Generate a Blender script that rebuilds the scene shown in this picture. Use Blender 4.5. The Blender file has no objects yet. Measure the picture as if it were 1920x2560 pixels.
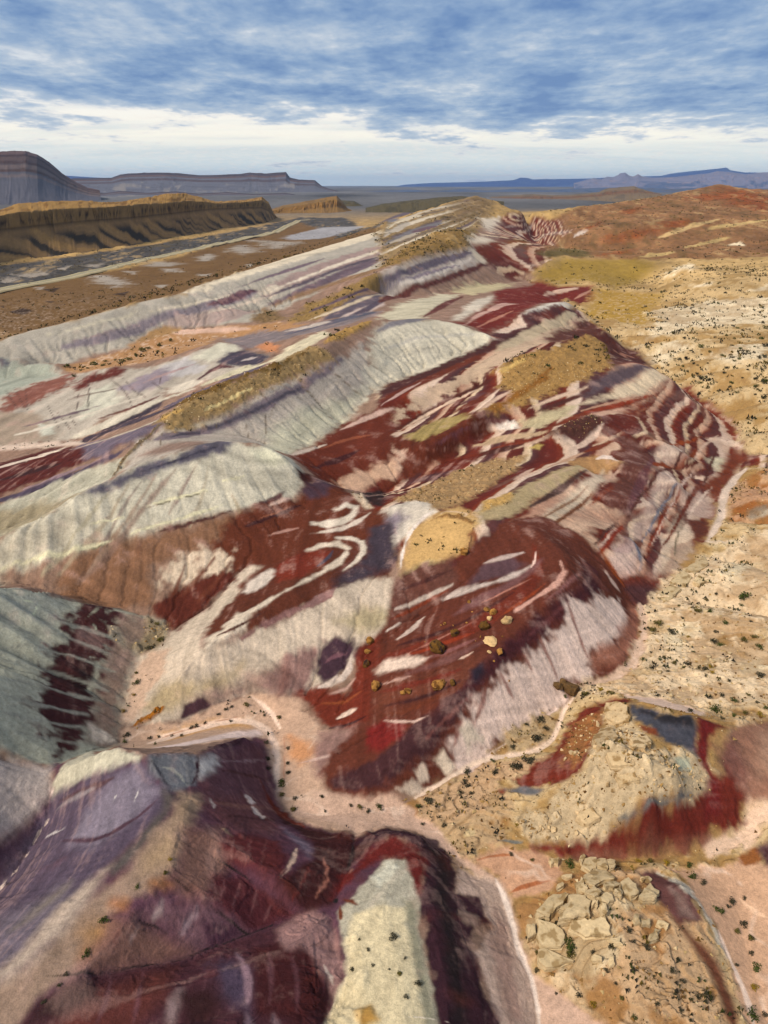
import bpy, math, random
import numpy as np
# ---------------------------------------------------------------- camera, sky, sun, exposure
sc=bpy.context.scene
COL=sc.collection
cam_d=bpy.data.cameras.new('camera'); cam=bpy.data.objects.new('camera',cam_d); COL.objects.link(cam)
cam.location=(0,0,80.0); cam.rotation_euler=(math.radians(90-24.7),0,0)
cam_d.sensor_fit='VERTICAL'; cam_d.sensor_height=24.0; cam_d.lens=24.0*1775/2560
cam_d.clip_start=0.5; cam_d.clip_end=200000
sc.camera=cam
sc.view_settings.view_transform='Standard'; sc.view_settings.look='None'
sc.view_settings.gamma=1.0; sc.view_settings.use_curve_mapping=False
sc.view_settings.exposure=1.42
SUN_EL=math.radians(44); SUN_AZ=math.radians(-128)      # azimuth from +Y (view direction), negative = left
sd=bpy.data.lights.new('sun','SUN'); sd.energy=1.5; sd.angle=math.radians(14); sd.color=(1.0,0.89,0.74)
so=bpy.data.objects.new('sun',sd); COL.objects.link(so)
from mathutils import Vector, Matrix
_dir=Vector((math.sin(SUN_AZ)*math.cos(SUN_EL),math.cos(SUN_AZ)*math.cos(SUN_EL),math.sin(SUN_EL)))
so.rotation_euler=_dir.to_track_quat('Z','Y').to_euler(); so.location=(0,0,300)

def nn(nt,typ,**kw):
    n=nt.nodes.new(typ)
    for k,v in kw.items():
        if k.startswith('i_'):
            n.inputs[k[2:].replace('_',' ')].default_value=v
        else: setattr(n,k,v)
    return n
def mth(nt,op,a,b=None,c=None,clamp=False):
    n=nt.nodes.new('ShaderNodeMath'); n.operation=op; n.use_clamp=clamp
    for k,v in enumerate((a,b,c)):
        if v is None: continue
        if isinstance(v,(int,float)): n.inputs[k].default_value=v
        else: nt.links.new(v,n.inputs[k])
    return n.outputs[0]
def mixc(nt,fac,a,b,blend='MIX'):
    n=nt.nodes.new('ShaderNodeMix'); n.data_type='RGBA'; n.blend_type=blend
    for k,v in ((0,fac),(6,a),(7,b)):
        if isinstance(v,(int,float)): n.inputs[k].default_value=v
        elif isinstance(v,tuple): n.inputs[k].default_value=v if len(v)==4 else v+(1,)
        else: nt.links.new(v,n.inputs[k])
    return n.outputs[2]
def ramp(nt,fac,stops,interp='LINEAR'):
    n=nt.nodes.new('ShaderNodeValToRGB'); n.color_ramp.interpolation=interp
    e=n.color_ramp.elements
    while len(e)<len(stops): e.new(0.5)
    for k,(p,c) in enumerate(stops):
        e[k].position=p; e[k].color=(c,c,c,1) if isinstance(c,(int,float)) else tuple(c)+(1,)
    nt.links.new(fac,n.inputs[0]); return n.outputs[0]
def maprange(nt,x,a,b,c=0.0,d=1.0,smooth=True):
    n=nt.nodes.new('ShaderNodeMapRange'); n.interpolation_type='SMOOTHSTEP' if smooth else 'LINEAR'
    nt.links.new(x,n.inputs[0])
    for k,v in zip((1,2,3,4),(a,b,c,d)): n.inputs[k].default_value=v
    return n.outputs[0]

world=bpy.data.worlds.new('World'); sc.world=world; world.use_nodes=True
nt=world.node_tree; nt.nodes.clear()
def build_world():
    L=nt.links
    geo=nn(nt,'ShaderNodeTexCoord')
    sep=nn(nt,'ShaderNodeSeparateXYZ'); L.new(geo.outputs['Generated'],sep.inputs[0])
    X,Y,Zz=sep.outputs
    sky=nn(nt,'ShaderNodeTexSky'); sky.sky_type='NISHITA'; sky.sun_disc=False
    sky.sun_elevation=SUN_EL; sky.sun_rotation=SUN_AZ; sky.air_density=1.2; sky.dust_density=1.0; sky.altitude=1500
    # cloud deck: project the direction on a gently curved layer overhead
    zc=mth(nt,'MAXIMUM',Zz,0.0)
    den=mth(nt,'ADD',zc,0.085)
    px=mth(nt,'DIVIDE',X,den); py=mth(nt,'DIVIDE',Y,den)
    cmb=nn(nt,'ShaderNodeCombineXYZ'); L.new(px,cmb.inputs[0]); L.new(py,cmb.inputs[1])
    def noise(scale,detail,rough,seed,dist=0.0,sx=1.0,rot=0.0):
        m=nn(nt,'ShaderNodeMapping'); L.new(cmb.outputs[0],m.inputs[0])
        m.inputs['Location'].default_value=(seed,seed*1.7,0); m.inputs['Scale'].default_value=(sx,1,1); m.inputs['Rotation'].default_value=(0,0,rot)
        n=nn(nt,'ShaderNodeTexNoise'); L.new(m.outputs[0],n.inputs['Vector'])
        n.inputs['Scale'].default_value=scale; n.inputs['Detail'].default_value=detail; n.inputs['Roughness'].default_value=rough; n.inputs['Distortion'].default_value=dist
        return n.outputs['Fac']
    big=noise(0.50,3,0.5,3.1,0.3,1.0,0.35); mid=noise(1.45,8,0.56,7.7,0.15,1.35,0.2); fine=noise(6.5,6,0.58,1.3,0.15,1.5,0.2)
    v=mth(nt,'ADD',mth(nt,'MULTIPLY',big,0.40),mth(nt,'ADD',mth(nt,'MULTIPLY',mid,0.68),mth(nt,'MULTIPLY',fine,0.24)))      # about 0.65 on average
    # the deck thins towards the horizon
    v2=mth(nt,'ADD',v,maprange(nt,mth(nt,'ADD',Zz,mth(nt,'MULTIPLY',X,0.035)),0.030,0.105,-0.17,0.125))
    cover=maprange(nt,v2,0.53,0.66)
    thick=maprange(nt,v2,0.56,0.90,0,1,False)
    ccol=ramp(nt,thick,[(0.0,(0.92,0.85,0.78)),(0.14,(0.72,0.73,0.75)),(0.34,(0.46,0.54,0.64)),(0.60,(0.28,0.39,0.56)),(0.80,(0.19,0.30,0.50)),(1.0,(0.12,0.22,0.44))])
    bgc=ramp(nt,Zz,[(0.0,(0.60,0.74,0.78)),(0.022,(0.68,0.78,0.80)),(0.055,(1.05,0.99,0.84)),(0.085,(1.0,0.95,0.86)),(0.14,(0.52,0.63,0.78)),(0.5,(0.26,0.40,0.64))])
    st2=noise(1.1,6,0.6,5.2,0.2,0.35,0.0)
    bgc=mixc(nt,mth(nt,'MULTIPLY',maprange(nt,st2,0.42,0.62),0.55),bgc,(0.60,0.68,0.72))
    bgc=mixc(nt,mth(nt,'MULTIPLY',maprange(nt,fine,0.46,0.64),0.35),bgc,(1.0,0.90,0.80))
    # overhead, out of view, the deck goes on as an even cloud sheet
    ccol=mixc(nt,maprange(nt,Zz,0.25,0.7),ccol,(0.42,0.46,0.52))
    col=mixc(nt,cover,bgc,ccol)
    e1=nn(nt,'ShaderNodeBackground'); L.new(sky.outputs[0],e1.inputs[0]); e1.inputs[1].default_value=0.05
    e2=nn(nt,'ShaderNodeBackground'); L.new(col,e2.inputs[0]); e2.inputs[1].default_value=0.40
    ad=nn(nt,'ShaderNodeMixShader'); ad.inputs[0].default_value=0.92; L.new(e1.outputs[0],ad.inputs[1]); L.new(e2.outputs[0],ad.inputs[2])
    out=nn(nt,'ShaderNodeOutputWorld'); L.new(ad.outputs[0],out.inputs['Surface'])
build_world()
# ---------------------------------------------------------------- terrain maths
CAM_H=80.0; PITCH=math.radians(24.7)
L0=math.log(22.0); L1=math.log(42000.0); DG=0.0045; THG=0.92
NGC=int(2*THG/DG)+1; NGR=int((L1-L0)/DG)+1

def hash2(ix,iy,seed):
    h=(ix.astype(np.int64)*374761393+iy.astype(np.int64)*668265263+seed*974634777)&0xFFFFFFFF
    h=((h^(h>>13))*1274126177)&0xFFFFFFFF
    return (h^(h>>16))&0xFFFF

_ga=np.arange(256)*(2*math.pi/256); _GX=np.cos(_ga).astype(np.float32); _GY=np.sin(_ga).astype(np.float32)
def perlin(x,y,seed=0):
    x0=np.floor(x); y0=np.floor(y); fx=(x-x0).astype(np.float32); fy=(y-y0).astype(np.float32)
    ix=x0.astype(np.int64); iy=y0.astype(np.int64)
    def g(dx,dy):
        h=hash2(ix+dx,iy+dy,seed)&255
        return _GX[h]*(fx-dx)+_GY[h]*(fy-dy)
    ux=fx*fx*fx*(fx*(fx*6-15)+10); uy=fy*fy*fy*(fy*(fy*6-15)+10)
    a=g(0,0); b=g(1,0); c=g(0,1); d=g(1,1)
    return ((a+(b-a)*ux)*(1-uy)+(c+(d-c)*ux)*uy)*1.5
def fbm(x,y,seed=0,octv=4,gain=0.5,lac=2.03):
    s=0; a=1.0; t=0
    for o in range(octv):
        s=s+a*perlin(x+17.3*o,y-9.1*o,seed+o*13); t+=a; a*=gain; x=x*lac; y=y*lac
    return s/t
def cells(x,y,seed=0):
    """distance to the nearest feature point, gap to the second, random value of the cell"""
    ix=np.floor(x); iy=np.floor(y)
    d1=np.full(x.shape,9.0); d2=np.full(x.shape,9.0); cid=np.zeros(x.shape)
    for dx in (-1,0,1):
        for dy in (-1,0,1):
            cx=ix+dx; cy=iy+dy
            h=hash2(cx,cy,seed); k=hash2(cx,cy,seed+77)
            px=cx+(h&255)/255.0; py=cy+(h>>8)/255.0
            d=np.hypot(px-x,py-y)
            m=d<d1
            d2=np.where(m,d1,np.minimum(d2,d)); cid=np.where(m,k/65535.0,cid); d1=np.where(m,d,d1)
    return d1,d2-d1,cid
def sstep(a,b,x):
    t=np.clip((x-a)/(b-a),0,1); return t*t*(3-2*t)

def grid_of(x,y):
    r=np.hypot(x,y); th=np.arctan2(x,y)
    return (th+THG)/DG,(np.log(np.maximum(r,1e-3))-L0)/DG
def bil(A,gi,gj):
    """A[row j, col i] bilinear"""
    gi=np.clip(gi,0,A.shape[1]-1.001); gj=np.clip(gj,0,A.shape[0]-1.001)
    i=gi.astype(np.int64); j=gj.astype(np.int64); fi=(gi-i); fj=(gj-j)
    return (A[j,i]*(1-fi)+A[j,i+1]*fi)*(1-fj)+(A[j+1,i]*(1-fi)+A[j+1,i+1]*fi)*fj

def solve_terrain(lines):
    """lines: polylines of (x,y,z). Membrane + thin plate surface through them, on a log-polar grid"""
    S=np.zeros((NGR,NGC)); W=np.zeros((NGR,NGC))
    for L in lines:
        P=np.array(L,float)
        for a,b in zip(P[:-1],P[1:]):
            ga=grid_of(a[0],a[1]); gb=grid_of(b[0],b[1])
            n=max(2,int(max(abs(ga[0]-gb[0]),abs(ga[1]-gb[1]))*1.5)+1)
            t=np.linspace(0,1,n)
            q=a[None]*(1-t[:,None])+b[None]*t[:,None]
            gi,gj=grid_of(q[:,0],q[:,1])
            i=np.rint(gi).astype(int); j=np.rint(gj).astype(int)
            ok=(i>=0)&(i<NGC)&(j>=0)&(j<NGR)
            np.add.at(S,(j[ok],i[ok]),q[ok,2]); np.add.at(W,(j[ok],i[ok]),1.0)
    pyr=[(S,W)]
    while min(pyr[-1][0].shape)>14:
        s,w=pyr[-1]; r,c=s.shape
        s=np.pad(s,((0,r%2),(0,c%2))); w=np.pad(w,((0,r%2),(0,c%2)))
        pyr.append((s.reshape(s.shape[0]//2,2,-1,2).sum((1,3)),w.reshape(w.shape[0]//2,2,-1,2).sum((1,3))))
    u=None
    for lev in range(len(pyr)-1,-1,-1):
        s,w=pyr[lev]; m=w>0; val=np.where(m,s/np.maximum(w,1e-9),0)
        if u is None: u=np.full(s.shape,val[m].mean())
        else:
            u=np.repeat(np.repeat(u,2,0),2,1)[:s.shape[0],:s.shape[1]]
        u=u.astype(np.float32); val=val.astype(np.float32)
        u[m]=val[m]
        for it in range(240 if lev>1 else (90 if lev==1 else 50)):
            p=np.pad(u,2,mode='edge')
            s1=p[1:-3,2:-2]+p[3:-1,2:-2]+p[2:-2,1:-3]+p[2:-2,3:-1]
            lap=s1*0.25
            if it%2==0 and lev<=4:
                s2=p[1:-3,1:-3]+p[3:-1,3:-1]+p[1:-3,3:-1]+p[3:-1,1:-3]
                s3=p[:-4,2:-2]+p[4:,2:-2]+p[2:-2,:-4]+p[2:-2,4:]
                bi=(8*s1-2*s2-s3)/20
                u=u+0.6*(bi-u)
            else: u=lap
            u[m]=val[m]
    for it in range(4):
        p=np.pad(u,1,mode='edge')
        u=u*0.5+0.125*(p[:-2,1:-1]+p[2:,1:-1]+p[1:-1,:-2]+p[1:-1,2:])
    gj,gi=np.mgrid[0:NGR,0:NGC]; r_=np.exp(L0+gj*DG); th_=gi*DG-THG
    sel=(r_>90)&(r_<420)&(th_>0.05)&(th_<0.75)
    u[sel]+=scallop((r_*np.sin(th_))[sel],(r_*np.cos(th_))[sel])
    return u
def scallop(x,y):
    """row of rounded spurs with sharp gullies between them along the right foot of the striped ridge"""
    P=np.array(SPUR_EDGE,float); best=np.full(x.shape,1e9); sarc=np.zeros(x.shape); side=np.zeros(x.shape); acc=0.0
    for a,b in zip(P[:-1],P[1:]):
        e=b-a; L=np.hypot(*e); t=((x-a[0])*e[0]+(y-a[1])*e[1])/(L*L); tc=np.clip(t,0,1)
        d=np.hypot(x-a[0]-tc*e[0],y-a[1]-tc*e[1]); m=d<best
        best=np.where(m,d,best); sarc=np.where(m,acc+tc*L,sarc); side=np.where(m,(x-a[0])*e[1]-(y-a[1])*e[0],side); acc+=L
    n=fbm(x/30.0,y/30.0,5,2)
    w=np.abs(np.sin(math.pi*(sarc+9*n)/23.0))**0.75
    env=sstep(0,9,best)*(1-sstep(20,52,best))*sstep(0,25,sarc)*(1-sstep(acc-25,acc,sarc))*(side>0)
    return 4.2*(w-0.62)*env
def height(Z,x,y):
    return bil(Z,*grid_of(x,y))
SPUR_EDGE=[(45.84,106.99),(51.11,117.73),(59.3,129.38),(66.28,137.47),(73.99,146.44),(77.99,153.61),(87.33,170.34),(96.41,184.52),(105.5,197.1),(112.16,213.1),(118.16,231.48),(117.7,253.31),(118.41,290.41),(121.61,322.8),(122.44,348.24),(121.72,394),(125.23,475.25)]
TERRAIN_LINES=[
[(-41.71,112.34,5),(-43.88,104.66,3.5),(-43.79,97.01,2.5),(-42.93,90.21,1.5),(-41.16,85.5,1),(-35.26,86.6,0.8),(-31.9,88.19,0.7),(-28.45,89.83,0.6),(-21.36,92.56,0.3),(-17.14,89.11,0),(-15.94,82.98,0),(-16.18,78.17,0),(-14.81,74.46,0),(-10.05,72.34,0),(-6.71,72.51,0),(-3.36,72.69,0),(2.28,74.46,0),(5.19,76,0.3),(10,78.54,0.8),(15.81,82.56,1.2),(22.54,82.97,1.6),(26.63,85.11,2),(28.4,89.06,2.5),(31.79,94.07,3.2)],
[(2.25,73.04,0),(7.15,70.56,-0.3),(10.1,66.86,-0.5),(10.85,63.91,-0.6),(14.68,61.77,-0.8),(15.17,58.38,-1),(15.64,55.22,-1.2),(16.73,50.81,-1.6),(16.58,46.4,-2),(16.4,44.13,-2.12),(16.24,41.97,-2.25),(16.08,39.93,-2.38),(15.94,37.99,-2.5)],
[(-24.56,96.89,0.9),(-20.82,96.42,0.6),(-17.5,91.82,0.1)],
[(-29.24,67.39,16),(-33.43,69.07,15),(-37.36,70.55,13),(-42.09,71.67,9.5),(-44.07,71.61,8.5)],
[(-44.08,71.4,8),(-43.16,66.72,5.5),(-44.57,62.89,4),(-46.05,60.06,2.5),(-49.1,57.71,1),(-51.94,56.53,0.5),(-54.73,55.38,0)],
[(-44.84,73.2,8),(-44.56,78.58,5),(-42.97,82.61,2.5),(-41.56,84.94,1.2)],
[(-29.24,67.39,16),(-26.88,68.97,14.5),(-24.39,70.55,13),(-22.39,76.69,9),(-20.23,81.96,5.5)],
[(-19.13,86.2,1),(-17.08,79.01,0.8),(-15.59,73.5,0.8),(-13.16,70.75,1),(-11.24,69.4,1.4),(-8.45,67.4,2.2),(-5.74,66.43,2.6)],
[(-29.24,67.39,16),(-27.59,65.28,14.5),(-26.05,63.37,14),(-26.51,58.61,13.3),(-27.88,54.73,12.8),(-29.78,53.52,12.5),(-31.03,51.09,12.25),(-32.21,48.79,12),(-33.7,46.62,11.75),(-35.12,44.57,11.5),(-36.8,43.18,11.25),(-38.42,41.85,11),(-39.59,40.62,10.67),(-40.72,39.42,10.33),(-41.84,38.27,10)],
[(-23.57,62.07,13.5),(-23.43,57.23,13),(-23.26,54.37,12.5),(-24.86,51.04,12),(-26.66,47.42,11.5),(-27.77,45.37,11.3),(-29.17,43.57,11.15),(-30.51,41.85,11),(-31.69,40.57,10.75),(-32.84,39.33,10.5)],
[(-28.42,43.97,10),(-25.44,45.4,8.8),(-23.08,46.44,7.9),(-20.62,47.49,7),(-17.92,49.13,6.4),(-14.87,51.05,5.8),(-12.33,52.57,5.2),(-9.96,54.17,4.5),(-6.38,55.52,4.2)],
[(-25.47,49.26,10.6),(-22.19,48.85,9),(-19.61,48.22,6.8)],
[(-21.28,57.32,11.5),(-17.46,56.87,9),(-13.48,55.5,6.6),(-9.75,54.32,4.5)],
[(-22.51,53.19,11.8),(-19.03,52.14,9.2),(-16.89,51.6,7.5),(-14.74,51.05,5.8)],
[(-18.51,58.56,10.8),(-14.24,56.98,8.8),(-10.09,55.96,6.8)],
[(-19.89,52.57,10.6),(-15.71,51.95,7.6)],
[(-17.1,64.93,7.5),(-12.78,62.2,6.5),(-8.12,59.08,5.5)],
[(-23.26,42.21,9.8),(-20.78,43.32,9.2),(-18.2,44.46,8.6),(-15.76,45.83,8),(-13.21,47.23,7.4),(-10.99,48.9,6.8),(-8.66,50.64,6.2),(-7.14,52.91,5.6)],
[(-13.42,40.18,9),(-15.57,39.86,9.2),(-17.69,39.54,9.4),(-19.79,39.22,9.6),(-21.86,38.91,9.8),(-23.91,38.6,10),(-22.02,39.29,9.58),(-20.06,40,9.15),(-18.06,40.73,8.72),(-16,41.46,8.3),(-13.89,42.21,7.88),(-11.72,42.96,7.45),(-9.5,43.74,7.03),(-7.21,44.52,6.6)],
[(-21.45,31.77,11),(-19.36,31.89,10.75),(-17.24,32,10.5),(-15.12,32.12,10.25),(-12.97,32.23,10),(-10.81,32.35,9.75),(-8.64,32.46,9.5)],
[(-5.97,42.93,4.4),(-4.08,46.62,4.6),(-4.57,49.2,4.55),(-5.1,51.94,4.5),(-5.88,55.52,4.2),(-5.04,59.59,3.6),(-3.8,63.52,2.8),(-3.87,66.3,1.8),(-4.01,69.36,0.7)],
[(-1.56,66.35,3.2),(2.08,66.33,3.8),(4.81,65.88,3.6)],
[(0,70.11,0.6),(4.09,69.93,0.2),(7.71,67.03,-0.1),(9.95,64.76,-0.4)],
[(1.22,60.9,4.6),(0.7,56.66,5.2),(0,52.76,5.8),(1.27,48.87,6.2),(1.63,45.83,6.4),(1.93,41.59,6.5),(1.88,39.49,6.5),(1.83,37.51,6.5),(1.78,35.63,6.5),(1.73,33.85,6.5)],
[(4.45,61.8,4.2),(5.55,55.79,5),(5.66,50.73,5.4),(6.18,46.33,5.6),(6.65,42.16,5.5),(6.56,40.06,5.45),(6.48,38.07,5.4),(6.41,36.19,5.35),(6.33,34.4,5.3)],
[(15.14,61.22,-0.6),(15.8,58.05,-0.9),(16.16,53.63,-1.2)],
[(-3.08,51.64,5.4),(-1.65,46.55,5.9),(-2.37,43.09,5.8)],
[(-76.46,94.17,27),(-73.18,95.58,25.5),(-69.72,96.95,24),(-67.05,99.67,21.5),(-64.05,102.29,19),(-59.49,105.71,16),(-56.83,109.15,12.5),(-53.45,110.8,10.5),(-49.89,112.39,8.5),(-45.22,113.34,6.3)],
[(-59.25,70.37,25),(-58.1,73.56,22.5),(-56.62,76.76,20),(-54.7,81.88,16)],
[(-58.6,63.72,21),(-57.36,65.38,19.1),(-55.95,67,17.2),(-54.38,68.61,15.3),(-52.64,70.2,13.4),(-50.74,71.77,11.5),(-47.17,73.27,9)],
[(-53.73,57.32,16),(-51.98,59.11,14),(-50.01,60.9,12),(-47.14,62.36,7)],
[(-52.98,95.36,9.5),(-49.78,85.72,8.5)],
[(-93.26,113.79,13),(-89.08,116.51,14),(-84.81,119.38,15),(-80.71,122.69,15.5),(-76.47,126.18,16),(-71.42,128.08,18),(-67.43,132.66,19.75),(-63.35,137.67,21.5),(-58.69,141.7,22.5),(-55.19,146.95,23.8),(-49.04,151.96,24.6),(-42.64,155.97,25.4),(-36.59,157.06,26),(-30.17,158.82,24.8),(-24.51,157.72,22.5),(-20.64,156.35,19.5),(-18.05,155.92,15.5)],
[(-92.33,111.44,11),(-88.43,113.95,10.75),(-84.37,116.54,10.5),(-79.63,118.23,10.25),(-74.76,119.95,10),(-67.56,119.06,9),(-59.28,117.3,8),(-50.34,115.34,6.8),(-43.7,112.83,5.3)],
[(-96.98,131.61,11),(-92.44,133.69,11.5),(-87.81,135.83,12),(-83.09,138.06,12.5),(-77.26,139.29,14.5),(-72.64,143.56,16.5),(-67.93,148.19,18.5),(-61.69,149.28,20.3),(-59.42,156.09,22.5),(-57.15,165.61,24.4),(-55.26,173.8,25.6)],
[(-53.44,128.19,14.8),(-48.2,131.48,15.9),(-42.79,134.96,17),(-37.29,138.59,17.2),(-31.54,142.39,17.4)],
[(-73.12,160.38,20),(-63.43,162,24),(-55.98,168.3,26.5),(-52.04,178.09,27.75),(-47.81,189.34,29),(-43.06,197.69,29.75),(-37.98,206.94,30.5),(-31.63,218.37,31),(-24.65,231.21,31.5),(-20.99,232.45,31.5),(-14.89,260.41,32),(-0.79,288.99,33)],
[(-113.83,159.06,9),(-107.75,160.51,10.33),(-101.64,161.99,11.67),(-95.49,163.52,13),(-89.29,163.83,14.75),(-83.11,164.11,16.5),(-73.12,160.38,20)],
[(-53.42,171.73,25.2),(-46.61,171.64,22.8),(-37.75,177.64,20.8),(-27.24,176.16,18),(-20.65,172.14,15.6),(-16.38,167.69,12.5),(-9.12,165.27,9),(-3.45,164.79,7)],
[(-4.5,230.17,18),(-12.36,204.48,15),(-20.87,184.92,15.5)],
[(-135.34,192.54,3),(-129.01,195.42,3.67),(-122.55,198.41,4.33),(-115.96,201.51,5),(-107.35,206.2,6),(-98.46,211.18,7),(-93.08,216.56,8.5),(-87.1,221.26,9.67),(-80.97,226.24,10.83),(-74.66,231.54,12),(-68.72,239.66,13.75),(-62.53,248.63,15.5),(-53.2,259.32,17.75),(-43.32,271.49,20),(-31.9,285.9,24)],
[(-199.31,305.79,15),(-186.13,302.57,14.67),(-173.22,299.43,14.33),(-160.54,296.37,14),(-148.9,295.98,13.25),(-137.26,295.59,12.5),(-130.76,287.13,10),(-109.27,282.68,14),(-96.6,283.44,13.5),(-81.21,290.25,17),(-69.53,303.75,20),(-61.17,303.67,18.5),(-46.2,290.2,17.5)],
[(-134.47,213.58,5.5),(-124.13,219.05,7),(-114.02,221.94,7.75),(-103.72,224.93,8.5),(-97.92,230.6,9.5),(-91.93,236.65,10.5),(-85.74,243.12,11.5),(-79.07,252.76,13.25),(-72.09,263.51,15)],
[(-190.34,286.54,6),(-179.21,287.45,6.6),(-168.04,288.38,7.2),(-156.83,289.32,7.8),(-145.58,290.27,8.4),(-134.28,291.24,9),(-121.04,305.87,10.5),(-112.6,317.56,11.25),(-103.64,330.32,12),(-91.58,341.72,12.5),(-78.79,354.01,13),(-60.95,341.77,14)],
[(-193.1,294.87,14),(-184.23,299.48,15.33),(-175.24,304.36,16.67),(-166.11,309.54,18),(-161.7,322.64,20),(-146.55,337.59,22),(-134.13,358.5,24),(-122.02,379.21,26),(-107.33,392.5,27),(-104.08,411.06,29),(-91.69,447.4,30.5),(-79.48,485.39,32),(-62.5,536.44,34),(-47.72,578.85,35),(-30.64,630.5,36),(0,753.72,40)],
[(-181.91,271.9,5),(-174.14,277.14,6),(-166.18,282.67,7),(-158.04,288.52,8),(-149.83,297.18,9),(-141.3,306.54,10),(-133.4,313.24,10.83),(-125.26,320.35,11.67),(-116.85,327.9,12.5),(-112.79,349.34,13.5),(-104.39,362.3,15),(-92.1,362.99,15.67),(-79.78,363.69,16.33),(-67.45,364.4,17)],
[(-228.1,316.9,0),(-228.67,335.32,-0.4),(-229.17,355.6,-0.8),(-229.6,378.01,-1.2),(-229.95,402.92,-1.6),(-230.2,430.77,-2),(-228.29,456.6,-2.33),(-226.04,485.24,-2.67),(-223.42,517.17,-3),(-218.11,552.97,-3.33),(-211.95,593.41,-3.67),(-204.76,639.43,-4),(-198.5,694.47,-4),(-191.12,759.22,-4),(-172.32,831.55,-3.5),(-149.97,919.35,-3),(-127.28,1021.97,-2),(-99.46,1152.5,-1),(-64.09,1324.19,0)],
[(-350.42,504.27,-5),(-349.48,529.81,-5.2),(-348.37,557.76,-5.4),(-347.05,588.45,-5.6),(-345.5,622.33,-5.8),(-343.69,659.91,-6),(-336.29,695.1,-6),(-328.11,734.02,-6),(-319.01,777.3,-6),(-311,843.61,-6),(-301.58,921.65,-6),(-285.46,1020.99,-5.5),(-266,1144.73,-5),(-241.77,1280.8,-4),(-211.93,1456.62,-3),(-208.43,1866.12,0)],
[(-486.92,716.84,-3),(-476.5,737.91,-2.4),(-465.69,760.49,-1.8),(-454.44,784.75,-1.2),(-442.7,810.89,-0.6),(-430.4,839.13,0),(-428.53,898.67,0),(-426.39,966.89,0),(-423.91,1045.84,0),(-421.01,1138.27,0),(-398.95,1190.67,0),(-374.82,1247.96,0),(-348.34,1310.86,0),(-319.13,1380.24,0),(-301.81,1515.08,0.33),(-281.09,1679.73,0.67),(-255.73,1885.31,1)],
[(-48.42,361.74,20),(-37.47,377.12,23),(-25.8,395.29,26),(-13.67,421.64,29),(0,454.91,32),(25.6,535.91,37),(57.83,635.21,41),(97.76,812.93,42),(126.36,950.66,42)],
[(-51.31,356.56,17),(-37.65,379.9,17.5),(-22.27,406.63,18),(0,449.99,19),(23.16,457.65,17),(47.62,504.83,15),(80.22,569.7,10.5),(120.06,641.97,6)],
[(-70.14,398.35,15),(-58.87,413.84,18),(-46.99,431.89,21),(-24.15,488.07,26),(0,586.53,30)],
[(0,753.72,40),(49.26,948.72,50.28),(97.18,1045.49,59.69),(135.64,1141.97,68.58),(160.28,1108.47,58.47),(169.41,985.54,42.03)],
[(226.06,1310.77,20),(191.41,953.3,13),(186.06,832.87,9)],
[(-242.03,1933.03,-1),(-173.07,2076.5,0),(-67.42,2159.41,2),(46.86,2253.82,4),(171.45,2358.19,5),(299.41,2403.78,7),(400.71,2413.89,9)],
[(-14.89,260.41,32),(-0.79,287.73,31.5),(18.45,304.47,29.5),(29.37,305.58,27.5),(43.83,295.95,23.5)],
[(-4.5,230.17,18),(5.67,248.44,18),(21.54,272.53,19),(32.32,283.65,20.5),(43.95,296.11,22)],
[(0,373.83,23),(12.5,380.43,22.5),(25.42,387.14,22),(38,385.22,20.75),(50.51,383.37,19.5)],
[(55.03,344.09,22),(70.61,358.5,24),(88.72,386.72,23.5),(101.51,407.3,22),(106.04,407.17,19)],
[(0,215.5,18),(9.18,227.82,18.5),(19.33,241.64,19),(31.72,260.39,19.5),(45.99,282.27,20),(62.33,305.35,18.5),(81.06,330.96,17),(107.03,379.2,13)],
[(62.29,477.67,16),(94.12,510.02,13),(122.32,543.67,10),(153.55,578.68,7)],
[(38.3,242.48,22),(49.81,254.69,24),(68.05,276.89,25),(84.4,294.88,25),(91.85,296.2,21)],
[(110.34,358.07,14),(127.18,483.64,6)],
[(51.71,212.95,20),(64.7,227.14,22),(81.7,249.02,22),(95.47,263.62,19.5),(100.31,266.2,18),(104.73,257.48,15),(107.03,239.83,11)],
[(120.06,641.97,6),(126.9,556.03,5.5),(125.23,475.25,5),(121.72,394,5),(122.44,348.24,5),(121.61,322.8,5),(118.41,290.41,5),(117.7,253.31,5),(118.16,231.48,5),(112.16,213.1,5),(105.5,197.1,5),(96.41,184.52,5),(87.33,170.34,5),(77.99,153.61,5),(73.99,146.44,5),(66.28,137.47,4.75),(59.3,129.38,4.5),(51.11,117.73,4),(45.84,106.99,4),(41.48,99.49,3.6),(36.66,97.14,3.4),(31.99,94.89,3.2)],
[(223.49,647.75,5),(208.35,555.93,6),(196.19,484.4,7),(186.11,427.15,8),(176.43,374.94,10),(167.74,331.52,12),(159.81,294.87,14),(158.59,274.34,16),(156.9,255.32,18),(154.78,237.67,20)],
[(101.79,217.48,5.5),(110.85,213.83,6.75),(119.55,210.18,8),(123.37,203.81,9.33),(126.85,197.59,10.67),(129.99,191.5,12)],
[(59.34,121.93,4.5),(64.78,121.13,5),(70.15,120.32,5.5),(75.45,119.51,6),(80.74,118.43,6.67),(85.92,117.36,7.33),(91,116.28,8)],
[(49.54,88.03,5),(54.71,87.9,5.5),(59.85,87.78,6)],
[(282.1,830.74,5),(235.22,848.06,6),(190.59,886.29,8)],
[(257.39,497.34,22.41),(247.05,546.78,19.5),(235.86,594.95,19.65)],
[(407.85,802.28,19.63),(328.04,784.15,20.99),(257.04,757.58,21.11)],
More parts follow.
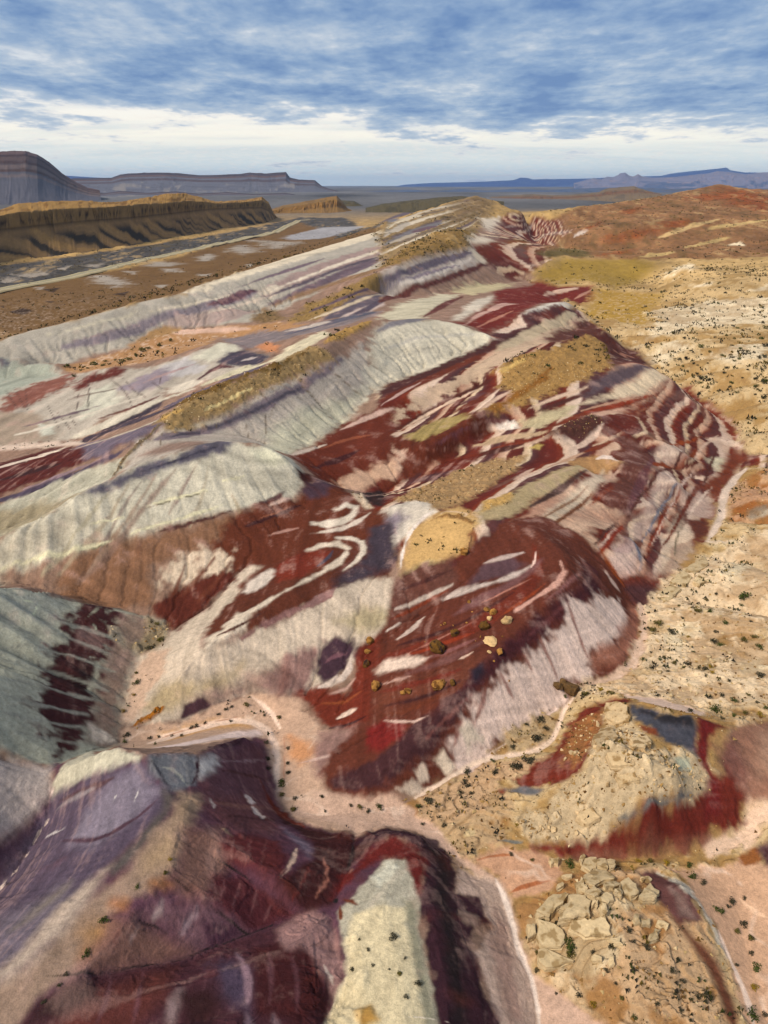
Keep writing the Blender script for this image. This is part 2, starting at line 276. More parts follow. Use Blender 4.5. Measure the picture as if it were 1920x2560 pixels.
[(169.41,985.54,42.03),(216.96,1129.35,44.62),(295.27,1163.11,49.12),(364.53,1195.67,55.07),(421.82,1229.66,59.02),(480.55,1261.58,64.42),(550.1,1341.6,76),(594.95,1376.96,82.94),(628.52,1361.97,74.66),(663.15,1345.45,70.96),(757.7,1294.56,71.3),(850.2,1235.79,71.69)],
[(190.73,930.66,26.06),(257.53,945.56,32.12),(317.2,948.36,36.59),(410.61,998.9,43.92),(491.56,984.06,44.45)],
[(26.33,127.6,18.5),(29.69,125.96,18.5),(34.39,120,17),(33.96,113.87,16),(28.04,105.13,14.5),(23.17,99.79,13.3),(19.83,96.46,12.15),(16.64,93.33,11),(12.58,88.59,9.3),(9.68,85.43,7.9),(6.9,82.47,6.5),(4.25,80.2,5.25),(1.68,78.04,4),(-1.44,76.61,1.6)],
[(31.99,94.89,3.2),(26.98,90.9,2.8),(20.58,85.99,2),(17.15,83.39,1.6),(13.85,80.92,1.2),(8.75,77.54,0.8)],
[(33.96,113.87,16),(41.82,120.04,12),(46.35,122.13,9)],
[(14.67,120.18,15),(14.19,114.05,12.5),(10.45,111.98,10.75),(6.79,109.99,9),(0,104.93,7),(-2.79,101.92,5.5),(-5.36,95.75,3.5),(-7.11,90.21,1.5)],
[(3.08,119.26,12),(2.17,114.08,10.5),(0.43,106.62,7.8)],
[(21.16,112.5,14.6),(17.17,109.07,13.3),(13.34,105.85,12),(9.64,102.51,10.5),(6.08,99.38,9),(1.3,93.39,7)],
[(-12.51,85.99,1.2),(-9.42,78.73,1),(-3.44,75.34,0.6)],
[(-14.14,154.98,16.5),(-8.36,151.3,14.5),(-3,142.38,15),(3.46,140.08,17),(7.54,140.66,17.5),(11.05,133.8,18),(16.46,132.39,18.2),(21.47,129.96,18.35),(26.33,127.6,18.5)],
[(0,168.77,7.5),(10,177.93,10),(20.84,188.82,12),(31.25,199.16,14),(40.16,201.33,16)],
[(-3,142.38,15),(-4.52,130.16,13.8),(-8.62,125.74,12.9),(-12.52,121.62,12),(-16.04,117.62,11.33),(-19.39,113.85,10.67),(-22.61,110.3,10),(-26.35,106.34,8.75),(-29.93,102.65,7.5),(-34.56,97.66,4.5)],
[(-40.48,111.05,4.8),(-33.52,115.59,7),(-30.25,122.69,9.5),(-26.84,127.03,11.25),(-23.3,131.73,13),(-20.41,139.34,14),(-17.29,147.85,15)],
[(-32.97,90.22,1),(-29.7,92.39,1.17),(-26.32,94.65,1.33),(-22.82,96.99,1.5),(-17.89,95.33,1.5),(-12.8,95.75,2),(-11.11,100.56,3.8),(-10.72,105.63,6),(-8.85,109.96,8.5),(-8.25,114.83,11)],
[(23.64,191.89,19),(33.6,208.55,20),(47.45,223.41,21)],
[(9.81,183.05,15),(16.61,187.31,17),(23.64,191.89,19)],
[(4.75,201.42,13.5),(11.2,212.95,14.25),(18.33,225.92,15),(32.99,240.08,18)],
[(21.09,137.16,18.5),(30.6,144.23,19),(41.29,155.04,18.5),(48.91,163.15,17.5),(53,165.03,14)],
[(23.97,165.22,15),(30.99,168.74,15.25),(38.27,172.41,15.5),(45.09,177.96,16.25),(52.3,183.91,17),(59.78,187.79,18)],
[(45.37,183.24,19.5),(58.89,193.47,20.5),(71.04,202.8,18)],
[(71.04,202.8,18),(76.45,189.75,15),(84.76,187.43,12.5),(91.54,195.13,7)],
[(58.59,168.4,17),(69.15,168.32,14),(75.42,167.84,12),(79.61,170.3,6.5)],
[(70.29,184.46,14.5),(81.34,185.03,9),(87.45,184.78,5.5)],
[(50.02,151.32,15.5),(56.78,151.26,13.5),(64.22,153,11.5),(68.02,154.12,7)],
[(42.44,132.45,14.5),(48.89,133.64,12.5),(53.38,133.8,11),(55.52,134.09,6.5)],
[(48.33,143.96,12.8),(58.17,147.74,9),(64.19,147.5,5.5)],
[(60.05,164.94,13.5),(68.54,164.73,10),(75.7,165.73,5.8)],
[(47.76,121.7,6.5),(47.75,113.36,4.5)],
[(31.86,90.05,4),(37.09,87.25,8),(38.73,85.21,9),(40.28,81.21,10),(44.69,81.21,10),(50.12,81.29,8),(58.12,84.47,6.5),(62.2,85.25,6.33),(66.34,86.05,6.17),(70.54,86.85,6)],
[(30.57,76.38,10),(33.84,71.57,11),(38.6,69.96,10.5)],
[(34.83,67.19,8.5),(31.58,69.47,7.5),(28.11,71.82,6.5)],
[(18.43,67.09,0.2),(22.96,65.16,0),(26.68,65.43,-0.15),(30.42,65.71,-0.3),(35.06,66.08,-0.3),(38.66,66.32,-0.15),(42.27,66.57,0),(48.18,69.07,0.5),(50.33,71.99,1.6)],
[(12.6,75.34,0.6),(16.76,72.82,1),(14.6,69.12,0.6)],
[(46.7,75.23,6),(49.76,74.51,4.5),(53.31,73.78,4.5),(56.65,73.78,4.5),(59.98,73.78,4.5),(63.31,73.78,4.5)],
[(22.91,55.47,2),(25.69,57.43,2.8),(29.24,58.06,2.65),(32.84,58.71,2.5)],
[(26.96,52.36,3),(27.48,48.26,2.5),(27.88,46.14,2.25),(28.26,44.14,2)],
[(35.88,59.44,3.3),(36.58,56.04,2.6),(36.07,51.98,1.5)],
[(45.36,62.59,-0.4),(43,57.31,-0.6),(42.08,53.71,-0.75),(41.24,50.37,-0.9),(40.83,45.83,-1)],
[(19.65,50.19,-0.6),(20.26,47.95,-0.8),(20.84,45.83,-1)],
[(-2386.8,1817.46,5),(-2233.93,2002.39,5),(-2066.76,2174.51,5),(-1886.38,2332.72,5),(-1693.93,2476.01,5),(-1490.64,2603.46,5),(-1277.82,2714.25,5),(-1056.82,2807.69,5),(-829.067,2883.17,5),(-596.008,2940.2,5),(-359.137,2978.43,5),(-119.968,2997.6,5),(119.968,2997.6,5),(359.137,2978.43,5),(596.008,2940.2,5),(829.067,2883.17,5),(1056.82,2807.69,5),(1277.82,2714.25,5),(1490.64,2603.46,5),(1693.93,2476.01,5),(1886.38,2332.72,5),(2066.76,2174.51,5),(2233.93,2002.39,5),(2386.8,1817.46,5)],
[(-6364.81,4846.56,30),(-5957.14,5339.7,30),(-5511.37,5798.69,30),(-5030.34,6220.58,30),(-4517.14,6602.68,30),(-3975.04,6942.55,30),(-3407.52,7238.01,30),(-2818.19,7487.17,30),(-2210.85,7688.44,30),(-1589.35,7840.53,30),(-957.698,7942.47,30),(-319.915,7993.6,30),(319.915,7993.6,30),(957.698,7942.47,30),(1589.35,7840.53,30),(2210.85,7688.44,30),(2818.19,7487.17,30),(3407.52,7238.01,30),(3975.04,6942.55,30),(4517.14,6602.68,30),(5030.34,6220.58,30),(5511.37,5798.69,30),(5957.14,5339.7,30),(6364.81,4846.56,30)],
[(-15912,12116.4,50),(-14892.9,13349.3,50),(-13778.4,14496.7,50),(-12575.9,15551.5,50),(-11292.8,16506.7,50),(-9937.6,17356.4,50),(-8518.79,18095,50),(-7045.48,18717.9,50),(-5527.11,19221.1,50),(-3973.39,19601.3,50),(-2394.24,19856.2,50),(-799.787,19984,50),(799.787,19984,50),(2394.24,19856.2,50),(3973.39,19601.3,50),(5527.11,19221.1,50),(7045.48,18717.9,50),(8518.79,18095,50),(9937.6,17356.4,50),(11292.8,16506.7,50),(12575.9,15551.5,50),(13778.4,14496.7,50),(14892.9,13349.3,50),(15912,12116.4,50)],
[(-32619.7,24838.6,60),(-30530.4,27366,60),(-28245.8,29718.3,60),(-25780.5,31880.5,60),(-23150.3,33838.8,60),(-20372.1,35580.6,60),(-17463.5,37094.8,60),(-14443.2,38371.8,60),(-11330.6,39403.3,60),(-8145.44,40182.7,60),(-4908.2,40705.2,60),(-1639.56,40967.2,60),(1639.56,40967.2,60),(4908.2,40705.2,60),(8145.44,40182.7,60),(11330.6,39403.3,60),(14443.2,38371.8,60),(17463.5,37094.8,60),(20372.1,35580.6,60),(23150.3,33838.8,60),(25780.5,31880.5,60),(28245.8,29718.3,60),(30530.4,27366,60),(32619.7,24838.6,60)]]
# ---------------------------------------------------------------- terrain mesh grid
NC=720
def row_radii():
    L=math.log(26.0); out=[]
    while L<math.log(40000.0):
        r=math.exp(L); out.append(r)
        L+=0.00235*min(max(r/120.0,1.0),2.3)
    return np.array(out)
RR=row_radii(); NR=len(RR); LR=np.log(RR)
TH_R=0.62+0.25*(1-sstep(60,500,RR))
Sg=np.linspace(-1,1,NC)
TH=Sg[None,:]*TH_R[:,None]
GX=RR[:,None]*np.sin(TH); GY=RR[:,None]*np.cos(TH)
def mgrid_of(x,y):
    r=np.hypot(x,y); th=np.arctan2(x,y); lr=np.log(np.maximum(r,1.0))
    row=np.interp(lr,LR,np.arange(NR)); thr=np.interp(lr,LR,TH_R)
    return (th/thr+1)*0.5*(NC-1),row
Zc=solve_terrain(TERRAIN_LINES)
GZ=height(Zc,GX,GY)
PAINT=[
((156,132,118),'m',1,2,1,0,(-225.6,267.2,-218,278.8,-206.8,287.2,-192.5,292,-178.1,297.3,-164,304.1,-152.1,316,-138.9,327.8,-125.2,341.4,-111.6,360,-94.1,370.9,-80,398,-64,429,-46,466,-25,516,0,582,36,625,95,827,175,987,143,691,139,582,92.2,295.1,101.3,262,111.9,249.5,116.1,226.4,89.3,173.2,73.4,149.6,61.7,132.9,54,120.3,47.2,109,38.3,100.2,31.3,94.8,21.1,85.4,15.8,82.1,10.6,78.7,5.8,75.7,9,66.8,12.6,61.8,16,57.6,16.2,51.6,16.3,46.4,15.5,42.2,14.6,37.9,13.5,33.5,12.8,30.2,9.5,29.7,6.4,29.3,3.3,28.9,0.3,28.6,-2.7,28.3,-5.6,27.9,-8.4,27.7,-11.2,27.4,-14,27.3,-16.7,27.2,-19.5,27.1,-22.3,27,-25.1,27.1,-27.9,27.1,-30.7,27,-33.5,27,-36.4,27.1,-39.3,27.1,-42.1,27.1,-45.1,27.2,-48.1,27.3,-51.4,27.6,-54.9,27.9,-57.8,30.6,-60.8,33.6,-63.3,36.4,-65.4,39.1,-67.1,41.6,-68.9,44.2,-70.5,46.8,-72.3,49.6,-74.4,52.7,-77,56.3,-80.4,60.6,-84.7,65.7,-90.9,72.6,-100.1,82.2,-113.7,95.9,-128.7,111.4,-146.1,129.7,-157.3,147.7,-170,168.9,-184.4,194.1,-202.1,225.5)),
((190,164,122),'s',1,1,1,0,(128,642,158,694,204,718,248,726,288,724,328,722,366,717,404,724,439,724,474,724,510,725,352,490,272,369,212.4,281.8,173.2,224.4,161,224.1,149.5,225,140.4,229.9,132.3,237.4,126.8,262.2,104.5,254.4,124.8,355.7,107,405)),
((150,116,88),'r',1,1,1,2,(130,709,229,1083,317,1176,359,1199,464,1355,537,1351,592,1372,626,1352,656,1332,712,1318,759,1292,803,1265,844,1238,448,632,422,641,397,651,371,661,344,673,310,682,275,692,237,699,204,703,167,694)),
((128,102,72),'d',1,1,1,3,(-394,578,-379,603,-362,630,-344,661,-331,713,-314,771,-295,839,-272,919,-263,1124,-243,1412,-215,1927,-103,1851,0,964,0,729,-36,629,-62,532,-92,450,-107,395,-121.2,376.4,-134.9,360.5,-145.6,340.4,-156.9,325.6,-166.9,310.9,-179.7,302.5,-192.2,294.7,-213.2,299.9)),
((96,94,94),'r',1,1,1,3,(-451,667,-443,713,-434,764,-422,822,-392,936,-365,1084,-340,1197,-307,1326,-247,1744,-229,2116,-96,2002,0,964,0,800,-116,1476,-202,1810,-208,1430,-265,1138,-301,919,-317,772,-331,710,-342,657,-351,610,-360,571,-366,533)),
((164,156,146),'d',1,1.6,2.2,0,(-304,775,-290,783,-238,699,-247,681,-275,711)),
((164,156,146),'d',1,1.6,2.2,0,(-290,922,-274,924,-240,884,-243,852,-274,877)),
((164,156,146),'d',1,1.6,2.2,0,(-246,975,-238,1021,-221,999,-219,921)),
((164,156,146),'d',1,1.6,2.2,0,(-232,1116,-216,1177,-169,1038,-189,1009,-212,1049)),
((164,156,146),'d',1,1.6,2.2,0,(-226,1278,-153,1227,-125,1168,-161,1095)),
((164,156,146),'d',1,1.6,2.2,0,(-247,835,-231,837,-217,801,-234,804)),
((164,156,146),'d',1,1.6,2.2,0,(-291,823,-270,814,-264,787)),
((164,156,146),'d',1,1.6,2.2,0,(-196,781,-178,763,-160,679)),
((164,156,146),'d',1,1.6,2.2,0,(-382,768,-360,795,-349,769,-361,747)),
((164,156,146),'d',1,1.6,2.2,0,(-380,735,-367,747,-357,714,-365,704)),
((164,156,146),'d',1,1.6,2.2,0,(-364,823,-357,849,-343,806)),
((164,156,146),'d',1,1.6,2.2,0,(-351,852,-333,898,-326,850)),
((164,156,146),'d',1,1.6,2.2,0,(-212,686,-202,689,-198,658)),
((164,156,146),'d',1,1.6,2.2,0,(-323,683,-315,690,-309,666)),
((164,156,146),'d',1,1.6,2.2,0,(-155,836,-126,718,-99,551)),
((160,160,166),'d',1,1,1,0,(-183,1340,-122,1558,-27,1494,-107,1262,-156,1253)),
((150,125,96),'d',1,1,1,0,(-195.2,306.8,-247,423,-247,464,-151.7,336.5,-133.9,357.2,-146.3,336.4,-156.5,322.2,-166,309,-189.6,296.3)),
((80,62,44),'d',1,0.6,1,0,(-274,532,-272,549,-257,536,-256,515)),
((80,62,44),'d',1,0.6,1,0,(-272,587,-264,589,-261,575)),
((80,62,44),'d',1,0.6,1,0,(-296,564,-293,564,-288,553)),
((80,62,44),'d',1,0.6,1,0,(-309,666,-298,680,-289,644)),
((80,62,44),'d',1,0.6,1,0,(-232,625,-223,647,-217,616)),
((178,173,162),'m',1,1,1,4,(-194.3,304.8,-166.9,310.9,-163.4,326,-147.5,339.6,-134.9,360.5,-123,381,-108,394,-105,413,-92,450,-80,487,-63,540,-46,577,0,761,0,488,-24,487,-42,435,-59,403,-68,367.3,-86.2,364.6,-104.3,362.2,-116.3,348,-116.7,327.4,-129.2,316,-138,299,-160.4,295.6,-187.9,291.2)),
((140,132,140),'m',1,0.5,0.6,0,(-143.6,316.5,-137.5,320.4,-131.6,325.1,-126.2,331.8,-121.2,340.5,-116.9,351.3,-111.9,361.1,-105.4,367.8,-98.5,374.5,-91.7,382.3,-86,395,-79,410,-73,426,-75,432,-83,422,-89,408,-95,394,-101.7,383.4,-108.3,375.4,-114.7,367.4,-120.4,358.4,-125.1,348.4,-129.7,339.7,-134.6,331.9,-140.1,326.2,-144.5,318.4)),
((112,86,96),'m',1,0.5,0.6,0,(-93.1,388,-86,397,-80,412,-74,430,-75,433,-83,422,-89,408,-94,391)),
((172,156,150),'m',1,0.5,0.6,0,(-110.6,360.3,-103.3,362.5,-95.9,364.5,-88.2,365.3,-81.2,369.2,-74.5,375.3,-71,401,-72,405,-79,397,-85.8,388.5,-92.6,382,-99.1,375.6,-105.6,370.1,-111.3,362.5)),
((140,118,90),'r',1,1,1,0,(-68.9,372.9,-68,408,-59,403,-50.5,369,-61.4,362.8)),
((208,198,178),'m',1,0.5,0.6,0,(-107,396,-100,408,-95,424,-88,440,-81,459,-74,479,-66,503,-58,527,-49,556,-38,588,-27,623,-14,658,0,716,-0,743,-17,740,-32,711,-46,683,-58,654,-68,609,-72,537,-79,506,-86,482,-92,457,-97,434,-103,415,-108,398)),
((166,148,144),'m',1,0.5,0.6,0,(-70,423,-62,434,-55,451,-48,468,-40,488,-31,509,-21,537,-10,565,1,598,-1,613,-14,605,-25,580,-35,549,-45,521,-53,495,-60,472,-67,452,-72,428)),
((122,108,118),'m',1,0.5,0.6,0,(-66,411,-58,420,-51,431,-44,445,-36,462,-28,478,-19,498,-9,518,0,558,-0,581,-12,558,-22,527,-31,499,-39,478,-46,458,-53,440,-60,426,-67,412)),
((200,190,175),'m',1,0.5,0.6,0,(-72,424,-67,429,-63,435,-60,443,-60,446,-66,446,-70,438,-73,427)),
((152,128,90),'r',1,1,1,6,(-50.9,372.3,-43,415,-22,440,0,457,22,514,22,493,0,449,-18.8,373.1,-34.9,353.3,-46.5,355.2)),
((112,100,116),'m',1,0.5,0.6,0,(-28.8,351.7,-20.8,353.3,-13.6,363.3,-6.3,378,1,414,-1,419,-10,406,-17.3,389.2,-24.1,375,-29.8,358)),
((190,175,168),'m',1,0.5,0.6,0,(-25.4,333.3,-19.1,340.9,-12.9,351.6,-6.4,364.6,0.2,382.6,-0.2,389.6,-7.9,380.3,-14.7,368.8,-20.9,356.5,-26,338.4)),
((100,88,108),'m',1,0.5,0.6,0,(-19.5,343.9,-12.8,353.7,-6.2,369,0.3,393.1,-0.3,399,-7.7,381.4,-14.1,364.4,-20,348.1)),
((108,94,110),'m',1,0.9,0.7,0,(-68,422,-60,435,-51,452,-43,473,-34,496,-24,522,-12,553,0,586,-0,589,-13,563,-25,533,-35,505,-44,480,-53,458,-61,439,-68,422)),
((214,204,188),'m',1,0.9,0.7,0,(-65,436,-58,452,-50,471,-42,492,-33,517,-23,546,-12,579,0,602,-0,605,-13,589,-24,558,-34,528,-43,499,-51,476,-59,454,-66,436)),
((150,124,100),'m',1,0.9,0.7,0,(-71,401,-64,411,-56,421,-47,431,-39,446,-30,456,-20,463,-10,466,0,479,-0,489,-11,491,-22,483,-31,471,-40,455,-49,439,-57,425,-64,414,-72,402)),
((196,184,170),'m',1,0.9,0.7,0,(-91.4,378.7,-84.2,388.8,-78,404,-70,417,-62,430,-62,431,-71,420,-79,407,-85,391,-91.7,379.8)),
((126,112,122),'m',1,0.9,0.7,0,(-87,421,-81,436,-74,452,-67,469,-59,489,-51,512,-43,540,-43,543,-52,519,-61,496,-68,476,-75,456,-81,438,-87,421)),
((205,196,178),'m',1,0.9,0.7,0,(-118.6,366.2,-112,373.1,-105.2,380,-98,388,-92,400,-86,414,-86,415,-93,402,-99,390,-105.9,382.3,-112.4,374.2,-119,367.3)),
((150,138,140),'m',1,0.9,0.7,0,(-141.9,323.1,-136.2,329,-130.6,335.9,-125.4,344.8,-119.9,353.8,-120.3,354.8,-125.9,345.8,-131.4,337.9,-136.6,329.9,-142.4,324)),
((196,190,172),'m',1,0.9,0.7,0,(-151.9,323.2,-146.9,329.1,-141.6,334.9,-136.4,341.8,-131.4,349.7,-126.1,357.6,-121.3,367.8,-121.3,367.7,-127,359.7,-132.3,351.7,-137.4,343.8,-142.5,336.9,-147.3,330,-152.4,324.2)),
((104,90,104),'m',1,0.9,0.7,0,(-41.9,366.7,-33.8,373.1,-25.8,381.8,-17.6,393.9,-9,412,0,453,-0,453,-10,417,-18.4,398.6,-26.5,385.2,-34.4,375.4,-44.3,387)),
((196,182,160),'m',1,0.9,0.7,0,(-37.3,355.2,-30.1,361.3,-22.9,369.5,-15.5,381.2,-7.9,396.6,0,419,-0,419,-9,401,-16.2,385.7,-23.6,373.9,-30.8,365.6,-37.5,356.2)),
((178,142,108),'d',1,1,1,5,(-136.4,295.4,-128.5,314.1,-116.4,326.4,-114.6,349.7,-92.2,359.7,-67.2,362.9,-53.6,365.2,-36.4,345.7,-49.2,318.7,-79.6,348.1,-78.3,302,-97.2,291.6,-108.9,282.5,-123.6,282.4,-134.3,294.3)),
((206,178,162),'d',1,0.5,0.6,0,(-106.2,353.5,-97.6,351.4,-90,353.4,-82.3,355.3,-74.3,355.9,-66.2,356.4,-66.6,358.6,-75.3,361.3,-83.4,360.7,-91.5,359.9,-99.8,360,-107.1,356.7)),
((170,140,105),'d',1,0.5,0.6,0,(-115.5,337.9,-110.6,344.1,-105.7,350.2,-101.1,358.5,-102,361.7,-109.2,360.7,-114.3,353.3,-116.4,339.9)),
((142,132,134),'m',1,1,1,0,(-77.6,338.8,-63.3,352.5,-48.1,341.1,-24.4,348.8,0,366.9,-2.2,356,-18.5,322.9,-36,311.8,-54.2,298.8,-61.2,294.7)),
((104,104,124),'m',1,0.5,0.6,0,(-45.1,319.3,-38.6,323.1,-32.2,329.7,-25.6,335.3,-18.8,341.9,-11.7,349.5,-4.4,360.3,-4.6,363.6,-12.3,359.1,-19.8,354.4,-27,348.6,-33.8,341.8,-40.1,333.9,-45.6,322.2)),
((190,180,172),'m',1,0.5,0.6,0,(-46,334.2,-38.7,331.1,-32.2,334.8,-26.2,343.5,-26.5,346.6,-33.5,344.9,-40.1,341.1,-46.5,337.2)),
((188,138,108),'d',1,1,1,0,(-53.9,299.8,-50.9,309.7,-42.6,296.1,-41.6,278.7,-51,296.6)),
((152,132,102),'r',1,1,1,6,(-6,661,0,964,60,1007,134,1129,155,1102,130,979,85,698,72,635,34,549,0,488)),
((186,176,160),'m',1,0.8,0.6,0,(-3,495,7,506,18,524,30,556,43,597,59,654,82,752,115,909,116,917,83,768,60,666,43,608,30,573,18,542,7,520,-3,500)),
((116,104,112),'m',1,0.8,0.6,0,(-3,529,8,545,19,565,31,589,44,622,62,688,86,786,119,939,120,945,87,808,63,707,45,639,31,605,19,586,7,563,-3,534)),
((158,138,108),'m',1,0.8,0.6,0,(-3,565,8,577,20,586,32,608,46,649,65,729,90,827,122,965,122,968,91,847,67,749,47,675,32,627,19,603,8,588,-4,569)),
((204,194,176),'m',1,0.8,0.6,0,(-4,586,8,596,20,612,33,642,49,698,69,771,94,868,124,980,124,983,96,889,70,790,50,719,33,660,20,624,8,602,-4,588)),
((132,118,104),'m',1,0.8,0.6,0,(-4,596,8,609,21,629,35,672,52,736,72,812,98,908,125,991,125,994,99,927,73,831,53,759,35,698,20,648,8,616,-4,596)),
((186,176,160),'m',1,0.8,0.6,0,(-4,609,8,630,21,664,37,717,55,782,76,854,101,941,127,1003,127,1006,102,956,77,875,56,808,37,753,21,697,8,643,-4,611)),
((116,104,112),'m',1,0.8,0.6,0,(-4,628,11,666,28,724,48,792,71,870,100,956,128,1016,128,1019,100,967,72,889,48,813,28,749,11,681,-4,630)),
((158,138,108),'m',1,0.8,0.6,0,(-4,655,11,710,29,772,50,838,75,913,102,979,130,1031,130,1034,102,988,75,930,51,864,29,802,11,731,-4,659)),
((204,194,176),'m',1,0.8,0.6,0,(-4,693,12,747,31,805,52,872,77,944,103,997,131,1043,132,1050,104,1006,78,961,53,901,31,839,12,772,-4,697)),
((132,118,104),'m',1,0.8,0.6,0,(-4,740,12,798,32,860,54,923,79,975,105,1015,133,1059,134,1066,106,1024,79,984,55,942,32,888,12,822,-5,749)),
((186,176,160),'m',1,0.8,0.6,0,(-5,830,14,868,34,902,56,954,81,996,107,1034,135,1075,136,1082,107,1043,81,1008,58,1001,36,981,14,970,-5,847)),
((116,104,112),'m',1,0.8,0.6,0,(-9,1577,29,1887,88,2369,166,2834,264,3268,108,1052,137,1091,138,1098,110,1068,282,3512,183,3167,96,2680,30,2096,-10,1596)),
((158,138,108),'m',1,0.8,0.6,0,(-11,1794,35,2260,101,2745,192,3273,300,3718,111,1081,139,1111,140,1115,447,4349,321,3995,204,3517,109,3012,35,2378,-11,1821)),
((136,116,90),'r',0.85,2,1,0,(68,903,102,1031,134,1129,155,1082,133,984,102,888,72,797)),
((180,172,160),'m',1,0.5,0.6,0,(0,671,9,699,18,749,28,812,27,832,16,798,7,751,-0,687)),
((128,124,130),'m',1,0.5,0.6,0,(0,609,13,633,26,682,42,741,62,815,63,840,44,799,26,740,11,672,-0,616)),
((196,186,165),'m',1,0.5,0.6,0,(0,751,13,795,27,844,43,896,44,910,28,902,13,857,-0,767)),
((120,100,108),'m',1,0.5,0.6,0,(26,707,34,713,43,735,54,772,55,789,45,780,36,757,26,724)),
((175,165,150),'m',1,0.5,0.6,0,(4,620,13,631,23,656,34,705,35,720,23,691,13,656,4,626)),
((130,125,132),'m',1,0.5,0.6,0,(0,1577,6,900,11,892,17,930,32,1804,21,1810,10,1746,-0,1634)),
((180,170,162),'m',1,1,1,6,(0,408,0,471,34,547,76,652,94,650,50,536,14,458)),
((120,108,126),'m',1,0.5,0.6,0,(-3,449,8,461,18,483,30,511,43,545,58,583,76,631,76,636,58,595,42,557,29,524,17,492,6,465,-3,449)),
((205,196,186),'m',1,0.5,0.6,0,(9,458,19,470,30,496,42,527,56,562,71,607,71,611,55,571,41,534,29,502,18,476,8,458)),
((150,140,150),'m',1,0.5,0.6,0,(-3,445,7,458,18,475,30,502,43,534,59,572,58,572,43,539,29,506,17,477,7,459,-3,446)),
((152,126,86),'r',1,1,1,0,(-6,472,14,586,40,651,66,731,81,692,72,635,34,547,9,481)),
((108,66,66),'m',1,0.5,0.6,0,(-2.3,388.4,6,404,17,458,27,476,39,503,52,535,67,572,83,613,101,653,101,657,83,622,66,580,51,544,38,510,26,483,15,462,6,451,-2.6,393.1)),
((206,196,180),'m',1,1,1,0,(116,937,149,991,156,945,104,707,75,648,73,665,102,742)),
((200,190,172),'m',1,1,1,0,(72,635,88,655,95,646,75,606)),
((125,72,64),'m',1,1,1,0,(148,979,213,1103,249,1085,203,925,148,755,123,748,116,770)),
((205,190,178),'m',1,0.5,0.6,0,(148,935,159,960,169,973,179,986,180,989,170,979,160,971,149,947)),
((205,190,178),'m',1,0.5,0.6,0,(194,1027,208,1080,212,1086,215,1089,214,1089,210,1090,206,1087,192,1024)),
((205,190,178),'m',1,0.5,0.6,0,(191,975,197,935,209,929,224,935,239,998,231,1032,218,1045,192,984)),
((205,190,178),'m',1,0.5,0.6,0,(136,794,155,886,165,921,175,957,176,963,169,952,162,930,151,884)),
((205,190,178),'m',1,0.5,0.6,0,(230,918,237,923,243,927,251,937,251,943,244,939,237,931,230,921)),
((116,62,54),'m',1,1,1,0,(75,646,109,714,125,675,150,707,151,676,125,649,109,626,86,631)),
((180,150,140),'m',1,0.5,0.6,0,(101,657,107,654,114,655,122,655,122,657,115,658,109,660,102,659)),
((170,120,105),'m',1,0.5,0.6,0,(127,688,132,685,137,684,143,684,144,689,140,694,134,695,128,692)),
((208,188,172),'m',1,0.5,0.6,0,(119,652,129,656,140,664,152,678,152,682,141,674,130,664,119,654)),
((150,125,70),'r',1,1,1,0,(115,722,145,794,148,755,120,700)),
((190,180,148),'m',1,1,1,0,(43,493,70,557,107,609,81,518,57,474)),
((196,190,168),'m',1,1,1,0,(-3.7,286,0,359.3,34,474,49,477,22.9,360.7,5.6,292)),
((115,70,70),'m',1,0.5,0.6,0,(18.7,342.9,26.9,367,36,400,50,462,50,469,37,426,26.9,384,18.7,348.1)),
((200,192,178),'m',1,1,1,0,(30.8,332.9,56,446,74,487,57,408,36.5,336.4)),
((126,56,40),'m',1,1,1,0,(75,509,134,635,139,586,164,583,151,520,131,493,131,527,70.9,360,55,329.8,43.1,304.3,31.1,323.9,37.8,338.3,64,419)),
((200,175,160),'m',1,0.5,0.6,0,(113,520,127,545,137,550,151,572,153,582,143,577,131,567,113,523)),
((190,160,150),'m',1,0.5,0.6,0,(31,301.2,42.6,341.8,53.7,368.5,66,395,78,410,78,410,72,433,55.7,387.9,42.8,350.2,30.9,303)),
((175,130,115),'m',1,0.5,0.6,0,(40.6,316,49,336.8,56.6,349.4,64.7,363.4,65.1,366.7,57,354.7,49.3,342,40.9,319.9)),
((180,140,125),'m',1,0.5,0.6,0,(136,526,143,535,150,545,159,564,161,571,152,555,144,543,137,529)),
((205,200,190),'m',1,1,1,0,(67.7,355,85.5,386.1,101,405,106,405,87.6,372.5,71.3,348.8)),
((205,195,188),'m',1,0.5,0.6,0,(51.4,319.4,60.1,331.9,68.7,341.8,78,354,89.4,374.4,89.7,376.7,78.4,359.5,69.2,348.2,60.6,338.1,51.7,322.3)),
((112,82,92),'m',1,0.5,0.6,0,(44.6,300.4,53.9,317,63.2,330.3,72.6,342.1,83,357.4,95.9,381.2,95.9,382.4,83.7,364,73.1,348.5,64,338.5,54.9,325.7,45,304.1)),
('S','m',0.75,1,1,0,(93,712,148,979,213,1103,251,1081,235,944,213,920,155,733,151,676,124,643,107,615,91,625,87,639,113,710)),
((160,136,80),'d',1,2,1,0,(128,640,167,692,204,705,240,707,250,678,179,569,169,616,142,596)),
((176,146,86),'d',1,2,1,0,(103,397,163,566,206,545,152,412,128,447)),
((216,202,174),'s',1,1,1.6,0,(236,632,275,668,246,579,227,581)),
((216,202,174),'s',1,1,1.6,0,(166,459,215,480,242,462,252,442,205,386,185,391,165,396,144,372.2,125.4,357.8,161,424)),
((216,202,174),'s',1,1,1.6,0,(144.5,320.7,161.5,331.9,179,333,160.2,295.7,143.8,296.3)),
((216,202,174),'s',1,1,1.6,0,(120,334.1,143.4,354.7,148.4,344,125.4,318.6)),
((216,202,174),'s',1,1,1.6,0,(367,810,390,829,383,802)),
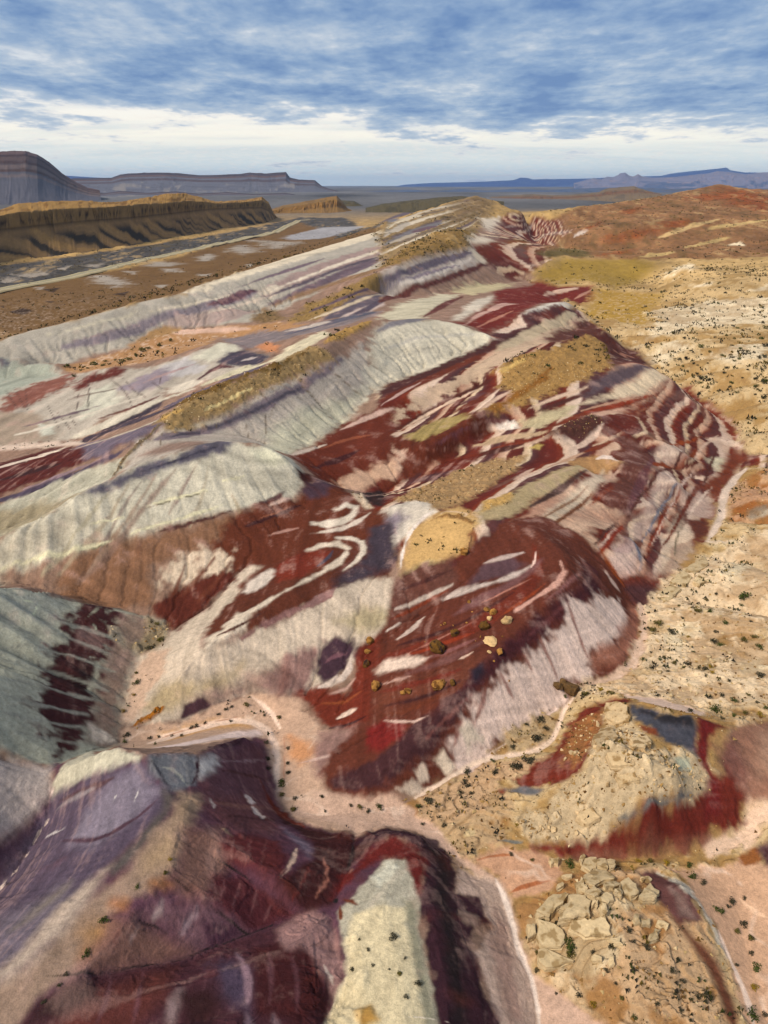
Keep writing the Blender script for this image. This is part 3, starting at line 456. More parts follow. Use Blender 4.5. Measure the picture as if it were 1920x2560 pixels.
((216,202,174),'s',1,1,1.6,0,(237,482,253,487,247,473)),
((216,202,174),'s',1,1,1.6,0,(219,538,234,526,227,516)),
((150,84,56),'r',0.85,3,3,0,(264,900,306,917,380,967,393,952,323,899,270,884)),
((150,84,56),'r',0.85,3,3,0,(487,1219,576,1330,608,1311,594,1171,513,1003,501,1115)),
((150,84,56),'r',0.85,3,3,0,(244,936,291,1030,266,954)),
((150,84,56),'r',0.85,3,3,0,(204,721,254,764,239,734)),
((150,84,56),'r',0.85,3,3,0,(326,1082,380,1131,340,1067)),
((120,106,74),'r',1,1,1,0,(141,696,193,772,206,746,192,708,153,689)),
((195,170,130),'r',1,0.5,0.6,0,(316,877,338,888,363,909,388,927,418,955,421,963,397,953,369,929,343,907,318,886)),
((188,165,122),'r',1,0.5,0.6,0,(383,901,402,905,423,912,445,922,471,940,476,952,455,945,431,932,408,922,386,909)),
((188,165,122),'r',1,0.5,0.6,0,(308,773,339,810,364,829,387,846,389,851,370,847,349,835,325,816)),
((188,165,122),'r',1,0.5,0.6,0,(242,714,253,713,265,718,280,727,283,736,271,735,258,730,244,720)),
('S','m',1,1,1,7,(-4,195.4,0,241.8,17.8,273.7,45.3,305.9,61.7,345.3,83.1,374.7,109,405,111.8,362.4,99.8,265.3,105.6,257.6,119.9,256.9,120,234,110.5,209.4,113.5,197.4,108.1,186.7,104.7,192.3,88,171.8,78,153.6,74,146.6,60.4,131.1,51.3,116.9,36.4,103,29.7,101.7,23.4,101.1,18.2,105.4,12.7,111.1,7.4,118.5,1.5,125.7,-4.9,135,-4.8,171.7)),
((192,172,152),'m',1,0.5,1.4,0,(-1,202.6,4,207.4,8.7,214.3,13.6,221.9,18.8,229,24.2,235.5,29.8,241.4,35.1,244.4,40.9,250.4,47.3,258.7,54.9,270.4,64,286.8,71.5,293.3,77.1,291.9,110,389,113,404,95.9,374,82.3,348.6,71.1,329.8,60.6,310.9,51.1,293,42.6,276.8,35.4,263.8,28.8,252.8,22.8,243.6,17.1,235.4,11.8,228.1,6.7,220.2,2.1,213.2,-1.7,205)),
((92,56,58),'m',1,0.5,0.6,0,(-1.3,226.3,4.1,229.7,9.4,237.3,15.1,245.7,21,253.6,27.4,262.3,34.1,271.3,41.3,281.3,49,293.3,58.5,312.3,69.1,335.4,69.2,338.5,59.2,324,49.1,303.4,41.1,291.8,34,283.1,27.2,275.4,20.8,267.8,14.5,258.7,8.6,250.5,3.1,241.8,-1.8,230.4)),
((118,62,52),'m',1,0.5,0.6,0,(-1.4,219.6,3.8,223.6,8.9,230.3,14.4,237.8,20.2,246.1,26.4,256.2,33,265.7,40,278.1,40,280.6,33,273.1,26.3,264,19.9,254.4,14,245.8,8.4,237.3,3.2,229.1,-1.6,221.6)),
((190,165,158),'m',1,0.5,0.6,0,(-0.7,215.7,3.5,221.6,8,230.3,12.7,239.3,12.7,240.7,7.7,233.1,3.2,224.3,-0.8,215.7)),
((106,66,62),'m',1,1,1,0,(72.9,323.2,107,387,114.2,381.1,82.1,289.6,65.6,274)),
((190,175,150),'m',1,0.5,0.6,0,(44.2,281.7,53.2,294.4,63.5,313.2,74.7,333.1,87.5,356.3,103,388,104,394,88.4,369.9,75.6,347.9,64.4,329.1,53.4,305.5,44.2,285.2)),
((98,54,50),'m',1,0.8,0.7,0,(0.1,195.4,4.5,201.9,9,207.9,13.5,212.7,18.3,218.9,23.2,225.2,28.3,231.5,33.4,236.6,38.2,240.2,38,241,33.2,241,28.1,236.5,22.9,230.7,17.9,225.6,13,218.6,8.3,211.1,4,205,-0.1,196)),
((206,184,166),'m',1,0.8,0.7,0,(4.2,200.7,9.1,207.9,14.3,214.6,19.7,221.4,25.3,227,31.1,233.3,31.1,234.7,25.3,230.5,19.6,224.8,14,217.9,8.8,209.8,4.1,201.3)),
((120,62,48),'m',1,0.8,0.7,0,(21.3,209.5,25.8,212.2,30.5,216.9,35.5,224.9,40.4,233.3,40.2,234.8,35.3,230.5,30.5,224.3,25.9,218.1,21.3,210.8)),
((200,176,160),'m',1,0.8,0.7,0,(25.5,197.9,30.6,205.8,35.9,214,41.8,223.8,41.8,225.2,36.1,219.4,30.5,209.7,25.4,198.5)),
((110,74,78),'m',1,0.8,0.7,0,(24.1,217,27.2,219.3,30.3,222.3,33.5,227.3,33.4,229.4,30.3,227.8,27.1,223.3,24.1,218.3)),
((204,182,164),'m',1,0.8,0.7,0,(43.2,206.8,48.3,209.6,53.7,213.7,59.3,217.7,65.5,223.9,65.7,225.3,59.5,220.5,53.8,216.4,48.3,211.6,43.1,206.8)),
((96,56,54),'m',1,0.8,0.7,0,(44.1,204,48.6,205.6,53.3,208.4,58.6,213.1,64.2,218.5,64.4,219.8,58.9,216.4,53.7,212.3,48.6,207.6,44,204)),
((130,66,46),'m',1,0.8,0.7,0,(45.2,189.5,50,190.7,55.6,194.8,62.2,201.9,69.6,209.7,77.7,218.4,86.9,229.5,96.5,241.3,96.9,242.8,87.4,232.5,78.6,222.6,70.6,214.3,63.4,207.6,56.5,200.3,50.6,194.9,45.2,190.1)),
((196,166,148),'m',1,0.8,0.7,0,(48.3,186.3,53.6,189.7,59.3,193.7,67.2,203.7,75.8,214.7,76,215.4,68.1,207.5,60.2,197.9,53.8,191.5,48.2,186.4)),
((130,64,44),'m',1,0.8,0.7,0,(29.1,183.4,33.9,183.1,38.5,182.8,43.1,182.9,47.7,183.5,47.7,184.1,43.3,185.8,38.8,186.8,34.1,186.5,29.2,184.5)),
((198,174,156),'m',1,0.8,0.7,0,(34.9,180.7,38.6,181.1,42.2,182,45.6,182.9,49.5,186,49.5,186.6,45.5,184.1,42.1,183.7,38.6,182.8,35,181.2)),
((92,54,52),'m',1,0.8,0.7,0,(20.8,181.7,24.9,180.1,29.1,180,33.3,180.4,37.7,182.4,37.7,183,33.6,183.8,29.3,183.4,25.1,182.9,20.8,182.3)),
((190,160,140),'m',1,0.8,0.7,0,(39.7,162.4,44.9,167.9,50.1,173.1,55.3,177.9,55.3,178.4,50.2,174.7,45.1,170,39.9,163.4)),
((112,64,54),'m',1,0.8,0.7,0,(49.6,156,55.8,165.2,60.5,170.9,67.4,184,73.3,192.8,83.5,211.9,83.3,212.7,72.8,195,66.6,185.6,60.3,174.5,55.3,167,49.5,156.6)),
((196,168,152),'m',1,0.8,0.7,0,(51.5,154.9,57.3,164.1,61.1,168.4,67.9,181.4,73.4,190.1,81.8,205.3,81.8,206,73,190.9,67.4,182.2,60.5,168.6,57,164.8,51.5,155.4)),
((140,70,44),'m',1,0.8,0.7,0,(46,146.2,50.4,150.2,55.1,155.7,60.7,165.1,64.1,169.6,70.7,184.1,70.3,184.2,63.5,170.9,60,165.9,54.8,157.9,49.9,150.8,45.9,146.2)),
((166,136,94),'r',1,1,1.6,0,(38.5,243.9,51,261.2,60.4,265.8,85.4,295.3,91.7,293.4,81.6,250,65.2,229.1,50.4,215.8,41.9,207.7,33.1,204.2,30.2,204,40.7,217.9,38.8,234.3)),
((146,106,64),'r',1,1,1.6,0,(31.1,205.1,44.5,223.3,57.8,244.7,53.9,231.3,37.9,209.1,33.1,204.2)),
((200,172,120),'r',1,1,1,0,(39.2,243,49.8,254.2,50.5,250.9,41.3,241.2)),
((96,56,54),'m',1,1,1,0,(108.5,363.3,125.3,355.5,123,325.1,82,249.9,90.9,291.7)),
((160,120,105),'m',1,0.5,0.6,0,(92.9,289.1,96.7,291.8,111.8,327,115.2,326.8,116.7,330.8,115.1,335.8,112.3,337.9,94.4,293.5)),
((106,92,98),'m',1,1,1,0,(68.2,229,81.3,247.6,99.9,265.3,102.9,264.1,76.4,230.2,63,216.7)),
((126,62,44),'m',1,1,1,0,(71.4,207.7,101.6,248.6,122.7,284.8,120.6,235.5,116.2,222.9,101.7,204.5,90.2,198.1,88.2,204.8,76.9,196.1,72.5,197.7)),
((176,142,126),'m',1,0.5,0.6,0,(88.3,229,96.4,236.3,103.5,241.7,108.3,242.2,109.9,237.2,106.9,227.5,100.6,219,89.6,202.7,89.6,202,101,218.1,107.8,227.1,118.5,251.9,112.4,249.3,107.2,250.6,97.6,240.8,88.4,229.8)),
((165,115,98),'m',1,0.5,0.6,0,(78.4,213.1,87.3,223.9,95.3,231.8,100.1,232.3,100.6,226.3,94.8,212.3,95.4,212.9,101.8,227.4,101.7,234.9,96.3,234.7,87.8,226.1,78.5,213.8)),
((206,190,165),'m',1,1,1,0,(58.1,208.4,71.1,222.1,100.1,262.5,103.9,256.5,84.8,231.1,68.6,215.7)),
((150,70,45),'m',1,0.5,0.6,0,(59,200.9,65.4,205.6,73.3,214.1,81.9,224.4,91.3,235.9,91.4,236.6,82.7,228,74.3,218.9,66.4,210.1,59.4,202.7)),
((185,150,130),'m',1,0.5,0.6,0,(58,202.5,64.2,208,71,214.9,78.2,222,86,229.9,86.2,230.6,78.7,224.1,71.3,217,64.5,210,58.3,203.7)),
((210,190,176),'m',1,0.5,0.6,0,(106.9,214.4,107,210.4,108.7,208.8,111.3,209,112,210.2,111.5,213.7,109.7,214.7,108,216.3)),
((112,60,50),'m',1,1,1,0,(-1.4,199.5,6.6,193.5,23,206.2,31.5,198.9,19.3,186.4,10.5,177.2,3.6,172.2,-1.2,168.7)),
((166,150,106),'m',1,1,1,0,(6.3,194.1,14,205.8,24.4,206.7,24.6,199.2,16.3,191.2,9.6,187.1)),
((118,80,90),'m',1,0.5,0.6,0,(11.5,183.7,16.2,186.7,20.8,190.2,25.2,194.4,25.1,194.4,20.1,190.3,15.6,186.7,11.3,183.7)),
((190,168,142),'m',1,0.5,0.6,0,(25.4,189.1,29.4,187.9,33.4,187.8,37.3,187.7,41.1,186.9,44.9,186.6,45.2,188.3,41.7,190.9,37.9,192.9,34,194.8,29.9,194.3,25.4,189.6)),
((216,206,196),'m',1,0.6,1,0,(32.4,200.6,38.5,202.6,40.7,197.8,35.2,198.9)),
((192,180,148),'m',1,1,1,0,(40.3,201.6,48.2,204.4,58.6,209,53.8,199.1,44.6,192.7,40,195.5)),
((96,64,60),'r',1,1,1,0,(42.3,182.5,48.7,188.6,60.2,197.9,61.8,192.9,59.2,187.4,50.3,183.4)),
((202,182,168),'m',1,0.5,0.6,0,(61.9,192.9,57.7,187.3,53.7,183.1,49,178,49,176.8,53.6,179.5,58.3,185.3,62.2,192.8)),
((186,166,112),'m',1,1,1,0,(39,179.8,41.2,181.6,43.2,180.6,41.2,178.2)),
((176,142,106),'m',1,1,1,0,(45.9,169.3,54.1,173.6,61,169.6,55.4,164.8,47.3,161.4)),
((216,200,188),'m',1,0.5,0.3,0,(54.4,171.2,56.5,171.7,58.1,171.1,59.4,169,59.5,169,59.3,174.2,57.2,174.3,54.5,171.8)),
((130,66,50),'m',1,0.5,0.6,0,(52.2,175.3,57,177.9,62.6,183.9,68,191.4,68,192.1,62.3,185.8,57.2,180.8,52.4,176.4)),
((195,170,150),'m',1,0.5,0.6,0,(55.8,180,59.5,182.5,63.4,186.1,67.4,191.7,67.3,191.7,63.2,187.4,59.5,183.7,55.9,180.6)),
((120,58,44),'m',1,1,1,0,(10.5,176.1,17.9,184.3,25.7,186.2,26.8,179.8,18.1,172.9,11.9,169.3)),
((100,70,74),'m',1,1,1,0,(7.3,172.1,13.5,174.9,19.8,171.6,14.1,166.6)),
((196,172,156),'m',1,1,1.5,0,(-2.6,191.3,0,193.1,5.7,184.5,3.7,178.5,0,173.8,-4.3,177.5)),
((110,58,50),'m',1,0.5,0.6,0,(-0.1,186.2,1.3,184.6,2.8,182.9,4.3,181.8,4.5,182.3,3.2,184,1.7,185.7,0.1,186.8)),
((120,70,60),'m',1,0.5,0.6,0,(-1.3,179.7,-0.2,178.6,1.1,178,2.4,177.5,2.6,178,1.4,179.1,0.2,179.7,-1.2,180.2)),
((168,142,110),'r',1,1,1.4,0,(1,143.5,7.2,156.8,17.9,170.8,30.4,175.4,38,175.6,32,163.6,22.9,146.9,16.4,138.7,10.7,135.1,5.1,143.4)),
((125,85,78),'m',1,0.5,0.6,0,(22.8,146.1,27,150.4,31.3,155.3,36.2,161.7,36.2,162.2,31.6,158.1,27.1,153.2,22.8,146.5)),
((190,165,150),'m',1,0.5,0.6,0,(30.4,154,32.5,156,34.7,158.5,37.1,163.5,37.3,164.5,34.9,162,32.6,158.4,30.5,154.9)),
((176,160,126),'m',1,1,1,0,(20.7,138.1,28.6,144.1,38.1,155.2,48.8,166.8,50.5,163.6,40.1,149.3,30.7,138.4,25.6,131.8,18.7,129.4)),
((188,158,110),'r',1,1,1,0,(20.8,138.9,28.6,144.1,26.7,138.8,20.7,134.3)),
((90,68,64),'m',1,0.5,0.6,0,(31.1,137.4,35.3,141.7,39.9,147.5,44.4,153.5,49.5,161.3,49.5,162.3,44,155.2,39.3,149.6,35,143.6,31,137.9)),  # maroon shadow along the crest, painted into the ground colour
((198,182,162),'m',1,1,1,0,(30,129.7,38.8,143.1,48.5,156.9,54.8,166,53.7,159.9,44.6,145.2,34,130.3)),
((128,86,68),'m',1,0.5,0.6,0,(32,127.6,36.2,133.1,40.3,138.6,44.7,145.6,48.4,151.3,48.2,151.4,44.2,146.3,40,140,36.1,134.5,32,128)),
((150,120,100),'m',1,0.5,0.6,0,(32.7,133.2,36.3,137.5,40.1,142.3,43.9,147.8,47.6,153.1,47.5,153.1,43.7,148.3,39.9,143.3,36.2,138.4,32.7,133.6)),
((96,66,72),'m',1,1,1,0,(17.7,124.1,23.3,128.6,28.9,129.1,31.4,125.3,28.2,119.8,21,118,15.7,116.6,14.4,116.8)),
((215,212,210),'m',1,0.4,0.4,0,(28.1,128.5,27.6,127,26.9,126.7,26.3,127.2,26.2,128.1,26.8,130,27.6,131,28.2,130.5)),
((196,166,122),'d',1,1.4,1,0,(5.2,131.4,9.6,134,15.8,137.9,19.3,132.1,17.7,126.4,16.2,122,11.1,120,5.8,119,3.4,120.1,4.4,127.2)),
((192,180,132),'m',1,1.6,1,0,(3.1,119.1,9,121.3,11.7,120,6.6,117.9,3.7,116.2)),
((150,118,82),'r',1,0.5,2,0,(9.6,132.3,12.6,132.5,15.2,131.8,17.8,129.5,17.9,129.9,15.5,133,12.5,133.7,9.6,132.7)),
((202,194,182),'m',1,1.1,1,0,(-2,140,5.1,143.4,9.1,141.5,10.9,135.1,5.7,131.4,2.9,127.6,0,123.8,-1.8,122)),
((142,132,142),'m',1,1.5,1,0,(-3,137.5,3,138.4,4.9,135.8,1.9,130.3,-0.9,127.2)),
((214,204,196),'m',1,0.5,1.3,0,(10.4,135.9,7.9,134.1,5.6,131.4,4.1,127.9,3.4,124.2,3.1,120.5,3.2,120.5,3.8,123.8,4.6,127.5,6.1,130.6,8.2,133.2,10.5,135.9)),
((120,92,74),'r',1,0.5,0.6,0,(17.9,128.3,16.8,124.2,15.7,120.3,14.6,116.8,14.7,116.8,16,120.2,17.1,124.2,18,128.3)),
('Z','m',0.82,1.5,1,0,(95.9,244.9,105.7,257.6,119.8,256.9,120.1,233.9,110.5,209.4,111.4,201,101.8,191.7,87.8,171.3,78,153.6,73.8,146.1,60,130.8,53.8,128.8,48.2,131.1,49.5,139.3,56,149.2,65.3,165.6,72,180.4,71.3,189,70,194,82.5,216.7)),
((114,74,70),'m',1,1,1,0,(65.7,188.4,71.3,189,72.5,180.8,65.3,165.6,55.6,148.8,50,146.8,55.2,159.9,61,168.4)),
((112,76,82),'m',1,0.5,0.6,0,(72.6,181.4,65.6,168.4,62.9,164.8,58.3,154.6,56.4,149.5,57.3,149.7,60.4,153.7,65.7,164.9,67.7,168.2,73.3,181.2)),
((150,72,38),'m',1,0.5,0.6,0,(78,169.1,74.1,166.1,68.8,157.9,64.3,150,61,144.6,56.7,136.5,56.9,136.4,61.8,144.3,65.5,150,69.7,157.5,75,166.2,78.5,169.5)),
((148,66,34),'m',1,0.5,0.6,0,(53.7,144.5,48.4,136.9,44.6,131,42.2,125.8,42.8,125.6,46.2,130,49.1,134.3,53.9,144)),
((145,75,45),'m',1,0.5,0.6,0,(93.1,200.4,83.4,187.3,79,185.2,72,178.5,71,175.8,77.4,180.1,84.2,186.2,93.2,199.6)),
((212,196,182),'m',0.55,1,0.7,0,(73.7,185.5,78,188.9,87.8,197.8,85.6,189,82.8,186.2,77.5,182.6)),
((214,196,184),'m',0.55,1,0.8,0,(68.3,166.7,76.5,177.9,76.4,169.2,71.8,165.9,64.4,152.1,59.7,145.2,54.6,138.3,54.9,143.6,61.5,152.2)),
((122,130,150),'m',1,0.4,0.3,0,(76.6,169.2,73.3,167,68.9,160.7,63.9,151.3,61.6,148.5,56.6,139.5,56.7,139.4,62,148.3,64.6,151.5,69.4,160.5,73.7,166.8,76.7,169.1)),  # bluish shadow edge of the white spur, painted on
((216,196,190),'m',0.55,1,0.8,0,(43.9,124.4,48.1,131.1,52.9,138,55.7,136,53,128.7,46.7,123.4)),
((130,136,156),'m',1,0.4,0.3,0,(53.6,138.7,53.1,133.3,53.4,131.3,52.8,128.3,53,128.3,54.4,132.3,54.7,135.9,53.7,138.7)),  # painted blue shadow down the right edge of this nose
((198,186,166),'m',0.5,1,1,0,(59.7,137.7,66.2,149.7,71.6,156.7,72.5,149,70.3,141.9,62.7,133.4,58.8,130.9)),
((130,120,100),'m',1,0.5,0.6,0,(69.9,150.8,67.4,146.5,64.9,140.8,63.7,136.4,63.8,136.3,65.5,141.1,67.8,146.3,70,150.7)),
((202,196,172),'m',1,1,1,0,(94.5,196.8,101.6,199.2,99.4,192.2,94.7,188.8)),
((182,162,152),'m',1,1,1,0,(76.2,167.5,82.1,173.4,85,167,80,158.5,74.4,159.4)),
((112,66,60),'m',1,1,1,0,(73.1,156,80,158.5,76,150,72.3,146.3)),
((128,70,58),'m',1,1,1,0,(107,206.5,111.4,201,101.8,191.7,87.3,170.3,84.3,175.6,93.7,187.2)),
((166,112,78),'s',1,1,1,0,(90.2,171.4,101.1,184.7,110.1,185.5,114.7,182.7,96.5,147.8,83.7,154.2)),
((160,90,58),'s',1,1,1,0,(89,166.1,101.1,179,105.8,176.3,97.3,164.7,89.8,160,84.6,156)),
((140,135,130),'s',1,1,1,0,(90.4,161.5,96.7,163.1,94.9,158.9,90.4,158.4)),
((206,190,176),'d',1,0.5,0.6,0,(105.3,192.8,98.8,186.7,91.9,177.8,86.9,168.5,83.4,160.9,78.9,153.7,74.5,146.3,74.7,145.7,79.3,151.2,85,160.1,88.3,167.1,92.4,174.8,98.6,183.3,104.8,190.8)),
((215,200,185),'s',1,0.5,0.6,0,(74.5,146.3,76.5,143.6,79.4,142.6,83.1,143.3,86.3,143.7,86.2,143.8,83.3,144.4,80.4,144.9,77.4,145.4,74.7,146.8)),
((110,52,40),'m',1,1,1,0,(81.8,144.6,83.6,144.7,84.3,143.8,82.1,143.3)),
((200,180,142),'s',1,1,1,0,(74.2,144.3,87.6,144.7,99.3,145.2,112.5,147.7,93,116.6,85.9,116.5,79.9,118.1,74.1,120.4,68.1,122.8,61.1,123.7)),
((96,58,56),'m',1,0.7,0.7,0,(90.1,198.2,82,186.6,75.2,177.8,68.1,167.4,64.1,162.1,58.4,151.4,55.8,147.7,56,147.7,59,151.1,64.7,161.9,68.8,167.1,75.2,176,82.6,186.3,90.3,198.1)),
((206,184,172),'m',1,0.7,0.7,0,(87,186.3,80.4,176.8,74.3,166.6,70.4,160.1,65.9,151.4,63.6,148.2,58.8,139.5,59,139.5,63.9,148,66.5,151.7,70.9,159.8,75,166.8,80.7,176,87.1,186.2)),
((116,60,48),'m',1,0.7,0.7,0,(90.3,184,83.1,174.9,77.4,166.4,72.5,158,68.2,150.5,64.5,145.2,59.8,137.6,60,137.6,64.8,144.5,68.8,150.2,73.3,157.6,78.3,165.9,83.7,174,90.5,184)),
((205,186,172),'m',1,0.7,0.7,0,(89.4,178.4,83.3,171,78.5,164.6,73.7,156.3,73.9,156.2,78.8,163.8,83.5,170.2,89.5,178.4)),
((98,58,54),'m',1,0.7,0.7,0,(102.1,205.8,95.4,194.9,90.2,185.5,86,176.8,86.2,176.7,91.2,185.7,96.2,194.6,102.3,205.7)),
((200,176,160),'m',1,0.7,0.7,0,(108,219.6,101.4,211.6,94,200.7,86.8,188.4,87,188.4,94.3,199.8,101,209.5,108.2,219.5)),
((150,78,46),'m',1,0.7,0.7,0,(103.1,218.7,94.3,207.3,87.8,200.6,79.9,190.8,79.7,190.2,86.7,197.6,93.5,204.6,103.2,218.6)),
((100,64,62),'m',1,0.7,0.7,0,(53.2,146.2,48.8,139.1,45.1,132.6,42.4,128.7,42.5,128.3,45.5,132,49.1,138,53.3,146.2)),
((200,178,166),'m',1,0.7,0.7,0,(51,140.7,46.8,133.3,44.2,129.8,41.5,125.2,41.7,125.1,44.5,129.3,47.1,132.8,50.9,140.2)),
((186,178,166),'m',1,1,1,8,(-189,294.2,-161.2,297.5,-137.9,296.9,-126.1,281.3,-109.6,283.2,-95.7,280.6,-81.1,289.8,-69.7,304.1,-63.4,301.7,-44,276.6,-46,251,-65.8,255.4,-78.4,251,-76.6,238.6,-90.7,232.1,-98.8,212,-120.2,210.6,-138.2,203.7,-161.9,245.3)),
((164,170,158),'m',1,1,1,0,(-180.6,297,-161.2,297.5,-155.1,296.2,-137.9,296.9,-129.9,283.7,-137.8,275.8,-143.7,259.4,-158.2,253.9)),
((118,118,130),'m',1,1,1,0,(-170.7,296.8,-161.1,297.5,-155.5,294.8,-158,293.5,-169.3,292.9)),
((142,98,90),'m',1,1,1.5,0,(-137.4,274.9,-127.1,283.9,-118.7,269.8,-123.8,254.1,-127.3,242.9,-131.8,234.9,-141.7,255.4)),
((112,58,54),'m',1,1,1.3,0,(-117,262,-117.6,274.1,-114.3,280.4,-110.4,276.1,-108.5,285.6,-102.5,280.1,-102.4,272.6,-110.8,265.6,-113.6,258.8)),
((166,152,136),'m',1,1,1,0,(-157.5,237.7,-134.3,240.1,-121,237.9,-105.7,219.9,-103.6,212.9,-120.2,210.6,-140,207)),
((152,142,152),'m',1,1,1,0,(-98.6,255.9,-91.5,272.8,-80.3,286.3,-74.4,275.3,-81.6,256.7,-88.5,251)),
((198,197,182),'m',1,1,1,0,(-108.2,258.3,-103.4,264.8,-92.7,241.1,-97.5,233.4,-101.1,226.1,-105.3,235)),
((196,197,184),'m',1,1,1,0,(-114.5,226.4,-108.9,224.1,-105.3,217.6,-109.5,216.4)),
((185,182,182),'m',1,1,1,0,(-88.1,280.3,-80.5,287.2,-68,273.4,-70,266,-80.1,264)),
((84,70,68),'m',0.75,0.5,0.4,0,(-116.6,276.5,-109.8,258.6,-104.7,243.8,-100.5,230.4,-100.4,230.5,-103.9,243.3,-109.3,258.8,-116.6,276.5)),
((84,70,68),'m',0.75,0.5,0.4,0,(-104.5,268.1,-97.2,257.3,-91.2,246.7,-85.6,234,-85.5,234,-90.7,246.8,-97.2,258.2,-104.5,268.1)),
((84,70,68),'m',0.75,0.5,0.4,0,(-102.4,272.6,-97.2,263.6,-92.2,254.8,-87.5,247.2,-87.3,247.2,-92.1,255.7,-96.9,263.7,-102.3,272.6)),
((84,70,68),'m',0.75,0.5,0.4,0,(-120.9,247.1,-114.9,236.5,-109.5,227.2,-104.4,218.9,-104.3,219,-109.1,227.3,-114.6,236.7,-120.8,247.1)),
((84,70,68),'m',0.75,0.5,0.4,0,(-114.1,238.7,-109.8,232.1,-105.6,225.7,-101.7,220.2,-101.5,220.2,-105.5,226.5,-109.5,232.2,-114,238.7)),
((84,70,68),'m',0.75,0.5,0.4,0,(-88.9,263.8,-85.6,258.8,-82.6,254.7,-79.8,251.4,-79.7,251.4,-82.8,256.3,-85.9,260.4,-88.9,263.8)),
((84,70,68),'m',0.75,0.5,0.4,0,(-93,257.1,-89.6,252.3,-86,246.8,-82.7,242.3,-82.5,242.3,-86,247.7,-89.7,253.1,-93.2,257.9)),
((84,70,68),'m',0.75,0.5,0.4,0,(-114.2,260.4,-110.4,249.3,-107.2,240.1,-103.7,230.7,-103.6,230.7,-106.5,239.6,-110.1,249.4,-114.1,260.4)),
((84,70,68),'m',0.75,0.5,0.4,0,(-108.9,235.9,-106.1,231.2,-103.4,226.7,-100.5,222.3,-100.7,223,-103.3,227.5,-105.9,231.4,-108.8,235.9)),
((84,70,68),'m',0.75,0.5,0.4,0,(-85.6,271.1,-84.7,266.1,-83.9,262,-82.7,257.2,-82.5,257.3,-83.2,261.3,-84.4,266.2,-85.6,271.1)),
((84,70,68),'m',0.75,0.5,0.4,0,(-147.1,269.9,-139.9,258.4,-133.7,249,-128.4,241.4,-128.3,241.5,-133.7,249.9,-140,259.4,-147,269.9)),
((84,70,68),'m',0.75,0.5,0.4,0,(-144.6,272.3,-137.7,260.6,-131.4,250.2,-126.1,241.7,-126.3,242.5,-131.5,251.1,-137.4,260.7,-144.5,272.3)),
((84,70,68),'m',0.75,0.5,0.4,0,(-137.4,266.8,-132.9,257.2,-128.8,248.7,-124.7,240.6,-124.6,240.7,-128.1,248.1,-132.6,257.3,-137.3,266.8)),
((96,70,66),'m',0.7,0.5,0.6,0,(-113.8,248.6,-108.8,250.9,-103.9,253.8,-98.6,255.9,-98.9,256.7,-104.6,255.3,-109.8,253.1,-114.2,249.3)),
((202,200,184),'m',1,1,1,0,(-77.2,285.3,-69.7,304.1,-63.1,299.9,-56.5,290.2,-62.6,287.1,-69.3,279.3)),
((86,78,98),'m',1,1,1,0,(-63.4,291.5,-57.6,296.3,-43.9,276.6,-45,259.9,-58.3,269.7,-65.3,277.6)),
((190,180,178),'m',1,0.5,0.6,0,(-55.7,275.3,-53.4,274.9,-51.4,275.3,-49.6,277.4,-49.8,278.2,-52.2,279.5,-54.2,278.2,-55.9,276.2)),
((100,70,76),'m',1,0.5,0.6,0,(-67.9,255.7,-65.3,263.8,-61.8,268,-56.5,265.9,-56.7,267.5,-63.4,274.5,-66.8,267.7,-68.5,257.2)),
((205,198,182),'m',1,0.5,0.6,0,(-99,212.7,-94.2,214.1,-90,216.7,-86.4,221.2,-83,226.3,-79.4,231.5,-76.5,238.7,-77.6,241.5,-82.7,239,-86.4,233.7,-90.2,229.1,-93.5,223.8,-96.9,219.2,-99.7,214)),
((86,72,88),'m',1,0.5,0.6,0,(-85.1,186.5,-80.3,186.6,-76.3,188.3,-72.2,189.9,-68.8,193.8,-76.1,229.5,-75.4,241.4,-75.9,242.1,-79,235.5,-82,229,-85.8,224.5,-89,218.6,-88.2,204.1,-86.7,189.9)),
((206,198,184),'m',1,0.5,0.6,0,(-76.8,245.8,-72.3,245.6,-68.7,248.2,-66,253.7,-66.7,256,-71.4,256.4,-75.1,253.7,-77.9,248.7)),
((112,98,118),'m',1,0.5,0.6,0,(-61.8,194.8,-54.5,185.8,-50.1,185.2,-47.1,189.6,-44.2,195.2,-41.1,200.8,-38,207.2,-38.2,234.4,-41,250.3,-47.8,257,-52.5,252.9,-56.7,247.3,-61.2,243.8,-65.9,241.1,-70.2,237.5,-68.3,215.1)),
((196,190,166),'m',1,0.5,0.6,0,(-65,248.4,-59.6,251.3,-53.9,252.6,-46.5,244.8,-39.7,238.5,-41.9,251,-50.9,266.2,-56.3,261.8,-61.1,255.8,-65.4,249.9)),
((206,188,174),'d',1,0.5,0.6,0,(-126.2,207.9,-120.6,207,-115.7,207.4,-110.7,207.7,-105.7,207.9,-94.4,195.4,-84.8,184.6,-76.5,176,-77.4,178.2,-90.3,197.3,-102.6,212.6,-107.4,211.8,-112.5,211.6,-117.2,210.6,-122.2,210.3,-126.9,209.2)),
((100,50,48),'m',1,1,1.4,0,(-121.7,176.5,-116.1,183.4,-109.7,190.3,-100.8,200.4,-84.2,184.2,-69.2,171.1,-64.3,171.3,-62.1,161.3,-68.2,158.8,-76.6,157.8,-83.7,155.3,-89.9,152.5,-96,148.1,-101.1,142.7)),
((212,198,184),'m',1,0.5,0.6,0,(-106.1,177.6,-102.1,178.5,-98.4,179.9,-94.6,181.2,-91.3,183.6,-88.9,188.1,-90.1,190.4,-95,190.8,-98.4,188.4,-101.4,185.3,-104.3,182.2,-106.8,178.6)),
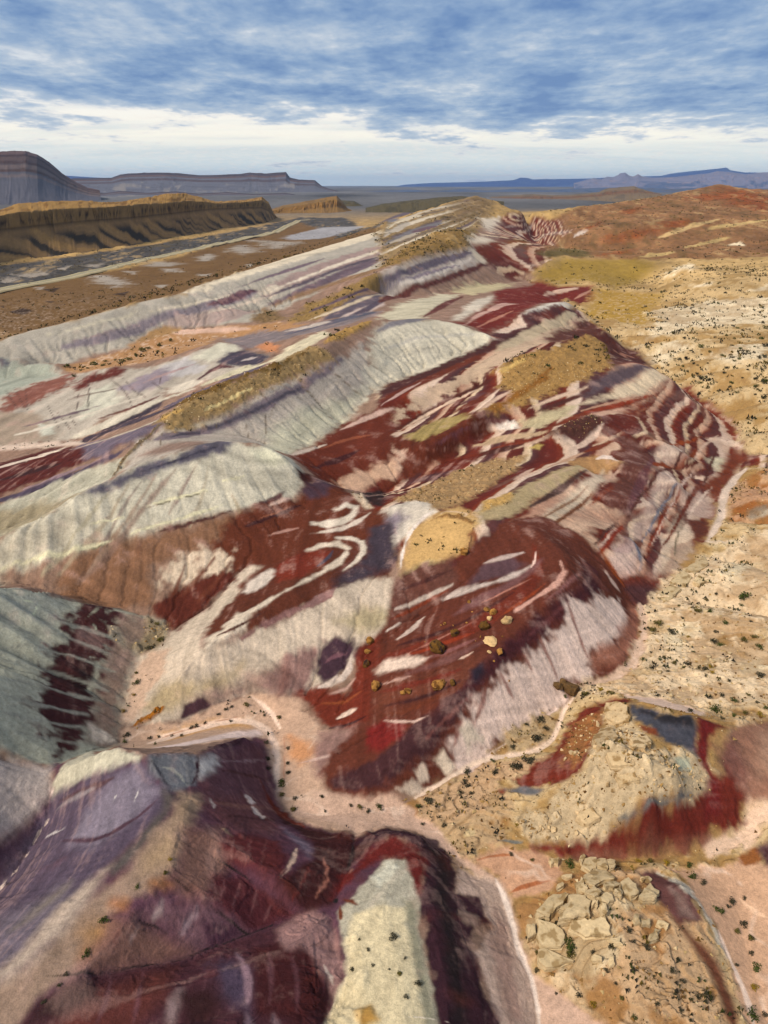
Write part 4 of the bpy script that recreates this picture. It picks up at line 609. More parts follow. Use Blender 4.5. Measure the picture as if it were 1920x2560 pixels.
((75,40,44),'m',1,0.5,0.6,0,(-96.4,165.3,-91.7,164.1,-87.5,163.8,-83.7,163.9,-79.8,164,-80.5,165.5,-85.5,167.4,-90,168.2,-93.6,167.5,-97,166.3)),
((122,108,128),'m',1,1,1,0,(-83.7,183.1,-65.4,174.4,-57.6,177.7,-54.1,170.2,-59.2,162.9,-66.5,158.9,-70.7,159.4)),
((94,80,106),'m',1,0.5,0.6,0,(-91.2,148.6,-87.1,148.6,-83.5,149.5,-80.1,150.8,-76.6,152,-72.9,152.7,-69.4,153.8,-66,155.2,-62.8,157.1,-60.5,160.8,-60.8,161.2,-63.6,158.4,-67,157,-70.6,156,-74.4,155.4,-78.2,154.7,-81.9,153.9,-85.4,152.6,-89,151.7,-91.8,149.5)),
((180,178,162),'m',1,1,1,9,(-97.7,136.9,-93.3,143,-87.6,147.8,-78.6,152.7,-63.6,155.2,-59.2,156.3,-59.3,143.3,-63.9,137.8,-71.7,128.8,-76.6,126.4,-81.7,122.7,-86.7,119.2)),
((162,152,128),'m',1,2,1,0,(-89.9,141.5,-86.2,145,-75.3,144.8,-63.5,138,-71.7,128.8,-76.6,126.4)),
((208,200,186),'m',1,0.8,0.6,0,(-118.8,217.3,-114.5,219.6,-110.3,222.6,-106.4,226.1,-102.3,229.7,-98.3,233.9,-94.2,238,-89.9,242.1,-85.4,246.2,-85.7,247,-90.5,243.6,-94.8,239.4,-99,235.2,-103.2,231.7,-107.4,228.2,-111.3,224.6,-115.2,220.9,-119.2,218)),
((120,104,112),'m',1,0.8,0.6,0,(-120.1,223.4,-115.5,225.8,-111.5,229.6,-107,232.5,-102.6,236.2,-98.4,240.5,-98.4,240.5,-103.3,237.6,-108,234.6,-112.2,230.9,-116.3,227.2,-120.1,223.4)),
((110,70,70),'m',1,0.8,0.6,0,(-95.2,227,-91,230.4,-86.6,233.6,-82.6,238.2,-79,244.3,-79.3,245,-83.5,240.4,-87.5,235.7,-91.6,231.7,-95.5,227.7)),
((205,198,182),'m',1,0.8,0.6,0,(-85.5,230.8,-81.6,233.8,-77.9,237.5,-74,241.1,-69.7,243.9,-65.8,248.2,-65.8,248.2,-70.5,246.1,-74.8,243.2,-78.7,239.6,-82.5,235.9,-85.5,230.8)),
((92,78,96),'m',1,0.8,0.6,0,(-75.8,188.5,-70.3,186.8,-65.1,185.5,-60.5,185.8,-56,186,-51.5,186.1,-48,190,-48.3,191.2,-53.3,192.3,-58,192.2,-63.3,193.7,-68.4,194.6,-72.7,193,-76.5,190.2)),
((170,150,150),'m',1,0.8,0.6,0,(-91.1,259.6,-86.8,263.6,-82.6,268.5,-78,272.5,-73.7,278.2,-73.7,278.1,-78.8,274.9,-83.5,270.9,-87.7,266,-91.1,259.5)),
((186,176,160),'m',1,0.8,0.6,0,(-83.9,179.1,-78.1,175.9,-72.4,172.8,-67.8,171.7,-63.8,172,-60.4,173.8,-57.1,176.1,-57.5,177.1,-61.4,176.4,-65.3,175.6,-69.5,175.8,-74.5,177.5,-79.6,179.1,-84.4,180.1)),
((150,132,140),'m',1,0.8,0.6,0,(-84.5,153.1,-81.1,153.7,-78,154.7,-74.6,155.3,-71.5,156.2,-68,156.6,-65,157.9,-65,157.9,-68.5,157.5,-72,157.1,-75.4,156.6,-78.6,155.6,-81.7,154.6,-84.7,153.6)),
((180,172,162),'m',1,1,1,9,(-59.2,155.3,-59.2,162.9,-52.9,168.9,-48,174.8,-41.2,185.7,-34,200.9,-24.4,219,-16.7,233.3,-8.2,255.8,-5.7,252.1,-4.7,229.7,-12.4,204,-24.4,172.1,-31,170.5,-36.7,157.5,-45.6,153.7,-54.2,146.8,-58,142.4)),
((192,190,170),'m',1,2,1,0,(-31.6,181.9,-24.1,199.3,-14.9,213.3,-4.9,232.5,-12.4,204,-24.4,172.1,-29.8,170.2)),
((128,118,126),'m',1,0.5,1,0,(-55.6,162.5,-51.5,162.8,-48,165.4,-45.5,172.1,-42.2,176.9,-38.8,181.6,-35.3,186.9,-31.9,193.4,-28.4,200.6,-24.8,208.5,-21,217.3,-17.1,226.4,-13.5,237.1,-14.3,238.5,-18.8,228.3,-22.7,219.8,-26.5,211.5,-30.2,204,-33.6,196.7,-37.1,190.7,-40.3,184.7,-43.6,179.9,-46.8,175.7,-50.1,172,-52.8,166.7,-56.2,163.9)),
((94,88,106),'m',1,0.5,0.6,0,(-51.7,164.3,-48.6,168,-45.9,173.7,-42.7,177.9,-39.4,182.6,-36,187.9,-32.6,193.9,-29.2,200.4,-25.7,208.4,-22.1,216.6,-22.2,216.6,-26.2,209,-29.7,201.6,-33.2,195,-36.5,189,-39.9,183.6,-43.1,178.9,-46.4,174.7,-49.3,170,-51.9,164.8)),
((152,132,122),'m',1,1.5,0.6,0,(-56.7,154.6,-52,153.2,-48.2,153.9,-44.5,155,-40.9,157,-42.3,162.3,-46.7,162.6,-50.7,161.4,-54.1,158.7,-57.1,155.5)),
((198,188,170),'m',1,0.5,0.6,0,(-53.4,166.5,-50.6,169,-48.1,173.1,-45.4,176.6,-42.6,180.2,-42.8,180.7,-45.8,177.7,-48.7,174.6,-51.3,171.1,-53.4,166.5)),
((158,136,102),'r',1,1,1.3,9,(-58,173.5,-55.4,183.2,-48.3,191.2,-40.5,201.6,-32.8,218.5,-26.3,246.3,-20.1,234.5,-16.4,234.1,-24.4,218.3,-34,200.9,-41.1,185.1,-48,174.8,-52.7,168.4)),
((122,98,62),'r',1,0.5,1.6,0,(-56.2,185.3,-51,183.2,-47.7,187.7,-44.5,193.3,-40.9,198.4,-37.4,204.7,-33.6,211.1,-29.8,219,-25.7,226.9,-25.9,227.6,-30.6,221.5,-34.7,214.9,-38.5,208.4,-42.4,203.1,-46.6,200.3,-51.2,199.8,-54.7,195,-57.2,188.1)),
((205,188,140),'r',1,0.5,1.5,0,(-47.3,180.1,-43.9,185.1,-40.6,191.1,-37.4,197.9,-37.6,198.4,-41.2,192.2,-44.5,186.1,-47.3,180.1)),
((190,160,110),'r',1,0.5,0.6,0,(-56.8,175,-54.5,174,-53,175.1,-51.8,177.2,-52.2,178.2,-53.8,177.1,-55.7,177.1,-57.2,176.1)),
((170,140,94),'r',1,0.5,0.6,0,(-20,241,-15.1,251.7,-10.2,264.4,-5.1,279.2,-5.6,286,-11.9,278.1,-17.5,271.2,-20.8,246)),
((200,192,168),'m',1,1,1,0,(-41.8,251,-38,287,-25.9,311.9,-18.4,267.1,-26.5,248.5,-32.7,217.9)),
((118,106,90),'m',0.8,0.5,0.4,0,(-33.6,192.5,-32.6,187.4,-31.9,181.8,-31.1,174.2,-31,174.2,-31.6,181.9,-32.2,187.4,-33.5,192.5)),
((118,106,90),'m',0.8,0.5,0.4,0,(-43.9,178.7,-43.7,176.5,-43.3,173.8,-41.5,165.6,-41.3,165.6,-43.1,173.9,-43.5,176.6,-43.8,178.7)),
((118,106,90),'m',0.8,0.5,0.4,0,(-37.2,183.1,-36.7,180.9,-36.3,179.3,-35.7,177.2,-35.5,177.2,-36,179.3,-36.6,181.5,-37.1,183.1)),
((118,106,90),'m',0.8,0.5,0.4,0,(-25.9,204,-21.6,204.5,-17.4,204.9,-13.1,204,-13.1,204,-17.2,205.5,-21.5,205.1,-25.9,204.6)),
((118,106,90),'m',0.8,0.5,0.4,0,(-19.4,228.3,-15.5,226.5,-11.2,225.4,-6.7,224.2,-6.7,224.9,-11,226.1,-15.2,227.2,-19.3,228.3)),
((118,106,90),'m',0.8,0.5,0.4,0,(-30.5,198.4,-31.1,195.3,-31.6,192.2,-32,189.2,-31.9,189.3,-31.3,192.3,-30.9,195.3,-30.5,198.4)),
((118,106,90),'m',0.8,0.5,0.4,0,(-25.2,211.7,-22.9,210.6,-20.7,209,-18.7,206.6,-18.7,207.3,-20.5,209.6,-22.7,211.3,-25.2,212.3)),
((118,106,90),'m',0.8,0.5,0.4,0,(-5.7,252.1,-5.4,243.9,-5.1,236.7,-4.6,229.7,-4.4,229.7,-4.7,237.4,-5.1,244.7,-5.6,252.1)),
((118,106,90),'m',0.8,0.5,0.4,0,(-54.4,166.2,-54.2,164.1,-53.6,161,-52.6,157.1,-52.5,157.2,-53.2,160.6,-53.8,163.6,-54.4,166.2)),
((128,114,94),'r',1,0.5,0.6,0,(-59.9,145.6,-60.4,153.2,-59.4,157.4,-58.1,161.6,-56.6,166,-55,169.9,-55.4,170.9,-57.1,166.4,-58.8,162.5,-60.3,158.6,-61.4,154.4,-60.7,147.3)),
((200,195,178),'m',1,1,1,9,(-5.2,266.9,0,282.6,18.5,305,29.4,306.9,44.5,298.6,40.4,290.2,17.1,260.1,0,238.2,-6.7,222.2,-4.9,249.9)),
((138,134,142),'m',1,0.5,0.6,0,(-2.6,274.2,4.2,283.4,11.1,292.8,18.5,304.1,18.4,305,10.9,300.8,3.7,288.6,-2.7,275.9)),
((185,182,172),'m',1,0.5,0.6,0,(0,263,5.9,270.9,11.9,279,18.3,285.4,24.9,291,31.6,294.8,38.3,297.6,38.4,298.5,31.7,296.6,24.9,292.8,18.2,287.2,11.8,280.7,5.7,272.6,-0,263.8)),
((188,183,168),'m',1,0.5,0.6,0,(-1.6,252.2,4.3,260.6,10.6,268.3,17.2,276.2,24,283.3,31,290.4,30.9,290.4,23.8,284.2,17.1,277.9,10.5,270,4.2,261.4,-1.7,252.2)),
((116,60,50),'m',1,1,1,0,(-24.7,170.5,-12.4,204,3,217.7,2.6,180.2,-6,172.2,-15.6,158.6,-19,165.6)),
((82,44,44),'m',1,0.5,0.6,0,(-18.9,169.7,-15.7,173.1,-12.4,176.5,-9.3,181,-6.3,185.6,-6.4,186.1,-9.9,183.2,-13,179.2,-16.1,174.7,-19,170.2)),
((196,168,148),'m',1,1,1.5,0,(-13.6,168.6,-6.1,175.8,2.6,182.4,2.5,175.9,-5.9,168.6,-10.6,167.3)),
((192,168,158),'m',1,0.5,0.6,0,(-12.7,198.5,-8.9,203,-4.9,206.8,-0.9,210.6,3.1,215.1,2.9,215.7,-1.5,213.2,-5.6,209.9,-9.4,205.4,-12.9,199.1)),
((200,185,172),'m',1,0.5,0.6,0,(-24.3,172.1,-21.5,176.2,-18.8,181.4,-15.9,186.1,-16,186.7,-19.2,183.6,-22,178.3,-24.4,172.6)),
((62,34,32),'m',1,1,1,0,(-6.4,152.2,-3.5,168.1,0,170.7,0,142.2,-3.1,145.2)),
((150,90,75),'m',1,0.5,0.6,0,(-17.5,182.1,-13.3,187.5,-8.8,191.7,-3.9,195.4,-4,195.9,-9,194,-13.6,189.1,-17.6,182.1)),
((194,190,174),'m',1,1,1,10,(-86.1,117.5,-81.4,121.8,-76.6,126.4,-71.9,129.2,-63.5,138,-58.8,142,-55.4,147.4,-45.5,153.2,-36.8,158,-28.9,159.1,-23.6,166.5,-17.8,156,-18.2,152.2,-20.3,146.9,-26.9,142.7,-32.7,138.4,-45.8,131.5,-51.5,128,-62.8,125.2,-68.9,122.9,-75,120.8,-66.5,97.1,-68.8,91.6)),
((180,174,158),'m',1,2.5,1,0,(-70.8,96.3,-81.1,121,-76.3,125.6,-70.3,128.5,-64.7,132.4,-59.1,132.6,-63.3,127.3,-69.3,124.6,-75.3,122.1,-67.4,99.1,-69.6,93.2)),
((106,101,119),'m',1,1,1.3,0,(-63.4,137,-58.8,142,-52.6,148.4,-45.3,152.3,-39.7,165.5,-35,157.4,-36.3,154.7,-41,151.5,-47.4,147.7,-53.3,143.2,-58.1,139.3,-61.4,137.4)),
((78,74,96),'m',1,0.5,0.6,0,(-53.7,145,-50.6,147.1,-47.4,149.2,-44.2,151.6,-40.8,153.5,-37.5,155.9,-37.5,155.8,-41.2,154.4,-44.5,152,-47.8,150,-50.8,147.5,-53.8,145)),
((205,204,182),'m',1,2,1,0,(-31.3,156.7,-27.3,158.5,-23.3,156.2,-25.7,153.9,-30,154.6)),
((142,110,90),'m',1,2,2,10,(-60.2,104.4,-63.9,122.7,-58.6,126.8,-54.6,129.4,-49.1,129.4,-45.7,131.1,-38.8,134.6,-32.7,138.4,-30.5,136.7,-31.6,130.9,-41.9,125.9,-44.6,123.7,-45.5,121.3,-42.5,115.9,-48.6,114.3,-56.7,109.7,-60.1,105.8)),
((160,146,134),'m',0.75,1.3,0.8,0,(-41.5,151.4,-43,147.6,-44.1,143.4,-45,139.4,-45.5,135.6,-45,135.3,-44.1,139.3,-43.3,143.2,-42.4,147.3,-41.4,151.4)),
((140,124,120),'m',0.75,1.3,0.8,0,(-42.5,148.7,-43.3,145.1,-44,141.6,-44.5,138.2,-44.2,137.9,-43.6,141.7,-43,145.2,-42.5,148.7)),
((138,116,106),'m',0.75,1.3,0.8,0,(-46.5,148,-48.2,144,-49.7,140.2,-51.1,136.4,-52.5,133,-53.8,129.8,-55.3,127.3,-56.9,124.8,-58.8,122.6,-60.2,120,-59.8,119.8,-57.4,121.4,-55.5,123.6,-53.8,126.2,-52.4,129,-51.4,132.6,-50.1,135.8,-48.9,139.5,-47.5,143.3,-46.2,147.6)),
((150,130,116),'m',0.75,1.3,0.8,0,(-50,145.8,-51.1,141.6,-52.1,137.4,-53.4,134.1,-54.5,130.4,-55.9,127.5,-57.5,125,-58.6,122.2,-58.1,122,-56.3,124.1,-55,127,-53.8,130.2,-52.5,133.5,-51.5,137.2,-50.6,141.3,-49.9,145.9)),
((140,126,120),'m',0.75,1.3,0.8,0,(-52.4,143.5,-53.8,139.6,-54.9,135.8,-55.8,132.2,-56.6,129,-57.2,126,-56.8,125.7,-55.9,128.9,-55.1,132,-54.3,135.6,-53.3,139.3,-52.4,143.5)),
((168,155,134),'m',0.75,1.3,0.8,0,(-55,142,-55.9,137.8,-56.9,134.5,-58,131.2,-59.5,128.7,-61.1,126,-62.8,123.8,-64.3,121.6,-63.9,121.4,-61.9,123.3,-60.2,125.5,-58.6,128.1,-57.1,130.7,-56.3,134.3,-55.4,137.6,-54.8,141.7)),
((160,146,120),'m',0.75,1.3,0.8,0,(-33.5,143.1,-32.3,140.7,-31.1,137.9,-30.1,135.5,-29.7,135.6,-30.4,138.4,-31.8,141.2,-33.4,143.1)),
((172,162,142),'m',0.75,1.3,0.8,0,(-39.6,149.5,-39.7,145.2,-39.9,141,-40.3,136.8,-40.6,132.7,-40.2,132.8,-39.4,136.6,-39.1,140.7,-39.2,145.3,-39.5,149.5)),
((172,165,142),'m',0.75,1.3,0.8,0,(-58.5,138.7,-59.8,135.7,-61,132.7,-62.1,129.8,-63.4,127.3,-64.8,125.1,-66.1,123,-67.3,120.9,-66.8,120.7,-65.2,122.6,-63.8,124.7,-62.7,127.2,-61.4,129.6,-60.2,132.1,-59.3,135.4,-58.4,138.7)),
((208,204,174),'m',1,0.4,0.8,0,(-50.5,136.6,-47.5,138.1,-44.5,139.6,-41.5,141.4,-38.5,143.2,-38.6,143.6,-41.7,141.8,-44.8,140.4,-47.8,138.5,-50.5,136.6)),
((208,204,174),'m',1,0.4,0.8,0,(-77.2,120.9,-74.4,121.7,-71.7,122.7,-68.8,123.4,-65.9,124.1,-63.1,125,-60.3,125.9,-57.6,127.2,-54.8,128.4,-54.9,128.4,-57.8,127.6,-60.7,126.7,-63.5,125.8,-66.3,124.8,-69.1,123.8,-72,123.1,-74.6,122,-77.2,120.9)),
((208,204,174),'m',1,0.4,0.8,0,(-51.7,129.7,-48.7,131.3,-45.7,132.8,-42.7,134.3,-39.6,136.1,-36.6,138.3,-33.6,140.8,-33.6,140.8,-36.8,138.7,-39.9,136.9,-42.9,134.7,-45.9,133.2,-48.9,131.7,-51.8,130.1)),
((208,204,174),'m',1,0.4,0.8,0,(-60.5,130.6,-58.3,131.6,-56,132.5,-53.8,133.5,-53.9,133.9,-56.2,132.9,-58.5,132,-60.5,130.6)),
((208,204,174),'m',1,0.4,0.8,0,(-36,146.2,-34.4,147,-32.8,147.8,-31.3,149.1,-31.3,149.1,-33,148.3,-34.5,147.4,-36.1,146.6)),
((120,114,94),'m',1,0.5,0.5,0,(-50.2,136.2,-47.3,137.7,-44.5,139.6,-41.4,141,-38.4,142.8,-38.4,142.8,-41.5,141.4,-44.5,139.6,-47.5,138.1,-50.2,136.2)),
((120,114,94),'m',1,0.5,0.5,0,(-62.8,125.2,-60.2,126,-57.6,126.7,-55.2,127.8,-55.2,127.8,-57.8,127.1,-60.2,126,-62.8,125.2)),
((120,114,94),'m',1,0.5,0.5,0,(-76.7,120.7,-74,121.9,-71.1,122.6,-68.1,123.3,-65.3,124.4,-65.3,124.4,-68.1,123.3,-71.1,122.6,-74,121.9,-76.7,120.7)),
((96,64,62),'m',1,0.5,1.6,0,(-47.4,130.5,-44.3,131.5,-41.2,133,-38.2,134.7,-35.2,136.4,-32.3,138.9,-32.4,139.3,-35.5,137.2,-38.6,135.5,-41.6,133.7,-44.6,132.3,-47.4,130.4)),
((92,68,72),'m',1,1,1,0,(-28.8,141.4,-22.5,148.4,-23,145.6,-26.9,142.2)),
((92,52,50),'m',1,1,1,0,(-20.7,156.5,-15.6,162,-17.7,152.2,-19.9,153.3)),
((112,63,52),'m',1,1,1.2,11,(-32.5,136.7,-30.9,139.2,-26.9,142.7,-20.3,146.9,-17.8,153.1,-14.6,159.6,-8.7,154.9,-3,142.6,1,139.2,0.9,118.4,-6.1,118.2,-13.1,118.4,-20.2,119.2,-27.8,121.5,-35.6,121.8,-43.3,124.2,-35.8,128.2)),
((95,75,86),'m',1,1,1,0,(-19.5,149.2,-14.7,161.1,-12,154.6,-12.7,150,-16.8,147.8)),
((78,42,42),'m',1,0.5,0.6,0,(-29.2,134.8,-26.5,136.7,-23.9,139.3,-21.2,141.9,-18.6,145.3,-18.7,145.7,-21.7,143.1,-24.5,140.5,-27.1,137.8,-29.4,135.2)),
((150,100,85),'m',1,0.5,0.6,0,(-27.7,137.3,-25.4,139,-23.2,141.1,-21,143.7,-21.1,144.1,-23.4,141.5,-25.6,139.4,-27.7,137.3)),
((192,170,160),'m',1,0.5,0.6,0,(-25.4,142.5,-24,143.6,-22.6,144.8,-21.2,146.3,-21.4,146.7,-22.9,145.6,-24.2,144.5,-25.5,142.9)),
((175,140,130),'m',1,0.5,0.6,0,(-24.7,133.2,-22.5,134,-20.3,134.8,-18.2,135.9,-18.3,136.3,-20.6,136,-22.8,134.8,-24.7,133.2)),
((196,183,167),'m',1,1,1,11,(-39.5,109.7,-33.5,115.4,-30.3,122.8,-25.9,124.6,-16.2,120.9,-7.3,119.6,1.4,118.4,1.3,104.1,-4.6,100.9,-10.2,97.8,-13.2,95.9,-22.9,97.1,-28.1,93.6,-32.9,90.1,-40.7,88.8,-43,90.1,-43.2,97.1,-43.9,104.7,-40.2,106.9)),
((178,162,132),'m',1,2,1,0,(-39.5,92.3,-37.7,97.3,-31.3,97,-24.4,100.8,-26,97.6,-31.3,94.8,-35.5,91.7)),
((150,130,120),'m',1,2,1,0,(-31.3,95.1,-22.3,99.7,-16.6,102.1,-16.8,96.6,-22.9,97.1,-29.1,93,-33.1,91)),
((142,116,112),'m',1,2,1.5,0,(-21,97.9,-16.6,102.7,-10.7,105.7,-12.5,96.3,-17.9,95.8)),
((84,62,70),'m',1,1,1,0,(-33.2,90.7,-32.9,93.3,-30.2,95.1,-28.6,93.7,-25.7,95.5,-30.8,92.1)),
((106,56,46),'m',1,1,1.5,0,(-40.7,110.8,-42.2,113.3,-45,115.4,-43.6,118.7,-36.5,121.9,-31,127,-29.2,121.9,-33.5,115.4,-38.7,110.8)),
((206,190,170),'m',1,1,2,0,(-45.2,123.5,-41,125.8,-35.8,127.8,-31,128.6,-31,124.2,-36.5,121.9,-41.4,119.1,-43.6,118.7,-45.1,121)),
((118,68,58),'m',0.85,1,1,0,(-34.3,127,-36.2,124,-38,121,-39.6,118.1,-39.2,117.9,-37.1,120.1,-35.5,123.4,-34.1,126.6)),
((118,68,58),'m',0.85,1,1,0,(-30.9,126.2,-32.4,123.8,-33.7,121.1,-35.1,119.2,-36.1,116.5,-35.8,116.3,-34.2,118.3,-32.9,120.6,-31.8,123.2,-30.7,125.9)),
((118,68,58),'m',0.85,1,1,0,(-39.9,124.9,-40.5,122.2,-41.1,120,-41.3,117.6,-40.8,117.3,-40.1,119.5,-39.8,122.1,-39.7,124.5)),
((108,63,54),'m',1,1,1.1,11,(-30.9,102.7,-32.4,108.4,-28.8,114.8,-27.9,119.5,-23.6,124.6,-16.9,128,-7.8,129.7,1.5,130.7,1.4,121.3,-9.1,115.2,-15.3,110.8,-23,105.7,-28.7,103.3)),
((140,108,106),'m',1,0.5,1.5,0,(-25.2,104.2,-22.7,106.1,-20.2,107.6,-17.7,109.4,-15,111.2,-12.2,112.5,-9.4,113.8,-9.6,114.5,-12.7,113.9,-15.5,112.1,-18.3,110.7,-20.8,108.5,-23.2,106.7,-25.4,104.5)),
((205,194,178),'m',1,1,1.5,0,(-29.3,106.2,-26.7,110.4,-23.7,109.3,-24.7,106,-30.4,102.5,-31.1,104.7)),
((90,55,52),'m',1,0.5,0.6,0,(-29.3,104.5,-26.7,105.5,-24.4,107.4,-22.2,109.3,-22.3,109.6,-24.7,107.7,-27,106.1,-29.4,104.8)),
((202,192,182),'m',1,0.7,1,0,(-27.5,117,-26.2,120.3,-22,123,-20.7,121.7,-22.6,117.7,-26,116.2)),
((126,60,42),'m',1,1,1,0,(-21.5,123.5,-15.6,128.6,-10.3,127.2,-11.9,123.3,-16,119.1,-20.8,118)),
((88,80,102),'m',1,0.5,0.6,0,(-10.3,127.6,-11.3,125.6,-12.2,124,-13.2,122.4,-13.1,122,-11.7,123.3,-10.6,124.9,-10.2,127.2)),
((84,70,87),'m',1,1.4,1,0,(-3.4,134.7,2,135.1,1.9,123.5,-4.5,121.6,-7.6,119.6,-3,125.7)),
((206,194,178),'m',1,0.9,1.4,0,(-15.9,127.4,-12.5,128.2,-9.4,128.4,-7.8,127,-8.6,124.7,-11.1,122.2,-13.9,119.7,-16.6,117.2,-19.3,115,-21.8,112.8,-24.3,110.9,-26.9,109.3,-29.2,107.3,-28.9,106.7,-26.1,107.7,-23.7,109.6,-21.2,111.5,-18.7,114.1,-16.1,116.2,-13.3,118.4,-10.5,120.8,-7.8,123.6,-6.7,127.4,-9.3,130.4,-13,130.5,-16,127.8)),
((206,196,182),'m',1,0.9,1.2,0,(-10,131.5,-6.9,130.5,-4.9,128.7,-4.6,126.4,-6,123.7,-8.1,121,-8,120.6,-5.4,122.6,-3.6,125.7,-4.1,129.9,-6.8,132.1,-10.1,131.9)),
((112,70,66),'m',1,0.5,0.6,0,(-7.4,126.6,-6,126,-6.4,124.4,-8.3,121.7,-10.3,119.4,-10.1,119,-7.9,121,-5.9,123.7,-5.3,126.7,-7.4,127)),
((206,196,182),'m',1,0.9,1.2,0,(-10.9,142.6,-8.3,144.5,-6.9,143.7,-7.3,142,-9.5,139.3,-12.5,138.7,-15.7,138.3,-15.7,137.5,-12.2,135.8,-8.8,136.4,-6.2,139.9,-5.9,145.5,-8.6,147.1,-11.1,143.5)),
((200,188,176),'m',1,0.9,1.2,0,(-3,141.3,-6,138.3,-9,136,-12.2,135,-15.5,133.8,-15.5,133.8,-12.1,133.8,-8.7,134.4,-5.6,136.6,-2.9,140.9)),
((120,72,62),'m',1,0.5,0.6,0,(-13.9,145.4,-12.1,146.9,-10.3,148.8,-8.5,151.2,-8.6,151.6,-10.6,150.1,-12.5,148.2,-14.1,145.8)),
((196,180,160),'r',1,1,1,0,(-7.6,153.5,-5.4,153.6,-2.3,143,-4,142.5)),
((84,70,86),'m',1,1.5,1,0,(-9.7,118.4,-4.5,121.6,1.4,127.6,1.4,121.3,-2.6,118.4,-9.1,115.6)),
((150,120,118),'m',1,0.5,2,0,(-15.6,110.7,-13.1,112.1,-10.7,113.7,-8.6,115.6,-8.8,116.3,-11.3,114.7,-13.6,113.1,-15.8,111.1)),
((176,164,136),'m',1,2,1,0,(-9.2,109.1,-2.5,111.8,1.3,110.8,1.3,107.9,-4.1,106.5)),
((124,60,42),'m',1,1,1,0,(-15.2,95.9,-11,97.1,-6.2,95.2,-4.7,98.5,-5.2,103,-2.4,105.6,1.3,107.2,1.2,97.1,1.1,89,-2.1,86.1,-8,87.6,-10.8,90.3,-13.1,94.5)),
((82,62,73),'m',1,1,1,0,(-11.3,104.7,-8.7,106.6,-5.3,105.5,-4.7,103.7,-6.3,99.6,-10.2,98.1,-12.1,99.4)),
((120,90,100),'m',1,0.5,0.6,0,(-10.4,101.4,-9.1,101.8,-7.8,102.2,-6.4,102.9,-6.5,102.9,-8.1,103.1,-9.4,102.4,-10.5,101.4)),
((202,188,178),'m',1,0.5,0.6,0,(-11.1,96.8,-8.7,96.7,-6.6,97.5,-5.3,99.6,-5.5,102.4,-5.8,102.4,-6.4,100.2,-7.5,98.9,-9.2,97.9,-11.2,97.1)),
((190,160,150),'m',1,0.5,0.6,0,(-10,95.2,-7.8,95.1,-5.9,95.8,-4.8,97.6,-4.9,97.9,-6.3,96.3,-8,95.6,-10,95.2)),
((212,192,178),'m',1,0.5,0.6,0,(-7.6,90.1,-6.3,90.2,-5.2,90.2,-4.2,90.8,-4.3,91.1,-5.6,91.6,-6.7,91.2,-7.7,90.3)),
((85,42,36),'m',1,0.5,0.6,0,(-8.8,87.8,-6.5,87.5,-4.3,87.9,-2.5,88.7,-2.6,88.7,-4.5,88.4,-6.6,88.3,-8.8,88.1)),
((150,85,65),'m',1,0.5,0.6,0,(-10.3,93.4,-7.9,93.1,-5.7,93.2,-3.8,94.2,-3.8,94.5,-5.9,93.8,-8,93.6,-10.3,93.7)),
((194,168,150),'d',1,0.8,1,12,(-42.8,88.2,-40.7,88.8,-32.9,90.1,-28,93.6,-22.9,97.1,-20.9,97,-17.9,95.8,-14.3,95.2,-11.2,90.8,-10.3,88.2,-8,87.1,-8.8,78.9,-8,75.8,0,74.1,0,69.2,-8,68.3,-13.3,72.7,-14.6,75.2,-16,74,-17.3,78.8,-18.8,86.2,-20.3,86.7,-24.8,77.5,-31.6,73.2,-39.3,81.1)),
((206,168,128),'d',1,1.5,1,0,(-35.3,87.7,-28.7,91,-22,91.7,-20.7,88.8,-28,88.2,-32.8,82.8)),
((198,174,156),'d',1,1,1,12,(-43,90.1,-42.8,93.2,-43.6,100.4,-42.4,105.3,-38.5,104.6,-37.5,99.1,-39.5,95.3,-40.1,91.7,-40.7,88.8)),
((196,150,118),'d',1,2,1,0,(-15.1,87.8,-11.9,85.8,-9.1,83.1,-12.9,81.1,-14.9,83.5)),
((228,206,190),'d',1,0.6,0.3,0,(-35.2,81.8,-33.1,83.5,-31.5,86.5,-29.2,88.1,-26.8,89.5,-24.2,90.2,-21.6,90,-19.2,88.6,-17.5,85.9,-16.7,82.7,-16.4,79.2,-15.9,75.4,-15.6,75.5,-15.5,79.1,-15.8,82.9,-16.8,86.6,-18.8,90.1,-21.6,91.7,-24.6,91.9,-27.4,91.1,-30,90,-32.5,88.8,-34.9,87.6,-36.2,84)),
((228,206,190),'d',1,0.6,0.3,0,(-22.7,96.6,-20.5,94.6,-18.6,92.4,-16.9,89.6,-16.6,89.7,-18.1,93.1,-20.1,95.3,-22.5,96.6)),
((190,150,130),'d',1,0.6,0.3,0,(-34.9,86.6,-32.7,88.1,-30.4,89.2,-28,90.6,-25.4,91.4,-22.9,92.6,-22.9,92.6,-25.5,91.6,-28.1,90.6,-30.5,89.5,-32.9,88.3,-35,86.9)),
((190,150,130),'d',1,0.6,0.3,0,(-16,88.4,-15.6,85.5,-15.3,82.7,-15,79.7,-14.8,77.1,-14.7,77.1,-14.8,79.8,-15.1,82.5,-15.5,85.5,-15.9,88.4)),
((222,204,198),'d',1,1,1,0,(-31.8,73.6,-26.8,84.1,-20.8,89.1,-19.2,87.5,-21.7,85,-27.5,75.8)),
((162,108,54),'r',1,0.5,2,0,(-40.6,88.6,-38.7,89.4,-37.2,90.7,-36,92.4,-36.1,92.7,-37.8,91.4,-39.4,90.4,-40.7,88.8)),
((156,128,122),'m',1,2,1,0,(-10.4,87.4,-7.6,87.4,-2.1,86.1,1.1,85.6,1.1,81.6,-5.6,82.2,-8.1,80.7,-9.1,78.7,-10.9,80.6)),
